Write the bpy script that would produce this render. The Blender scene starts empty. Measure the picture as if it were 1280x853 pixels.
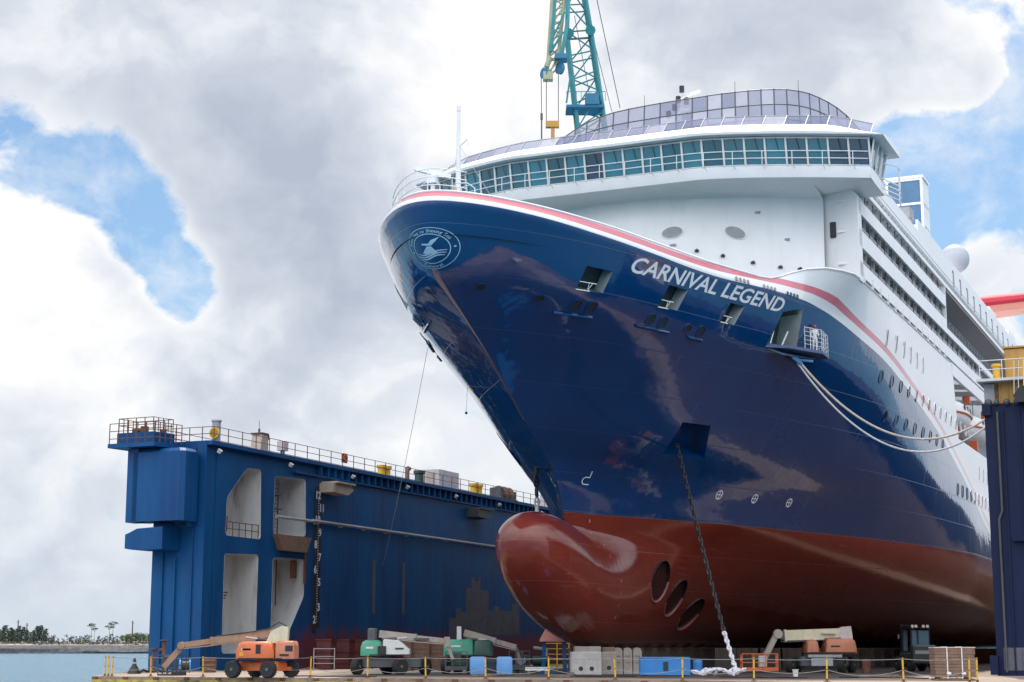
import bpy, bmesh, math, random
from mathutils import Vector, Matrix, Euler
from mathutils.bvhtree import BVHTree
random.seed(7)
R = math.radians
PI = math.pi
scene = bpy.context.scene
COL = scene.collection

# ------------------------------------------------------------------ camera
FPX = 2100.0
PITCH = math.atan(385.5 / FPX)
EYE = 1.5
cam_d = bpy.data.cameras.new('camera')
cam = bpy.data.objects.new('camera', cam_d)
COL.objects.link(cam)
cam.location = (0, 0, EYE)
cam.rotation_euler = (PI / 2 + PITCH, 0, 0)
cam_d.sensor_width = 36
cam_d.lens = FPX / 1280 * 36
cam_d.clip_start = 0.5
cam_d.clip_end = 20000
scene.camera = cam

def ray(px, py):
    dx = (px - 640) / FPX
    dy = (426.5 - py) / FPX
    return Vector((dx, math.cos(PITCH) - dy * math.sin(PITCH), math.sin(PITCH) + dy * math.cos(PITCH)))

def at(px, py, Y):
    r = ray(px, py)
    t = Y / r.y
    return Vector((r.x * t, Y, EYE + r.z * t))

# ship axis frame : u aft, v to port, z up
AX = R(23.6)
A2 = Vector((math.sin(AX), math.cos(AX), 0))
P2 = Vector((math.cos(AX), -math.sin(AX), 0))
W0 = Vector((3.2438, 105.0, 0))
SROT = PI / 2 - AX
def S(u, v, z=0):
    return W0 + A2 * u + P2 * v + Vector((0, 0, z))

# ------------------------------------------------------------------ materials
MAT = {}
def nn(nt, t, **kw):
    n = nt.nodes.new(t)
    for k, v in kw.items():
        setattr(n, k, v)
    return n

def mth(nt, op, a, b=None, c=None, clamp=False):
    n = nt.nodes.new('ShaderNodeMath')
    n.operation = op
    n.use_clamp = clamp
    for i, x in enumerate((a, b, c)):
        if x is None:
            continue
        if isinstance(x, (int, float)):
            n.inputs[i].default_value = x
        else:
            nt.links.new(x, n.inputs[i])
    return n.outputs[0]

def mixc(nt, f, a, b, blend='MIX'):
    n = nt.nodes.new('ShaderNodeMix')
    n.data_type = 'RGBA'
    n.blend_type = blend
    for s, x in ((n.inputs[0], f), (n.inputs[6], a), (n.inputs[7], b)):
        if isinstance(x, (int, float)):
            s.default_value = x
        elif isinstance(x, tuple):
            s.default_value = (x[0], x[1], x[2], 1)
        else:
            nt.links.new(x, s)
    return n.outputs[2]

def noise(nt, vec, scale, detail=4, rough=0.55, dist=0.0):
    n = nt.nodes.new('ShaderNodeTexNoise')
    n.inputs['Scale'].default_value = scale
    n.inputs['Detail'].default_value = detail
    n.inputs['Roughness'].default_value = rough
    n.inputs['Distortion'].default_value = dist
    if vec is not None:
        nt.links.new(vec, n.inputs['Vector'])
    return n.outputs['Fac']

def ramp(nt, fac, stops):
    n = nt.nodes.new('ShaderNodeValToRGB')
    e = n.color_ramp.elements
    while len(e) < len(stops):
        e.new(0.5)
    for i, (p, c) in enumerate(stops):
        e[i].position = p
        e[i].color = (c, c, c, 1) if isinstance(c, (int, float)) else (c[0], c[1], c[2], 1)
    nt.links.new(fac, n.inputs[0])
    return n.outputs[0]

def scalev(nt, vec, s):
    n = nt.nodes.new('ShaderNodeMapping')
    n.inputs['Scale'].default_value = s
    nt.links.new(vec, n.inputs['Vector'])
    return n.outputs[0]

def newmat(name):
    m = bpy.data.materials.new(name)
    m.use_nodes = True
    nt = m.node_tree
    b = nt.nodes['Principled BSDF']
    MAT[name] = m
    return m, nt, b

def paint(name, col, rough=0.45, var=0.25, scale=1.2, dirt=None, dirt_amt=0.4, metal=0.0, coat=0.0, bump=0.0, streak=False, spec=0.5):
    m, nt, b = newmat(name)
    tc = nn(nt, 'ShaderNodeTexCoord')
    v = tc.outputs['Object']
    n1 = noise(nt, scalev(nt, v, (1, 1, 0.18)) if streak else v, scale, 5, 0.6)
    dk = tuple(c * (1 - var) for c in col)
    lt = tuple(min(1, c * (1 + var * 0.6)) for c in col)
    c = mixc(nt, ramp(nt, n1, [(0.3, 0.0), (0.7, 1.0)]), dk, lt)
    if dirt:
        n2 = noise(nt, scalev(nt, v, (1, 1, 0.25)), scale * 2.3, 6, 0.7)
        c = mixc(nt, mth(nt, 'MULTIPLY', ramp(nt, n2, [(0.52, 0.0), (0.7, 1.0)]), dirt_amt), c, dirt)
    nt.links.new(c, b.inputs['Base Color'])
    rr = mth(nt, 'ADD', mth(nt, 'MULTIPLY', n1, 0.2), rough - 0.1)
    nt.links.new(rr, b.inputs['Roughness'])
    b.inputs['Metallic'].default_value = metal
    b.inputs['Coat Weight'].default_value = coat
    b.inputs['Specular IOR Level'].default_value = spec
    if bump:
        bn = nn(nt, 'ShaderNodeBump')
        bn.inputs['Strength'].default_value = bump
        bn.inputs['Distance'].default_value = 0.05
        nt.links.new(noise(nt, v, scale * 6, 6, 0.6), bn.inputs['Height'])
        nt.links.new(bn.outputs[0], b.inputs['Normal'])
    return m

paint('white_paint', (0.85, 0.85, 0.86), 0.36, 0.04, 0.5, (0.5, 0.46, 0.42), 0.14)
paint('white_trim', (0.8, 0.8, 0.8), 0.4, 0.05)
paint('off_white', (0.62, 0.62, 0.6), 0.5, 0.12)
paint('grey_paint', (0.33, 0.34, 0.36), 0.5, 0.2)
paint('dark_grey', (0.07, 0.075, 0.08), 0.5, 0.25)
paint('black_steel', (0.018, 0.018, 0.02), 0.5, 0.3)
paint('tyre', (0.022, 0.021, 0.021), 0.8, 0.3, 4)
paint('hub_grey', (0.12, 0.12, 0.125), 0.5, 0.2)
paint('orange', (0.62, 0.13, 0.03), 0.4, 0.15, 1.5, (0.16, 0.07, 0.04), 0.5)
paint('faded_orange', (0.48, 0.17, 0.09), 0.5, 0.2, 1.5, (0.16, 0.09, 0.06), 0.4)
paint('lift_green', (0.05, 0.3, 0.19), 0.42, 0.15, 1.5, (0.1, 0.1, 0.07), 0.4)
paint('dark_green', (0.02, 0.07, 0.055), 0.5, 0.25, 2)
paint('cream', (0.62, 0.57, 0.4), 0.45, 0.12, 1.5, (0.25, 0.18, 0.1), 0.4)
paint('boom_grey', (0.35, 0.31, 0.27), 0.5, 0.2, 1.5, (0.15, 0.09, 0.06), 0.5)
paint('boom_rust', (0.36, 0.2, 0.12), 0.55, 0.2, 1.5, (0.1, 0.06, 0.04), 0.5)
paint('tank_blue', (0.025, 0.2, 0.52), 0.45, 0.12, 1.0, (0.1, 0.13, 0.2), 0.4)
paint('pale_blue', (0.1, 0.28, 0.58), 0.45, 0.12, 1.0, (0.1, 0.13, 0.2), 0.3)
paint('teal_crane', (0.015, 0.22, 0.25), 0.45, 0.15, 0.6, (0.12, 0.16, 0.13), 0.4)
paint('crane_grey', (0.34, 0.37, 0.25), 0.5, 0.2, 0.6)
paint('crane_blue', (0.02, 0.16, 0.3), 0.5, 0.2, 0.6)
paint('yellow', (0.72, 0.42, 0.03), 0.5, 0.2, 2, (0.25, 0.12, 0.04), 0.5)
paint('ochre', (0.5, 0.27, 0.06), 0.6, 0.2, 0.8, (0.2, 0.09, 0.04), 0.5, streak=True)
paint('rust', (0.16, 0.07, 0.04), 0.85, 0.4, 2)
paint('brown_box', (0.2, 0.12, 0.085), 0.8, 0.3, 3)
paint('concrete', (0.34, 0.3, 0.27), 0.85, 0.2, 1.6, (0.14, 0.1, 0.08), 0.5, bump=0.4)
paint('concrete_pale', (0.45, 0.43, 0.41), 0.85, 0.2, 1.6, (0.2, 0.14, 0.11), 0.5, bump=0.4)
paint('timber', (0.2, 0.15, 0.11), 0.85, 0.35, 3, (0.07, 0.05, 0.04), 0.5, bump=0.4)
paint('rope_fibre', (0.55, 0.48, 0.4), 0.9, 0.2, 6)
paint('gap_canvas', (0.3, 0.2, 0.13), 0.9, 0.25, 0.5)  # canvas of the added sheets that close bright gaps
paint('platform_blue', (0.05, 0.09, 0.2), 0.5, 0.25, 1, (0.15, 0.12, 0.13), 0.5)
paint('dark_red', (0.05, 0.008, 0.007), 0.6, 0.2, 1)
paint('stem_brown', (0.07, 0.05, 0.06), 0.5, 0.2, 1)
paint('rim_red', (0.26, 0.08, 0.07), 0.5, 0.2, 1)
paint('reveal_grey', (0.36, 0.4, 0.42), 0.6, 0.15, 1)
paint('dock_navy', (0.0006, 0.0075, 0.045), 0.6, 0.3, 0.5, (0.003, 0.02, 0.075), 0.5, streak=True, spec=0.3)
paint('rope_line', (0.3, 0.29, 0.28), 0.9, 0.2, 6)
paint('timber_shaded', (0.085, 0.062, 0.048), 0.9, 0.35, 3, bump=0.4)  # block timber darkened for the shade under the hull
paint('concrete_shaded', (0.075, 0.062, 0.056), 0.85, 0.25, 1.6, bump=0.4)  # block concrete, its colour darkened for the shade under the ship
paint('rope_grey', (0.6, 0.6, 0.6), 0.9, 0.2, 6)
paint('chain_black', (0.015, 0.015, 0.017), 0.6, 0.3, 4)
paint('chain_white', (0.6, 0.6, 0.62), 0.6, 0.25, 4, (0.2, 0.14, 0.1), 0.4)
paint('tarp_pink', (0.62, 0.26, 0.22), 0.6, 0.15, 2)
paint('sack_white', (0.68, 0.68, 0.68), 0.75, 0.12, 3)
paint('coverall', (0.72, 0.73, 0.74), 0.8, 0.1, 5)
paint('skin', (0.42, 0.24, 0.17), 0.6, 0.1, 5)
paint('helmet_red', (0.6, 0.04, 0.03), 0.35, 0.1, 5)
paint('letter_white', (0.74, 0.76, 0.8), 0.4, 0.05, 1)
paint('emblem_paint', (0.42, 0.6, 0.74), 0.4, 0.05, 1)
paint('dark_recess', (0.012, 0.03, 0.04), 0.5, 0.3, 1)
paint('recess_teal', (0.05, 0.12, 0.13), 0.6, 0.4, 1.3, (0.25, 0.26, 0.24), 0.3)
paint('balcony_soffit', (0.42, 0.34, 0.32), 0.7, 0.1, 0.5)
paint('wall_primer', (0.11, 0.11, 0.14), 0.7, 0.3, 1.0, (0.02, 0.03, 0.09), 0.6)
paint('niche_white', (0.52, 0.53, 0.53), 0.7, 0.1, 0.5, (0.24, 0.14, 0.09), 0.55, streak=True)
paint('red_block', (0.13, 0.03, 0.028), 0.6, 0.35, 1.2, (0.05, 0.03, 0.035), 0.5)
paint('lifeboat_white', (0.7, 0.69, 0.68), 0.4, 0.06, 1)
paint('lifeboat_orange', (0.65, 0.12, 0.03), 0.5, 0.12, 1)
paint('funnel_red', (0.5, 0.02, 0.045), 0.65, 0.1, 0.3)
paint('funnel_under', (0.72, 0.3, 0.22), 0.5, 0.1, 0.3)
paint('radome_white', (0.42, 0.43, 0.48), 0.5, 0.04, 0.6)
paint('beige_box', (0.45, 0.36, 0.29), 0.6, 0.12, 1.2, (0.2, 0.12, 0.08), 0.4)
paint('pale_box', (0.55, 0.5, 0.5), 0.6, 0.1, 1.2, (0.25, 0.2, 0.18), 0.3)
paint('bark', (0.1, 0.08, 0.065), 0.9, 0.3, 2)
paint('pole_wood', (0.09, 0.075, 0.07), 0.9, 0.2, 1)
paint('leaf_pine', (0.05, 0.075, 0.055), 0.8, 0.35, 0.5)
paint('leaf_light', (0.11, 0.14, 0.055), 0.8, 0.35, 0.5)
paint('leaf_scrub', (0.08, 0.085, 0.07), 0.85, 0.35, 0.5)

def glass(name, col, rough=0.06, spec=0.8):
    m, nt, b = newmat(name)
    tc = nn(nt, 'ShaderNodeTexCoord')
    n1 = noise(nt, tc.outputs['Object'], 0.5, 3)
    nt.links.new(mixc(nt, n1, tuple(c * 0.6 for c in col), tuple(min(1, c * 1.4) for c in col)), b.inputs['Base Color'])
    b.inputs['Roughness'].default_value = rough
    b.inputs['Specular IOR Level'].default_value = spec
    bn = nn(nt, 'ShaderNodeBump')
    bn.inputs['Strength'].default_value = 0.04
    bn.inputs['Distance'].default_value = 0.1
    nt.links.new(noise(nt, tc.outputs['Object'], 0.8, 2), bn.inputs['Height'])
    nt.links.new(bn.outputs[0], b.inputs['Normal'])
    return m
glass('bridge_glass', (0.006, 0.125, 0.175))
def tinted(name, col, tr):
    # tinted see-through screen : part of the light passes straight on
    m = glass(name, col, 0.12, 0.5)
    nt = m.node_tree
    b = nt.nodes['Principled BSDF']
    t = nn(nt, 'ShaderNodeBsdfTransparent')
    t.inputs[0].default_value = (0.62, 0.66, 0.8, 1)
    mx = nn(nt, 'ShaderNodeMixShader')
    mx.inputs[0].default_value = tr
    nt.links.new(b.outputs[0], mx.inputs[1])
    nt.links.new(t.outputs[0], mx.inputs[2])
    nt.links.new(mx.outputs[0], nt.nodes['Material Output'].inputs['Surface'])
    m.use_transparent_shadow = True
tinted('screen_glass', (0.3, 0.3, 0.38), 0.45)
tinted('screen_glass_dark', (0.16, 0.17, 0.26), 0.4)
tinted('screen_glass_pale', (0.5, 0.48, 0.53), 0.4)
glass('bridge_glass_mid', (0.004, 0.085, 0.13))
glass('bridge_glass_dark', (0.003, 0.03, 0.07))
glass('bridge_glass_bright', (0.015, 0.19, 0.26))
glass('balcony_glass', (0.07, 0.075, 0.085), 0.12, 0.5)
glass('cab_glass', (0.1, 0.2, 0.27), 0.1)
glass('lift_glass', (0.05, 0.16, 0.3), 0.08)
glass('port_glass', (0.012, 0.018, 0.03), 0.1)

for q in ('bridge_glass', 'bridge_glass_bright', 'bridge_glass_mid', 'bridge_glass_dark'):
    b_ = MAT[q].node_tree.nodes['Principled BSDF']
    b_.inputs['Coat Weight'].default_value = 1.0
    b_.inputs['Coat IOR'].default_value = 1.9
    b_.inputs['Coat Roughness'].default_value = 0.03

def fcurve(nt, x, x0, x1, y0, y1, pts):
    n = nt.nodes.new('ShaderNodeFloatCurve')
    c = n.mapping.curves[0]
    P = [((a - x0) / (x1 - x0), (b - y0) / (y1 - y0)) for a, b in pts]
    while len(c.points) < len(P):
        c.points.new(0.5, 0.5)
    for p, q in zip(c.points, P):
        p.location = q
        p.handle_type = 'AUTO_CLAMPED'
    n.mapping.update()
    t = mth(nt, 'DIVIDE', mth(nt, 'SUBTRACT', x, x0), x1 - x0, clamp=True)
    nt.links.new(t, n.inputs['Value'])
    return mth(nt, 'ADD', mth(nt, 'MULTIPLY', n.outputs[0], y1 - y0), y0)

STRIPE = [(-20.6, 25.5), (-15, 25.1), (-10, 24.8), (-2, 24.52), (8, 24.85), (12.2, 24.6), (14.7, 24.3), (17.7, 23.9), (22.6, 23.3), (28, 22.45), (31.8, 21.9), (40, 20.7), (47, 19.5), (54.5, 17.7), (61, 15.9), (70, 13.4), (85, 11.2)]
def hull_bump(nt, b, obj, amp=1.0):
    # plate seams and the slight waviness of welded shell plating
    wav = noise(nt, scalev(nt, obj, (0.35, 1, 0.6)), 0.55, 2, 0.5)
    wav2 = noise(nt, scalev(nt, obj, (1.0, 1, 1.4)), 1.5, 1, 0.5)
    br = nn(nt, 'ShaderNodeTexBrick')
    br.inputs['Scale'].default_value = 1.0
    br.inputs['Mortar Size'].default_value = 0.02
    br.inputs['Mortar Smooth'].default_value = 0.6
    br.inputs['Brick Width'].default_value = 9.0
    br.inputs['Row Height'].default_value = 2.3
    sp = nn(nt, 'ShaderNodeSeparateXYZ')
    nt.links.new(obj, sp.inputs[0])
    cb = nn(nt, 'ShaderNodeCombineXYZ')
    nt.links.new(sp.outputs[0], cb.inputs[0])
    nt.links.new(mth(nt, 'SUBTRACT', sp.outputs[2], 0.85), cb.inputs[1])
    nt.links.new(cb.outputs[0], br.inputs['Vector'])
    h = mth(nt, 'ADD', mth(nt, 'MULTIPLY', wav, 0.055 * amp), mth(nt, 'MULTIPLY', wav2, 0.008 * amp))
    fr_ = nn(nt, 'ShaderNodeTexWave')
    fr_.wave_type = 'BANDS'
    fr_.bands_direction = 'X'
    fr_.inputs['Scale'].default_value = 0.4
    fr_.inputs['Distortion'].default_value = 0.6
    nt.links.new(obj, fr_.inputs['Vector'])
    h = mth(nt, 'ADD', h, mth(nt, 'MULTIPLY', fr_.outputs['Fac'], 0.0022 * amp))
    h = mth(nt, 'SUBTRACT', h, mth(nt, 'MULTIPLY', br.outputs['Fac'], 0.006))
    bn = nn(nt, 'ShaderNodeBump')
    bn.inputs['Strength'].default_value = 1.0
    bn.inputs['Distance'].default_value = 1.0
    nt.links.new(h, bn.inputs['Height'])
    nt.links.new(bn.outputs[0], b.inputs['Normal'])
    nt.links.new(bn.outputs[0], b.inputs['Coat Normal'])
    return br.outputs['Fac']

def make_hull_mat():
    m, nt, b = newmat('hull_paint')
    tc = nn(nt, 'ShaderNodeTexCoord')
    obj = tc.outputs['Object']
    sp = nn(nt, 'ShaderNodeSeparateXYZ')
    nt.links.new(obj, sp.inputs[0])
    u, z = sp.outputs[0], sp.outputs[2]
    zr = fcurve(nt, u, -21, 85, 10, 27, STRIPE)
    d = mth(nt, 'SUBTRACT', z, zr)
    bo = mth(nt, 'ADD', mth(nt, 'MULTIPLY', mth(nt, 'MULTIPLY', mth(nt, 'ADD', u, 6), 1 / 14., clamp=True), -0.3), -0.5)
    blue = mth(nt, 'LESS_THAN', d, bo)
    red = mth(nt, 'LESS_THAN', mth(nt, 'ABSOLUTE', d), 0.22)
    n1 = noise(nt, scalev(nt, obj, (1, 1, 0.35)), 0.35, 5, 0.6)
    navy = mixc(nt, n1, (0.0004, 0.03, 0.122), (0.0008, 0.052, 0.18))
    white = mixc(nt, n1, (0.8, 0.81, 0.83), (0.86, 0.86, 0.86))
    c = mixc(nt, blue, white, navy)
    fade = mth(nt, 'MULTIPLY', mth(nt, 'SUBTRACT', u, 18), 1 / 45., clamp=True)
    rc = mixc(nt, mth(nt, 'MULTIPLY', fade, 0.65), (0.66, 0.16, 0.2), (0.78, 0.72, 0.72))
    c = mixc(nt, red, c, rc)
    nt.links.new(c, b.inputs['Base Color'])
    seam = hull_bump(nt, b, obj, 0.8)
    rr = mth(nt, 'ADD', mth(nt, 'MULTIPLY', noise(nt, obj, 0.4, 5, 0.6), 0.12), 0.06)
    rr = mth(nt, 'ADD', rr, mth(nt, 'MULTIPLY', mth(nt, 'SUBTRACT', 1.0, blue), 0.25))
    nt.links.new(rr, b.inputs['Roughness'])
    b.inputs['Specular IOR Level'].default_value = 0.5
    b.inputs['Coat IOR'].default_value = 1.5
    b.inputs['Coat Weight'].default_value = 0.95
    b.inputs['Coat Roughness'].default_value = 0.04
make_hull_mat()

def make_red():
    m, nt, b = newmat('antifouling_red')
    tc = nn(nt, 'ShaderNodeTexCoord')
    obj = tc.outputs['Object']
    n1 = noise(nt, scalev(nt, obj, (0.5, 1, 1)), 0.4, 6, 0.65)
    c = mixc(nt, n1, (0.11, 0.013, 0.008), (0.21, 0.03, 0.017))
    n2 = noise(nt, scalev(nt, obj, (0.15, 1, 2.5)), 1.2, 6, 0.7)
    c = mixc(nt, mth(nt, 'MULTIPLY', ramp(nt, n2, [(0.58, 0.0), (0.75, 1.0)]), 0.3), c, (0.3, 0.12, 0.09))
    seam = hull_bump(nt, b, obj, 0.5)
    nt.links.new(mixc(nt, mth(nt, 'MULTIPLY', seam, 0.25), c, (0.32, 0.14, 0.11)), b.inputs['Base Color'])
    nt.links.new(mth(nt, 'ADD', mth(nt, 'MULTIPLY', n1, 0.14), 0.11), b.inputs['Roughness'])
    b.inputs['Specular IOR Level'].default_value = 0.45
    b.inputs['Coat Weight'].default_value = 0.35
    b.inputs['Coat Roughness'].default_value = 0.08
make_red()

def make_wall():
    # blue steel of the dock walls : vertical weld bands, blotches, red overspray low down
    m, nt, b = newmat('dock_blue')
    tc = nn(nt, 'ShaderNodeTexCoord')
    obj = tc.outputs['Object']
    sp = nn(nt, 'ShaderNodeSeparateXYZ')
    nt.links.new(obj, sp.inputs[0])
    n1 = noise(nt, scalev(nt, obj, (1, 1, 0.25)), 0.35, 5, 0.6)
    c = mixc(nt, ramp(nt, n1, [(0.3, 0.0), (0.7, 1.0)]), (0.0008, 0.042, 0.155), (0.0015, 0.09, 0.25))
    st = noise(nt, scalev(nt, obj, (2.2, 2.2, 0.05)), 1.0, 3, 0.6)
    c = mixc(nt, mth(nt, 'MULTIPLY', ramp(nt, st, [(0.5, 0.0), (0.75, 1.0)]), 0.35), c, (0.012, 0.085, 0.2))
    rs = noise(nt, scalev(nt, obj, (1.5, 1.5, 0.12)), 1.7, 6, 0.75)
    c = mixc(nt, mth(nt, 'MULTIPLY', ramp(nt, rs, [(0.58, 0.0), (0.74, 1.0)]), 0.6), c, (0.09, 0.05, 0.045))
    # overspray of antifouling between the first bays, below about 3 m
    nz = noise(nt, scalev(nt, obj, (1, 1, 0.4)), 0.9, 5, 0.7)
    lim = mth(nt, 'ADD', mth(nt, 'MULTIPLY', nz, 4.6), 1.1)
    low = mth(nt, 'MULTIPLY', mth(nt, 'SUBTRACT', lim, sp.outputs[2]), 0.9, clamp=True)
    a = mth(nt, 'MULTIPLY', mth(nt, 'SUBTRACT', sp.outputs[0], 12.5), 0.5, clamp=True)
    c = mixc(nt, mth(nt, 'MULTIPLY', mth(nt, 'MULTIPLY', low, a), 0.9), c, (0.15, 0.028, 0.03))
    nt.links.new(c, b.inputs['Base Color'])
    bn = nn(nt, 'ShaderNodeBump')
    bn.inputs['Strength'].default_value = 0.6
    bn.inputs['Distance'].default_value = 0.2
    wv = nn(nt, 'ShaderNodeTexWave')
    wv.wave_type = 'BANDS'
    wv.bands_direction = 'X'
    wv.inputs['Scale'].default_value = 0.42
    wv.inputs['Distortion'].default_value = 0.4
    nt.links.new(obj, wv.inputs['Vector'])
    h = mth(nt, 'ADD', mth(nt, 'MULTIPLY', ramp(nt, wv.outputs['Fac'], [(0.0, 0.0), (0.1, 1.0)]), 0.03), mth(nt, 'MULTIPLY', n1, 0.7))
    nt.links.new(h, bn.inputs['Height'])
    nt.links.new(bn.outputs[0], b.inputs['Normal'])
    nt.links.new(mth(nt, 'ADD', mth(nt, 'MULTIPLY', n1, 0.3), 0.36), b.inputs['Roughness'])
    b.inputs['Specular IOR Level'].default_value = 0.3
    # unseen inner side of the starboard wall opposite, pale grey-brown below to tint hull reflections
    m2, nt, b = newmat('dock_inner')
    tc = nn(nt, 'ShaderNodeTexCoord')
    obj = tc.outputs['Object']
    sp = nn(nt, 'ShaderNodeSeparateXYZ')
    nt.links.new(obj, sp.inputs[0])
    nz = noise(nt, scalev(nt, obj, (0.3, 1, 0.5)), 0.35, 5, 0.65)
    lim = mth(nt, 'ADD', mth(nt, 'MULTIPLY', nz, 8.0), 7.6)
    low = mth(nt, 'MULTIPLY', mth(nt, 'SUBTRACT', lim, sp.outputs[2]), 1.2, clamp=True)
    c = mixc(nt, low, (0.0015, 0.014, 0.06), (0.3, 0.21, 0.185))
    nt.links.new(c, b.inputs['Base Color'])
    b.inputs['Roughness'].default_value = 0.6
make_wall()

def make_deck():
    m, nt, b = newmat('deck_plate')
    tc = nn(nt, 'ShaderNodeTexCoord')
    obj = tc.outputs['Object']
    n1 = noise(nt, obj, 0.35, 7, 0.65)
    n2 = noise(nt, obj, 2.5, 6, 0.7)
    c = mixc(nt, ramp(nt, n1, [(0.35, 0.0), (0.65, 1.0)]), (0.17, 0.12, 0.09), (0.36, 0.27, 0.21))
    c = mixc(nt, mth(nt, 'MULTIPLY', ramp(nt, n2, [(0.5, 0.0), (0.65, 1.0)]), 0.6), c, (0.16, 0.09, 0.06))
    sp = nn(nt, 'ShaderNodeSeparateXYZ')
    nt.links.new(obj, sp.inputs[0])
    # ship's shade put into the colour : floor under and round the hull nearly black
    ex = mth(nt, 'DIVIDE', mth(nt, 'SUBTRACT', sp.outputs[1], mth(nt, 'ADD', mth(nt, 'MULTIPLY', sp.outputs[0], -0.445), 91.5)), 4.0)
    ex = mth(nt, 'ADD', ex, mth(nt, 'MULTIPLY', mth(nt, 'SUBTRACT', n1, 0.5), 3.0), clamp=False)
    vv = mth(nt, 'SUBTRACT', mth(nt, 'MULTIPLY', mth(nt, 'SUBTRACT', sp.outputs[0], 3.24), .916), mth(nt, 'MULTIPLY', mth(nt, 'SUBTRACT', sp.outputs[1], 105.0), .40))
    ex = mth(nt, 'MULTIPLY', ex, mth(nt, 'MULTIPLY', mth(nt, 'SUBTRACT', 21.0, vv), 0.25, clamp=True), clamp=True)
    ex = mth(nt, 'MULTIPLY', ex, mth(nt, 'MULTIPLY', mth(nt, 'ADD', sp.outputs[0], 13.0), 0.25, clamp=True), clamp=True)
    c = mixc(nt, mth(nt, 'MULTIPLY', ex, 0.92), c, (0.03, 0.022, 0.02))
    nt.links.new(c, b.inputs['Base Color'])
    b.inputs['Roughness'].default_value = 0.75
    bn = nn(nt, 'ShaderNodeBump')
    bn.inputs['Strength'].default_value = 0.3
    bn.inputs['Distance'].default_value = 0.05
    nt.links.new(n2, bn.inputs['Height'])
    nt.links.new(bn.outputs[0], b.inputs['Normal'])
    m, nt, b = newmat('kerb_yellow')
    tc = nn(nt, 'ShaderNodeTexCoord')
    n2 = noise(nt, tc.outputs['Object'], 1.3, 6, 0.7)
    nt.links.new(mixc(nt, ramp(nt, n2, [(0.42, 0.0), (0.6, 1.0)]), (0.55, 0.42, 0.08), (0.14, 0.09, 0.05)), b.inputs['Base Color'])
    b.inputs['Roughness'].default_value = 0.7
make_deck()

def make_water():
    m, nt, b = newmat('water')
    tc = nn(nt, 'ShaderNodeTexCoord')
    obj = tc.outputs['Object']
    b.inputs['Base Color'].default_value = (0.012, 0.1, 0.165, 1)
    b.inputs['Roughness'].default_value = 0.22
    b.inputs['Specular IOR Level'].default_value = 0.3
    b.inputs['IOR'].default_value = 1.33
    bn = nn(nt, 'ShaderNodeBump')
    bn.inputs['Strength'].default_value = 1.0
    bn.inputs['Distance'].default_value = 1.6
    h = mth(nt, 'ADD', mth(nt, 'MULTIPLY', noise(nt, scalev(nt, obj, (0.5, 0.25, 1)), 0.5, 4, 0.6), 0.9),
            mth(nt, 'MULTIPLY', noise(nt, obj, 1.1, 4, 0.6), 0.25))
    nt.links.new(h, bn.inputs['Height'])
    nt.links.new(bn.outputs[0], b.inputs['Normal'])
    m, nt, b = newmat('shore_soil')
    tc = nn(nt, 'ShaderNodeTexCoord')
    obj = tc.outputs['Object']
    geo = nn(nt, 'ShaderNodeNewGeometry')
    sp = nn(nt, 'ShaderNodeSeparateXYZ')
    nt.links.new(obj, sp.inputs[0])
    n1 = noise(nt, obj, 0.06, 6, 0.7)
    n2 = noise(nt, obj, 0.35, 6, 0.75)
    sand = mixc(nt, n2, (0.3, 0.24, 0.18), (0.46, 0.38, 0.3))
    scrub = mixc(nt, n2, (0.05, 0.055, 0.04), (0.15, 0.14, 0.1))
    rock = mixc(nt, ramp(nt, n2, [(0.35, 0.0), (0.7, 1.0)]), (0.022, 0.026, 0.034), (0.11, 0.11, 0.115))
    up = mixc(nt, ramp(nt, n1, [(0.45, 0.0), (0.55, 1.0)]), sand, scrub)
    zz = mth(nt, 'ADD', sp.outputs[2], mth(nt, 'MULTIPLY', mth(nt, 'SUBTRACT', n1, 0.5), 4.0))
    c = mixc(nt, mth(nt, 'MULTIPLY', mth(nt, 'SUBTRACT', zz, 3.6), 1.2, clamp=True), rock, up)
    nt.links.new(c, b.inputs['Base Color'])
    b.inputs['Roughness'].default_value = 0.9
make_water()

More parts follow.
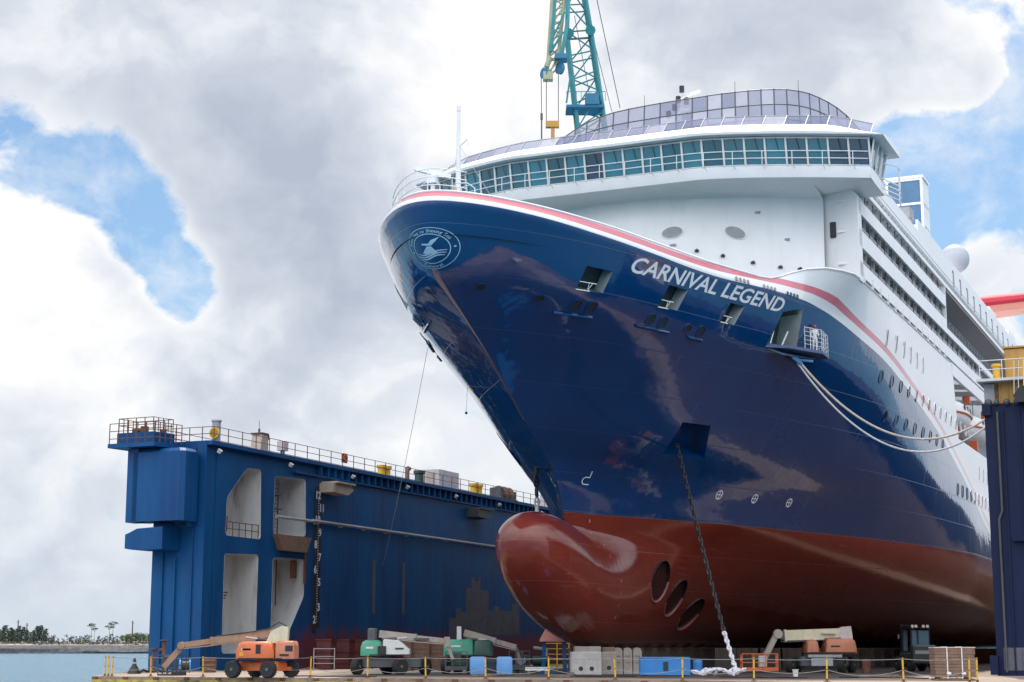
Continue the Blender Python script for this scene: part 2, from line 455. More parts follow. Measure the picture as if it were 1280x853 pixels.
# ------------------------------------------------------------------ mesh helpers
class MB:
    def __init__(self):
        self.v = []
        self.f = []
        self.mi = []
        self.m = 0
    def add(self, vs, fs):
        o = len(self.v)
        self.v += [tuple(p) for p in vs]
        for f in fs:
            self.f.append(tuple(i + o for i in f))
            self.mi.append(self.m)
        return self
    def box(self, c, s, rz=0.0, rot=None):
        x, y, z = (d / 2 for d in s)
        M = rot if rot is not None else Matrix.Rotation(rz, 3, 'Z')
        c = Vector(c)
        vs = [c + M @ Vector((a * x, b * y, d * z)) for d in (-1, 1) for b in (-1, 1) for a in (-1, 1)]
        return self.add(vs, [(0, 2, 3, 1), (4, 5, 7, 6), (0, 1, 5, 4), (2, 6, 7, 3), (0, 4, 6, 2), (1, 3, 7, 5)])
    def cham(self, c, s, ch, rz=0.0, axis='z'):
        # box with chamfered vertical (or other) edges : an octagonal prism with small top chamfer
        x, y, z = s[0] / 2, s[1] / 2, s[2] / 2
        ring = [(x - ch, -y), (x, -y + ch), (x, y - ch), (x - ch, y), (-x + ch, y), (-x, y - ch), (-x, -y + ch), (-x + ch, -y)]
        M = Matrix.Rotation(rz, 3, 'Z')
        c = Vector(c)
        k = ch * 0.8
        rows = []
        for zz, sc in ((-z, 1), (z - k, 1), (z, 0)):
            for a, b in ring:
                if sc == 0:
                    a = math.copysign(max(abs(a) - k, 0), a)
                    b = math.copysign(max(abs(b) - k, 0), b)
                rows.append(c + M @ Vector((a, b, zz)))
        fs = []
        for r in range(2):
            for i in range(8):
                j = (i + 1) % 8
                fs.append((r * 8 + i, r * 8 + j, r * 8 + 8 + j, r * 8 + 8 + i))
        fs.append(tuple(range(16, 24)))
        fs.append(tuple(reversed(range(0, 8))))
        return self.add(rows, fs)
    def bar(self, p, q, w, h=None):
        h = h or w
        p, q = Vector(p), Vector(q)
        d = (q - p)
        L = d.length
        if L < 1e-6:
            return self
        d.normalize()
        up = Vector((0, 0, 1)) if abs(d.z) < 0.95 else Vector((0, 1, 0))
        s = d.cross(up).normalized()
        t = s.cross(d)
        vs = []
        for e in (p, q):
            for a, b in ((-1, -1), (1, -1), (1, 1), (-1, 1)):
                vs.append(e + s * (a * w / 2) + t * (b * h / 2))
        return self.add(vs, [(0, 3, 2, 1), (4, 5, 6, 7), (0, 1, 5, 4), (1, 2, 6, 5), (2, 3, 7, 6), (3, 0, 4, 7)])
    def tube(self, pts, r, n=8, cap=True):
        pts = [Vector(p) for p in pts]
        rs = r if isinstance(r, (list, tuple)) else [r] * len(pts)
        o = []
        prev = None
        for i, p in enumerate(pts):
            d = (pts[min(i + 1, len(pts) - 1)] - pts[max(i - 1, 0)]).normalized()
            if prev is None:
                up = Vector((0, 0, 1)) if abs(d.z) < 0.9 else Vector((1, 0, 0))
                s = d.cross(up).normalized()
            else:
                s = (prev - d * prev.dot(d)).normalized()
            prev = s
            t = d.cross(s)
            for k in range(n):
                a = 2 * PI * k / n
                o.append(p + (s * math.cos(a) + t * math.sin(a)) * rs[i])
        fs = []
        for i in range(len(pts) - 1):
            for k in range(n):
                j = (k + 1) % n
                fs.append((i * n + k, i * n + j, (i + 1) * n + j, (i + 1) * n + k))
        if cap:
            fs.append(tuple(reversed(range(n))))
            fs.append(tuple(range((len(pts) - 1) * n, len(pts) * n)))
        return self.add(o, fs)
    def cyl(self, p, q, r, n=16, r2=None):
        return self.tube([p, q], [r, r if r2 is None else r2], n)
    def lathe(self, c, prof, n=20, axis='z', rot=None):
        # prof : list of (r, h)
        c = Vector(c)
        vs = []
        for r, h in prof:
            for k in range(n):
                a = 2 * PI * k / n
                p = Vector((r * math.cos(a), r * math.sin(a), h))
                if axis == 'x':
                    p = Vector((p.z, p.x, p.y))
                elif axis == 'y':
                    p = Vector((p.y, p.z, p.x))
                if rot is not None:
                    p = rot @ p
                vs.append(c + p)
        fs = []
        for i in range(len(prof) - 1):
            for k in range(n):
                j = (k + 1) % n
                fs.append((i * n + k, i * n + j, (i + 1) * n + j, (i + 1) * n + k))
        if prof[0][0] > 1e-4:
            fs.append(tuple(reversed(range(n))))
        if prof[-1][0] > 1e-4:
            fs.append(tuple(range((len(prof) - 1) * n, len(prof) * n)))
        return self.add(vs, fs)
    def sphere(self, c, r, n=14, m=8, sc=(1, 1, 1)):
        prof = [(r * math.sin(PI * i / m), -r * math.cos(PI * i / m)) for i in range(m + 1)]
        prof[0] = (1e-5, -r)
        prof[-1] = (1e-5, r)
        o = len(self.v)
        self.lathe((0, 0, 0), prof, n)
        for i in range(o, len(self.v)):
            p = self.v[i]
            self.v[i] = (c[0] + p[0] * sc[0], c[1] + p[1] * sc[1], c[2] + p[2] * sc[2])
        return self
    def prism(self, pts, d):
        # closed polygon pts (3D, planar) swept by vector d
        pts = [Vector(p) for p in pts]
        d = Vector(d)
        n = len(pts)
        vs = pts + [p + d for p in pts]
        fs = [tuple(range(n)), tuple(reversed(range(n, 2 * n)))]
        for i in range(n):
            j = (i + 1) % n
            fs.append((j, i, n + i, n + j))
        return self.add(vs, fs)
    def quad(self, a, b, c, d):
        return self.add([a, b, c, d], [(0, 1, 2, 3)])
    def grid(self, rows, closed=False):
        n = len(rows[0])
        vs = [p for r in rows for p in r]
        fs = []
        for i in range(len(rows) - 1):
            for k in range(n if closed else n - 1):
                j = (k + 1) % n
                fs.append((i * n + k, i * n + j, (i + 1) * n + j, (i + 1) * n + k))
        return self.add(vs, fs)
    def build(self, name, mats, parent=None, smooth=False, angle=40, fix=True, loc=None, rz=0, bevel=0.0):
        me = bpy.data.meshes.new(name)
        me.from_pydata(self.v, [], self.f)
        if isinstance(mats, str):
            mats = [mats]
        for mm in mats:
            me.materials.append(MAT[mm])
        if len(mats) > 1:
            me.polygons.foreach_set('material_index', self.mi)
        bm = bmesh.new()
        bm.from_mesh(me)
        if fix:
            bmesh.ops.recalc_face_normals(bm, faces=bm.faces)
        if bevel:
            bmesh.ops.bevel(bm, geom=[e for e in bm.edges if len(e.link_faces) == 2 and e.calc_face_angle(0) > 0.5], offset=bevel, segments=2, affect='EDGES', clamp_overlap=True)
        if smooth:
            for f in bm.faces:
                f.smooth = True
            for e in bm.edges:
                if len(e.link_faces) == 2 and e.calc_face_angle(0) > R(angle):
                    e.smooth = False
        bm.to_mesh(me)
        bm.free()
        return link(name, me, parent, loc, rz)

def link(name, me, parent=None, loc=None, rz=0):
    o = bpy.data.objects.new(name, me)
    COL.objects.link(o)
    if parent is not None:
        o.parent = parent
    if loc is not None:
        o.location = loc
    if rz:
        o.rotation_euler = (0, 0, rz)
    return o

def tag(o, label, cat, group=None, kind=None):
    if label:
        o['label'] = label
    if cat:
        o['category'] = cat
    if group:
        o['group'] = group
    if kind:
        o['kind'] = kind
    return o

def thing(name, label, cat, loc=(0, 0, 0), rz=0.0, group=None):
    o = bpy.data.objects.new(name, None)
    o.empty_display_size = 0.3
    COL.objects.link(o)
    o.location = loc
    o.rotation_euler = (0, 0, rz)
    return tag(o, label, cat, group)

def struct(o):
    o['kind'] = 'structure'
    return o

def copy_tree(o, parent=None):
    c = o.copy()
    COL.objects.link(c)
    c.parent = parent
    for ch in list(o.children):
        copy_tree(ch, c)
    return c

def catenary(p, q, sag, n=24):
    p, q = Vector(p), Vector(q)
    out = []
    for i in range(n + 1):
        t = i / n
        a = p.lerp(q, t)
        a.z -= sag * 4 * t * (1 - t)
        out.append(a)
    return out
# ================================================================== CRUISE SHIP
def pchip(xs, ys):
    n = len(xs)
    h = [xs[i + 1] - xs[i] for i in range(n - 1)]
    d = [(ys[i + 1] - ys[i]) / h[i] for i in range(n - 1)]
    m = [0] * n
    m[0] = d[0]
    m[-1] = d[-1]
    for i in range(1, n - 1):
        if d[i - 1] * d[i] > 0:
            w1 = 2 * h[i] + h[i - 1]
            w2 = h[i] + 2 * h[i - 1]
            m[i] = (w1 + w2) / (w1 / d[i - 1] + w2 / d[i])
    def f(x):
        if x <= xs[0]:
            return ys[0]
        if x >= xs[-1]:
            return ys[-1]
        lo = 0
        for i in range(n - 1):
            if x <= xs[i + 1]:
                lo = i
                break
        a = h[lo]
        t = (x - xs[lo]) / a
        return ((1 + 2 * t) * (1 - t) ** 2 * ys[lo] + t * (1 - t) ** 2 * a * m[lo] + t * t * (3 - 2 * t) * ys[lo + 1] + t * t * (t - 1) * a * m[lo + 1])
    return f

ZW, ZT, UE = 9.94, 24.0, 75.0
u0f = pchip([ZW, 11.5, 12.9, 13.9, 14.9, 15.9, 17.9, 19.8, 20.8, 21.7, 23.2, 25.05, 27], [0, -.9, -2.5, -4.4, -6.3, -7.9, -11.1, -14.7, -16.7, -18.3, -19.5, -20.1, -20.6])
vWf = pchip([0, 2, 5, 13.7, 25, 35, 50, 62, 75], [0, .75, 2.1, 6.0, 9.6, 12.5, 15.2, 16.1, 16.1])
_vd = pchip([math.sqrt(x) for x in (0, .3, .9, 3.1, 5.4, 9.2, 13.6, 19.3, 28, 39, 50, 98)], [0, 1.2, 2.1, 4.1, 5.5, 7.15, 8.65, 10.35, 13.1, 15.3, 16.1, 16.1])
_vm = pchip([0, 2, 5, 8, 12, 18, 26, 36, 47, 60, 98], [0, 1.35, 3.35, 5.15, 6.7, 8.5, 11.0, 13.8, 15.6, 16.1, 16.1])
def sheer(s):
    u = -20.1 + 95.1 * s
    return ZT + 1.05 * max(0, min(1, -u / 21.)) ** 1.6
def hv_s(s, r):
    # r : 0 at the waterline, 1 at the deck edge
    w = r ** 4
    k = 1 - (1 - r) ** 1.75
    u0 = u0f(ZW + r * (25.05 - ZW))
    u = u0 + s * (UE - u0)
    g = vWf(s * UE) * (1 - k) + _vm(s * 95.1) * k
    return u, g * (1 - w) + _vd(math.sqrt(s * 95.1)) * w, ZW + r * (sheer(s) - ZW)

def L(u, v, z):
    return Vector((u, -v, z))

ship = thing('cruise_ship', 'huge navy blue and white cruise ship with red bulbous bow standing in the dry dock', 'cruise ship', (W0.x, W0.y, 0), SROT)

NS = 84
AFT = [(80, 16.1), (100, 16.1), (150, 16.1), (200, 15.8), (225, 14.5)]
def hull_row(r):
    half = [hv_s((k / NS) ** 1.9, r) for k in range(NS + 1)] + [(a, b, ZW + r * (ZT - ZW)) for a, b in AFT]
    return half
def far(u, z):
    a = min(1, max(0, (-5 - u) / 9.0))
    b = min(1, max(0, (z - 16) / 7.0))
    return 1 + .0 * a * b
rows = []
nz = 44
for i in range(nz + 1):
    half = hull_row(i / nz)
    rows.append([L(u, v, z) for u, v, z in reversed(half)] + [L(u, -v * far(u, z), z) for u, v, z in half[1:]])
# bulwark strip above : leans in at the bow, rises abaft the forecastle
top = hull_row(1.0)
def rise(u):
    t = min(1, max(0, (u - 4.5) / 6.0))
    t = t * t * (3 - 2 * t)
    b = min(1, max(0, (u + 20) / 10.0))
    return (0.6 + .18 * b) * (1 - t) + 2.3 * t, (0.45 - .15 * b) * (1 - t)
for i in range(1, 7):
    t = i / 6
    half = []
    for k, (u, v, zk) in enumerate(top):
        a = top[max(k - 1, 0)] if k else (top[1][0], -top[1][1], 0)
        c = top[min(k + 1, len(top) - 1)]
        du, dv = c[0] - a[0], c[1] - a[1]
        l = math.hypot(du, dv) or 1
        dz, ln = rise(u)
        e = ln * t ** 1.6
        bl = min(1, max(0, (u - 7.5) / 6.0))
        bl = bl * bl * (3 - 2 * bl)
        half.append((u + dv / l * e, max(0, v - du / l * e) + max(0, 16.05 - v) * t * bl, zk + dz * t))
    rows.append([L(u, v, z) for u, v, z in reversed(half)] + [L(u, -v * far(u, z), z) for u, v, z in half[1:]])
    capline = half
hb = MB()
hb.grid(rows)
hull = hb.build('hull', 'hull_paint', ship, smooth=True, angle=50)
def mesh_bvh(me):
    bm = bmesh.new()
    bm.from_mesh(me)
    t = BVHTree.FromBMesh(bm)
    bm.free()
    return t
HULL_BVH = mesh_bvh(hull.data)
def orient_out(o, test):
    # make normals point away from the centreplane
    me = o.data
    bm = bmesh.new()
    bm.from_mesh(me)
    s = sum((f.normal.y * f.calc_center_median().y) for f in bm.faces)
    if s < 0:
        bmesh.ops.reverse_faces(bm, faces=bm.faces)
    bm.to_mesh(me)
    bm.free()
orient_out(hull, None)

# cap rail along the bulwark top
cap = MB()
cl = [L(u, v, z + 0.03) for u, v, z in reversed(capline) if u < 51] + [L(u, -v * far(u, z), z + 0.03) for u, v, z in capline[1:] if u < 51]
cap.tube(cl, 0.07, 6)
cap.build('cap_rail', 'white_trim', ship, smooth=True)

# foredeck, inside the bulwark
half = [(u + 0.2, max(0, v - 0.25)) for u, v, z in hull_row(0.95) if u < 40][4:]
dk = MB()
dk.add([L(u, v, 23.25) for u, v in half] + [L(u, -v * far(u, 23.3), 23.25) for u, v in half],
       [(i, i + 1, len(half) + i + 1, len(half) + i) for i in range(len(half) - 1)])
dk.build('foredeck', 'dark_green', ship)

# ---- underwater hull with the bulb
NOSE = -8.0
ztf = pchip([NOSE, -7.92, -7.65, -7.0, -5.9, -4.4, -2.2, -0.6, 2, 30], [7.7, 8.25, 8.7, 9.15, 9.5, 9.62, 9.42, 9.1, 8.8, 8.2])
zbf = pchip([NOSE, -7.92, -7.6, -7.0, -6.0, -4.4, -2.4, 0.2, 3.2, 8, 400], [7.7, 7.1, 6.4, 5.6, 4.7, 3.7, 2.85, 2.15, 1.68, 1.62, 1.62])
bwf = pchip([0, .35, .75, 1.2, 1.8, 2.6, 3.3, 4.2, 5.2, 6.0], [0, .68, 1.25, 1.75, 2.2, 2.45, 2.5, 2.25, 1.5, 0.0])
def under_v(u, z):
    zt, zb = ztf(u), zbf(u)
    zc = zb + 0.56 * (zt - zb)
    h = (zt - zc) if z > zc else (zc - zb)
    q = (z - zc) / max(h, 1e-4)
    b = bwf(math.sqrt(max(0, u - NOSE))) * math.sqrt(max(0, 1 - q * q)) if abs(q) < 1 else 0
    if u <= 0:
        return b
    q = min(1, max(0, (z - 1.62) / (ZW - 1.62)))
    n = 1.05 + 2.2 * min(1, max(0, (u - 14) / 55)) ** 1.2
    hv = vWf(u) * max(0, 1 - (1 - q) ** n) ** (1 / n)
    return (b ** 2.6 + hv ** 2.6) ** (1 / 2.6)
us = [NOSE + 7.95 * (i / 40) ** 2 for i in range(1, 41)] + [-0.02, 0.02, .15, .3, .5, .75] + [1 + 74 * (i / 70) ** 1.35 for i in range(71)] + [80, 100, 150, 200, 225]
rows = []
NZ = 40
for u in us:
    zt, zb = ztf(u), zbf(u)
    if u > 0:
        zt = ZW
    elif u > -1.1:
        zt = zt + (ZW - zt) * ((u + 1.1) / 1.1) ** 3
    col = []
    for j in range(NZ + 1):
        z = zb + (zt - zb) * (1 - math.cos(PI * j / NZ)) / 2
        v = under_v(min(u, 75), z)
        if u > 75 and z > 2:
            v = max(v, 0.1)
        if 0 < u <= 75:
            v = max(v, 0)
        col.append((v, z))
    rows.append([L(u, v, z) for v, z in col] + [L(u, -v, z) for v, z in reversed(col)])
ub = MB()
n0 = len(rows[0])
rows.insert(0, [L(NOSE, 0, 7.7)] * n0)
ub.grid(rows)
under = ub.build('underwater_hull', 'antifouling_red', ship, fix=False)
bm = bmesh.new()
bm.from_mesh(under.data)
bmesh.ops.remove_doubles(bm, verts=bm.verts, dist=0.002)
bmesh.ops.dissolve_degenerate(bm, edges=bm.edges, dist=0.001)
for f in bm.faces:
    f.smooth = True
bmesh.ops.recalc_face_normals(bm, faces=bm.faces)
bm.to_mesh(under.data)
bm.free()
orient_out(under, None)
UNDER_BVH = mesh_bvh(under.data)

# stem bar
sb = MB()
sb.tube([L(u0f(z) + 0.01, 0, z) for z in [ZW + 5.0 + 0.4 * i for i in range(40)] if z < 21.6], 0.05, 8)
sb.build('stem_bar', 'stem_brown', hull, smooth=True)

def on_hull(u, z, side=1, bvh=None):
    b = bvh or HULL_BVH
    p, n, i, d = b.ray_cast(Vector((u, -60 * side, z)), Vector((0, side, 0)))
    if p is None:
        p, n, i, d = b.find_nearest(Vector((u, -16 * side, z)))
    if n.y * p.y < 0:
        n = -n
    return p, n

def frame(u, z, side=1, bvh=None):
    p, n = on_hull(u, z, side, bvh)
    b = Vector((0, 0, 1))
    b = (b - n * b.dot(n)).normalized()       # up along the plating
    t = b.cross(n).normalized()
    if t.x < 0:
        t = -t                                   # t points aft
    return p, n, t, b

def cut(o, poly, n, depth=2.0):
    # open a convex polygon in the plating
    c = sum(poly, Vector()) / len(poly)
    rad = max((p - c).length for p in poly)
    bm = bmesh.new()
    bm.from_mesh(o.data)
    for i in range(len(poly)):
        a, b2 = poly[i], poly[(i + 1) % len(poly)]
        pn = (b2 - a).cross(n).normalized()
        fs = [f for f in bm.faces if (f.calc_center_median() - c).length < rad + 1.2 and f.normal.dot(n) > 0]
        geom = fs + list({e for f in fs for e in f.edges}) + list({v for f in fs for v in f.verts})
        bmesh.ops.bisect_plane(bm, geom=geom, plane_co=a, plane_no=pn, dist=1e-4)
    sg = [((poly[(i + 1) % len(poly)] - poly[i]).cross(n).normalized(), poly[i]) for i in range(len(poly))]
    s0 = 1 if (c - sg[0][1]).dot(sg[0][0]) > 0 else -1
    dele = []
    for f in bm.faces:
        m = f.calc_center_median()
        if (m - c).length > rad + 1.5 or abs((m - c).dot(n)) > depth:
            continue
        if all((m - a).dot(pn) * s0 > 0 for pn, a in sg):
            dele.append(f)
    bmesh.ops.delete(bm, geom=dele, context='FACES')
    bm.to_mesh(o.data)
    bm.free()

def recess_box(poly, n, depth, b, lip=0.02):
    # walls and back of a recess behind polygon, 0 : walls, 1 : back
    m = b
    back = [p - n * depth for p in poly]
    k = len(poly)
    front = [p + n * lip for p in poly]
    for i in range(k):
        j = (i + 1) % k
        m.m = 2 if (i == 1 and k == 4) else 0
        m.add([front[i], front[j], back[j], back[i]], [(0, 1, 2, 3)])
    m.m = 1
    m.add(back, [tuple(range(k))])
    m.m = 0

def opening(uzs, side=1, depth=0.75, name='mooring_opening', mats=('recess_teal', 'dark_recess', 'reveal_grey'), rail=True, o=None, bvh=None):
    pts = []
    for u, z in uzs:
        p, n = on_hull(u, z, side, bvh)
        pts.append(p)
    c = sum(pts, Vector()) / len(pts)
    n = (pts[1] - pts[0]).cross(pts[2] - pts[1]).normalized()
    if n.y * side > 0:
        n = -n
    cut(o or hull, pts, n)
    m = MB()
    recess_box(pts, n, depth, m)
    part = m.build(name, list(mats), ship, fix=False)
    if rail:
        g = MB()
        a, b2, c2, d = pts[0], pts[1], pts[2], pts[3]
        g.tube([a.lerp(d, .32) - n * 0.1, b2.lerp(c2, .32).lerp(a.lerp(d, .32), .3) - n * 0.1], 0.03, 6)
        for t in (0.42, 0.55):
            g.tube([a.lerp(b2, .48) - n * 0.1, a.lerp(d, .32).lerp(b2.lerp(c2, .32), t) - n * .1], 0.025, 6)
        g.tube([a + n * .04, b2.lerp(a, .5) + n * .04], .035, 6)
        g.build('guard_rail', 'white_trim', part, smooth=True)
    return part

for sd in (1, -1):
    opening([(-11.35, 21.45), (-9.5, 21.5), (-9.55, 22.7), (-11.5, 22.7)], sd)
    opening([(-4.75, 21.45), (-2.95, 21.5), (-2.75, 22.75), (-4.6, 22.75)], sd)
    opening([(1.45, 21.5), (2.85, 21.5), (3.1, 22.7), (1.65, 22.7)], sd)
    # anchor pocket low on the flare
    opening([(4.6, 13.75), (8.4, 13.9), (6.9, 15.8), (4.2, 15.75)], sd, 1.3, 'anchor_pocket', ('hull_paint', 'hull_paint', 'hull_paint'), False)
opening([(7.0, 20.95), (10.4, 21.0), (9.3, 23.55), (7.2, 23.0)], 1, 1.6, 'side_door', ('recess_teal', 'recess_teal', 'off_white'), False)
opening([(7.0, 20.95), (10.4, 21.0), (9.3, 23.55), (7.2, 23.0)], -1, 1.6, 'side_door', ('recess_teal', 'recess_teal', 'off_white'), False)
# thruster tunnels
for u, z, rx, ry in ((9.6, 5.95, 1.2, 1.42), (12.9, 4.95, 1.2, 1.42), (16.9, 3.95, 1.2, 1.42)):
    for sd in (1, -1):
        p, n, t, b = frame(u, z, sd, UNDER_BVH)
        poly = [p + t * (math.cos(2 * PI * k / 20) * rx) + b * (math.sin(2 * PI * k / 20) * ry) for k in range(20)]
        poly = [q for q in poly]
        cut(under, poly, n)
        m = MB()
        recess_box(poly, n, 1.6, m, 0.06)
        tt = m.build('thruster_tunnel', ['black_steel', 'black_steel'], ship, fix=False)  # walls and back coloured black for the shade inside the tunnel
        g = MB()
        for k in range(-4, 5):
            x = k * 0.28
            hh = ry * math.sqrt(max(0, 1 - (x / rx) ** 2)) - 0.02
            g.bar(p + t * x - b * hh - n * 0.25, p + t * x + b * hh - n * 0.25, 0.07, 0.12)
        g.build('grille', 'dark_red', tt)  # bars in a darkened red, shade of the tunnel in the colour
        rim = MB()
        rim.tube([p + t * (math.cos(2 * PI * k / 20) * rx) + b * (math.sin(2 * PI * k / 20) * ry) for k in range(11, 21)], 0.09, 6)
        rim.build('scoop_rim', 'rim_red', tt, smooth=True)

# ---- decals that lie on the plating
def text2d(s, shear=0.0, offset=0.0, size=1.0):
    cu = bpy.data.curves.new('lettering', 'FONT')
    cu.body = s
    cu.shear = shear
    cu.offset = offset
    cu.size = size
    cu.resolution_u = 4
    o = bpy.data.objects.new('lettering', cu)
    COL.objects.link(o)
    bpy.context.view_layer.update()
    dg = bpy.context.evaluated_depsgraph_get()
    me = bpy.data.meshes.new_from_object(o.evaluated_get(dg))
    bpy.data.objects.remove(o)
    vs = [(v.co.x, v.co.y) for v in me.vertices]
    fs = [tuple(p.vertices) for p in me.polygons]
    bpy.data.meshes.remove(me)
    return vs, fs

def decal(name, shapes, mapper, mat, parent, maxlen=0.3, off=0.02):
    bm = bmesh.new()
    for vs, fs in shapes:
        bv = [bm.verts.new((x, y, 0)) for x, y in vs]
        for f in fs:
            try:
                bm.faces.new([bv[i] for i in f])
            except ValueError:
                pass
    bmesh.ops.triangulate(bm, faces=bm.faces)
    for _ in range(3):
        es = [e for e in bm.edges if e.calc_length() > maxlen]
        if not es:
            break
        bmesh.ops.subdivide_edges(bm, edges=es, cuts=1)
        bmesh.ops.triangulate(bm, faces=bm.faces)
    for v in bm.verts:
        p, n = mapper(v.co.x, v.co.y)
        v.co = p + n * off
    bmesh.ops.recalc_face_normals(bm, faces=bm.faces)
    me = bpy.data.meshes.new(name)
    bm.to_mesh(me)
    bm.free()
    me.materials.append(MAT[mat])
    return link(name, me, parent)

vs, fs = text2d('CARNIVAL LEGEND', 0.2, 0.02)
x0 = min(v[0] for v in vs)
x1 = max(v[0] for v in vs)
y1 = max(v[1] for v in vs)
vs = [((x - x0) / (x1 - x0) * 15, y / y1) for x, y in vs]
def word(lo, hi):
    keep = [f for f in fs if lo <= sum(vs[i][0] for i in f) / len(f) < hi]
    return vs, keep
def name_map(side):
    def f(x, y):
        xx = x / 15 if side > 0 else 1 - x / 15
        return on_hull(-8.3 + 15.3 * xx, 22.92 + 0.86 * y, side)
    return f
wv, wf = text2d('CARNIVAL', 0.2, 0.03)
split = (max(v[0] for v in wv) - x0) / (x1 - x0) * 15 + 0.12
for sd in (1, -1):
    for lo, hi in ((-1, split), (split, 99)):
        wvs, wfs = word(lo, hi)
        us_ = sorted({i for f in wfs for i in f})
        ix = {i: k for k, i in enumerate(us_)}
        decal('ship_name', [([wvs[i] for i in us_], [tuple(ix[i] for i in f) for f in wfs])], name_map(sd), 'letter_white', ship, 0.35)

def plane_map(u, z, side, bvh=None, rot=0.0, p=None, n=None):
    if p is None:
        p, n, t, b = frame(u, z, side, bvh)
    else:
        b = (Vector((0, 0, 1)) - n * n.z).normalized()
        t = b.cross(n).normalized()
        if t.x < 0:
            t = -t
    if side < 0:
        t = -t
    bv = bvh or HULL_BVH
    def f(x, y):
        c, s = math.cos(rot), math.sin(rot)
        q = p + t * (x * c - y * s) + b * (x * s + y * c) + n * 2.5
        h, nn_, i, d = bv.ray_cast(q, -n)
        if h is None:
            h, nn_, i, d = bv.find_nearest(q - n * 2.5)
        if nn_.dot(n) < 0:
            nn_ = -nn_
        return h, nn_
    return f

def ring2d(cx, cy, r0, r1, n=40, a0=0.0, a1=2 * PI):
    vs = []
    for k in range(n + 1):
        a = a0 + (a1 - a0) * k / n
        vs += [(cx + r0 * math.cos(a), cy + r0 * math.sin(a)), (cx + r1 * math.cos(a), cy + r1 * math.sin(a))]
    return vs, [(2 * k, 2 * k + 1, 2 * k + 3, 2 * k + 2) for k in range(n)]

def arc_text(s, r, a_mid, size, flip=False, gap=1.05):
    out = []
    adv = []
    for ch in s:
        if ch == ' ':
            adv.append((0.32 * size, None))
        else:
            v, f = text2d(ch, 0, 0.008)
            w = max(a[0] for a in v) - min(a[0] for a in v)
            adv.append(((w + 0.1) * size, (v, f)))
    tot = sum(a for a, _ in adv) * gap
    pos = -tot / 2
    for a, g in adv:
        mid = pos + a * gap / 2
        pos += a * gap
        if g is None:
            continue
        v, f = g
        xm = (max(q[0] for q in v) + min(q[0] for q in v)) / 2
        ang = a_mid - mid / r if not flip else a_mid + mid / r
        rad = Vector((math.cos(ang), math.sin(ang)))
        tan = Vector((math.sin(ang), -math.cos(ang)))
        if flip:
            rad, tan = -rad, -tan
        base = Vector((math.cos(ang), math.sin(ang))) * r - rad * (0.35 * size)
        out.append(([tuple(base + tan * ((x - xm) * size) + rad * (y * size)) for x, y in v], f))
    return out

def band(pts, w):
    vs = []
    for i, (x, y) in enumerate(pts):
        a = Vector(pts[max(i - 1, 0)])
        c = Vector(pts[min(i + 1, len(pts) - 1)])
        d = (c - a).normalized()
        k = w * (0.35 + 0.65 * math.sin(PI * (i + .5) / len(pts)))
        vs += [(x - d.y * k / 2, y + d.x * k / 2), (x + d.y * k / 2, y - d.x * k / 2)]
    return vs, [(2 * i, 2 * i + 1, 2 * i + 3, 2 * i + 2) for i in range(len(pts) - 1)]

shapes = [ring2d(0, 0, 1.46, 1.5, 48), ring2d(0, 0, 1.03, 1.08, 48)]
shapes += arc_text('From Sea to Shining Sea', 1.27, PI / 2 + 0.12, 0.3)
shapes += arc_text('Carnival', 1.27, -PI / 2 - 0.1, 0.3, True)
for a in (PI * 1.08, -0.1):
    shapes.append(ring2d(1.27 * math.cos(a), 1.27 * math.sin(a), 0.0, 0.07, 8))
# funnel on its waves
shapes.append(([(-0.5, -0.3), (0.42, -0.36), (0.13, 0.2), (-0.12, 0.2)], [(0, 1, 2, 3)]))
shapes.append(([(-0.42, 0.3), (0.16, 0.24), (0.42, 0.5), (0.66, 0.74), (0.2, 0.62), (0.02, 0.4), (-0.42, 0.42)], [(0, 1, 5, 6), (1, 2, 4, 5), (2, 3, 4)]))
for k, yy in enumerate((-0.34, -0.5, -0.66)):
    ww = math.sqrt(1.0 - yy * yy) * 0.93
    shapes.append(band([(-ww + 2 * ww * i / 24, yy + 0.1 * math.sin(2 * PI * i / 24 + 3.4) + 0.12 * (i / 24) ** 2) for i in range(25)], 0.11))
def nose_map():
    n = Vector((-0.87, 0.0, -0.45)).normalized()
    t = Vector((0, -1, 0))
    b = n.cross(t).normalized()
    if b.z < 0:
        b = -b
    c = HULL_BVH.ray_cast(Vector((-60, 0.02, 22.55)), Vector((1, 0, 0)))[0]
    c.y = 0
    def f(x, y):
        q = c + t * x + b * y + n * 3
        h, nn_, i, d = HULL_BVH.ray_cast(q, -n)
        if h is None:
            h, nn_, i, d = HULL_BVH.find_nearest(q - n * 3)
        if nn_.dot(n) < 0:
            nn_ = -nn_
        return h, nn_
    return f
decal('emblem', [([(x * .99, y * .8) for x, y in v_], f_) for v_, f_ in shapes], nose_map(), 'emblem_paint', ship, 0.2, 0.02)

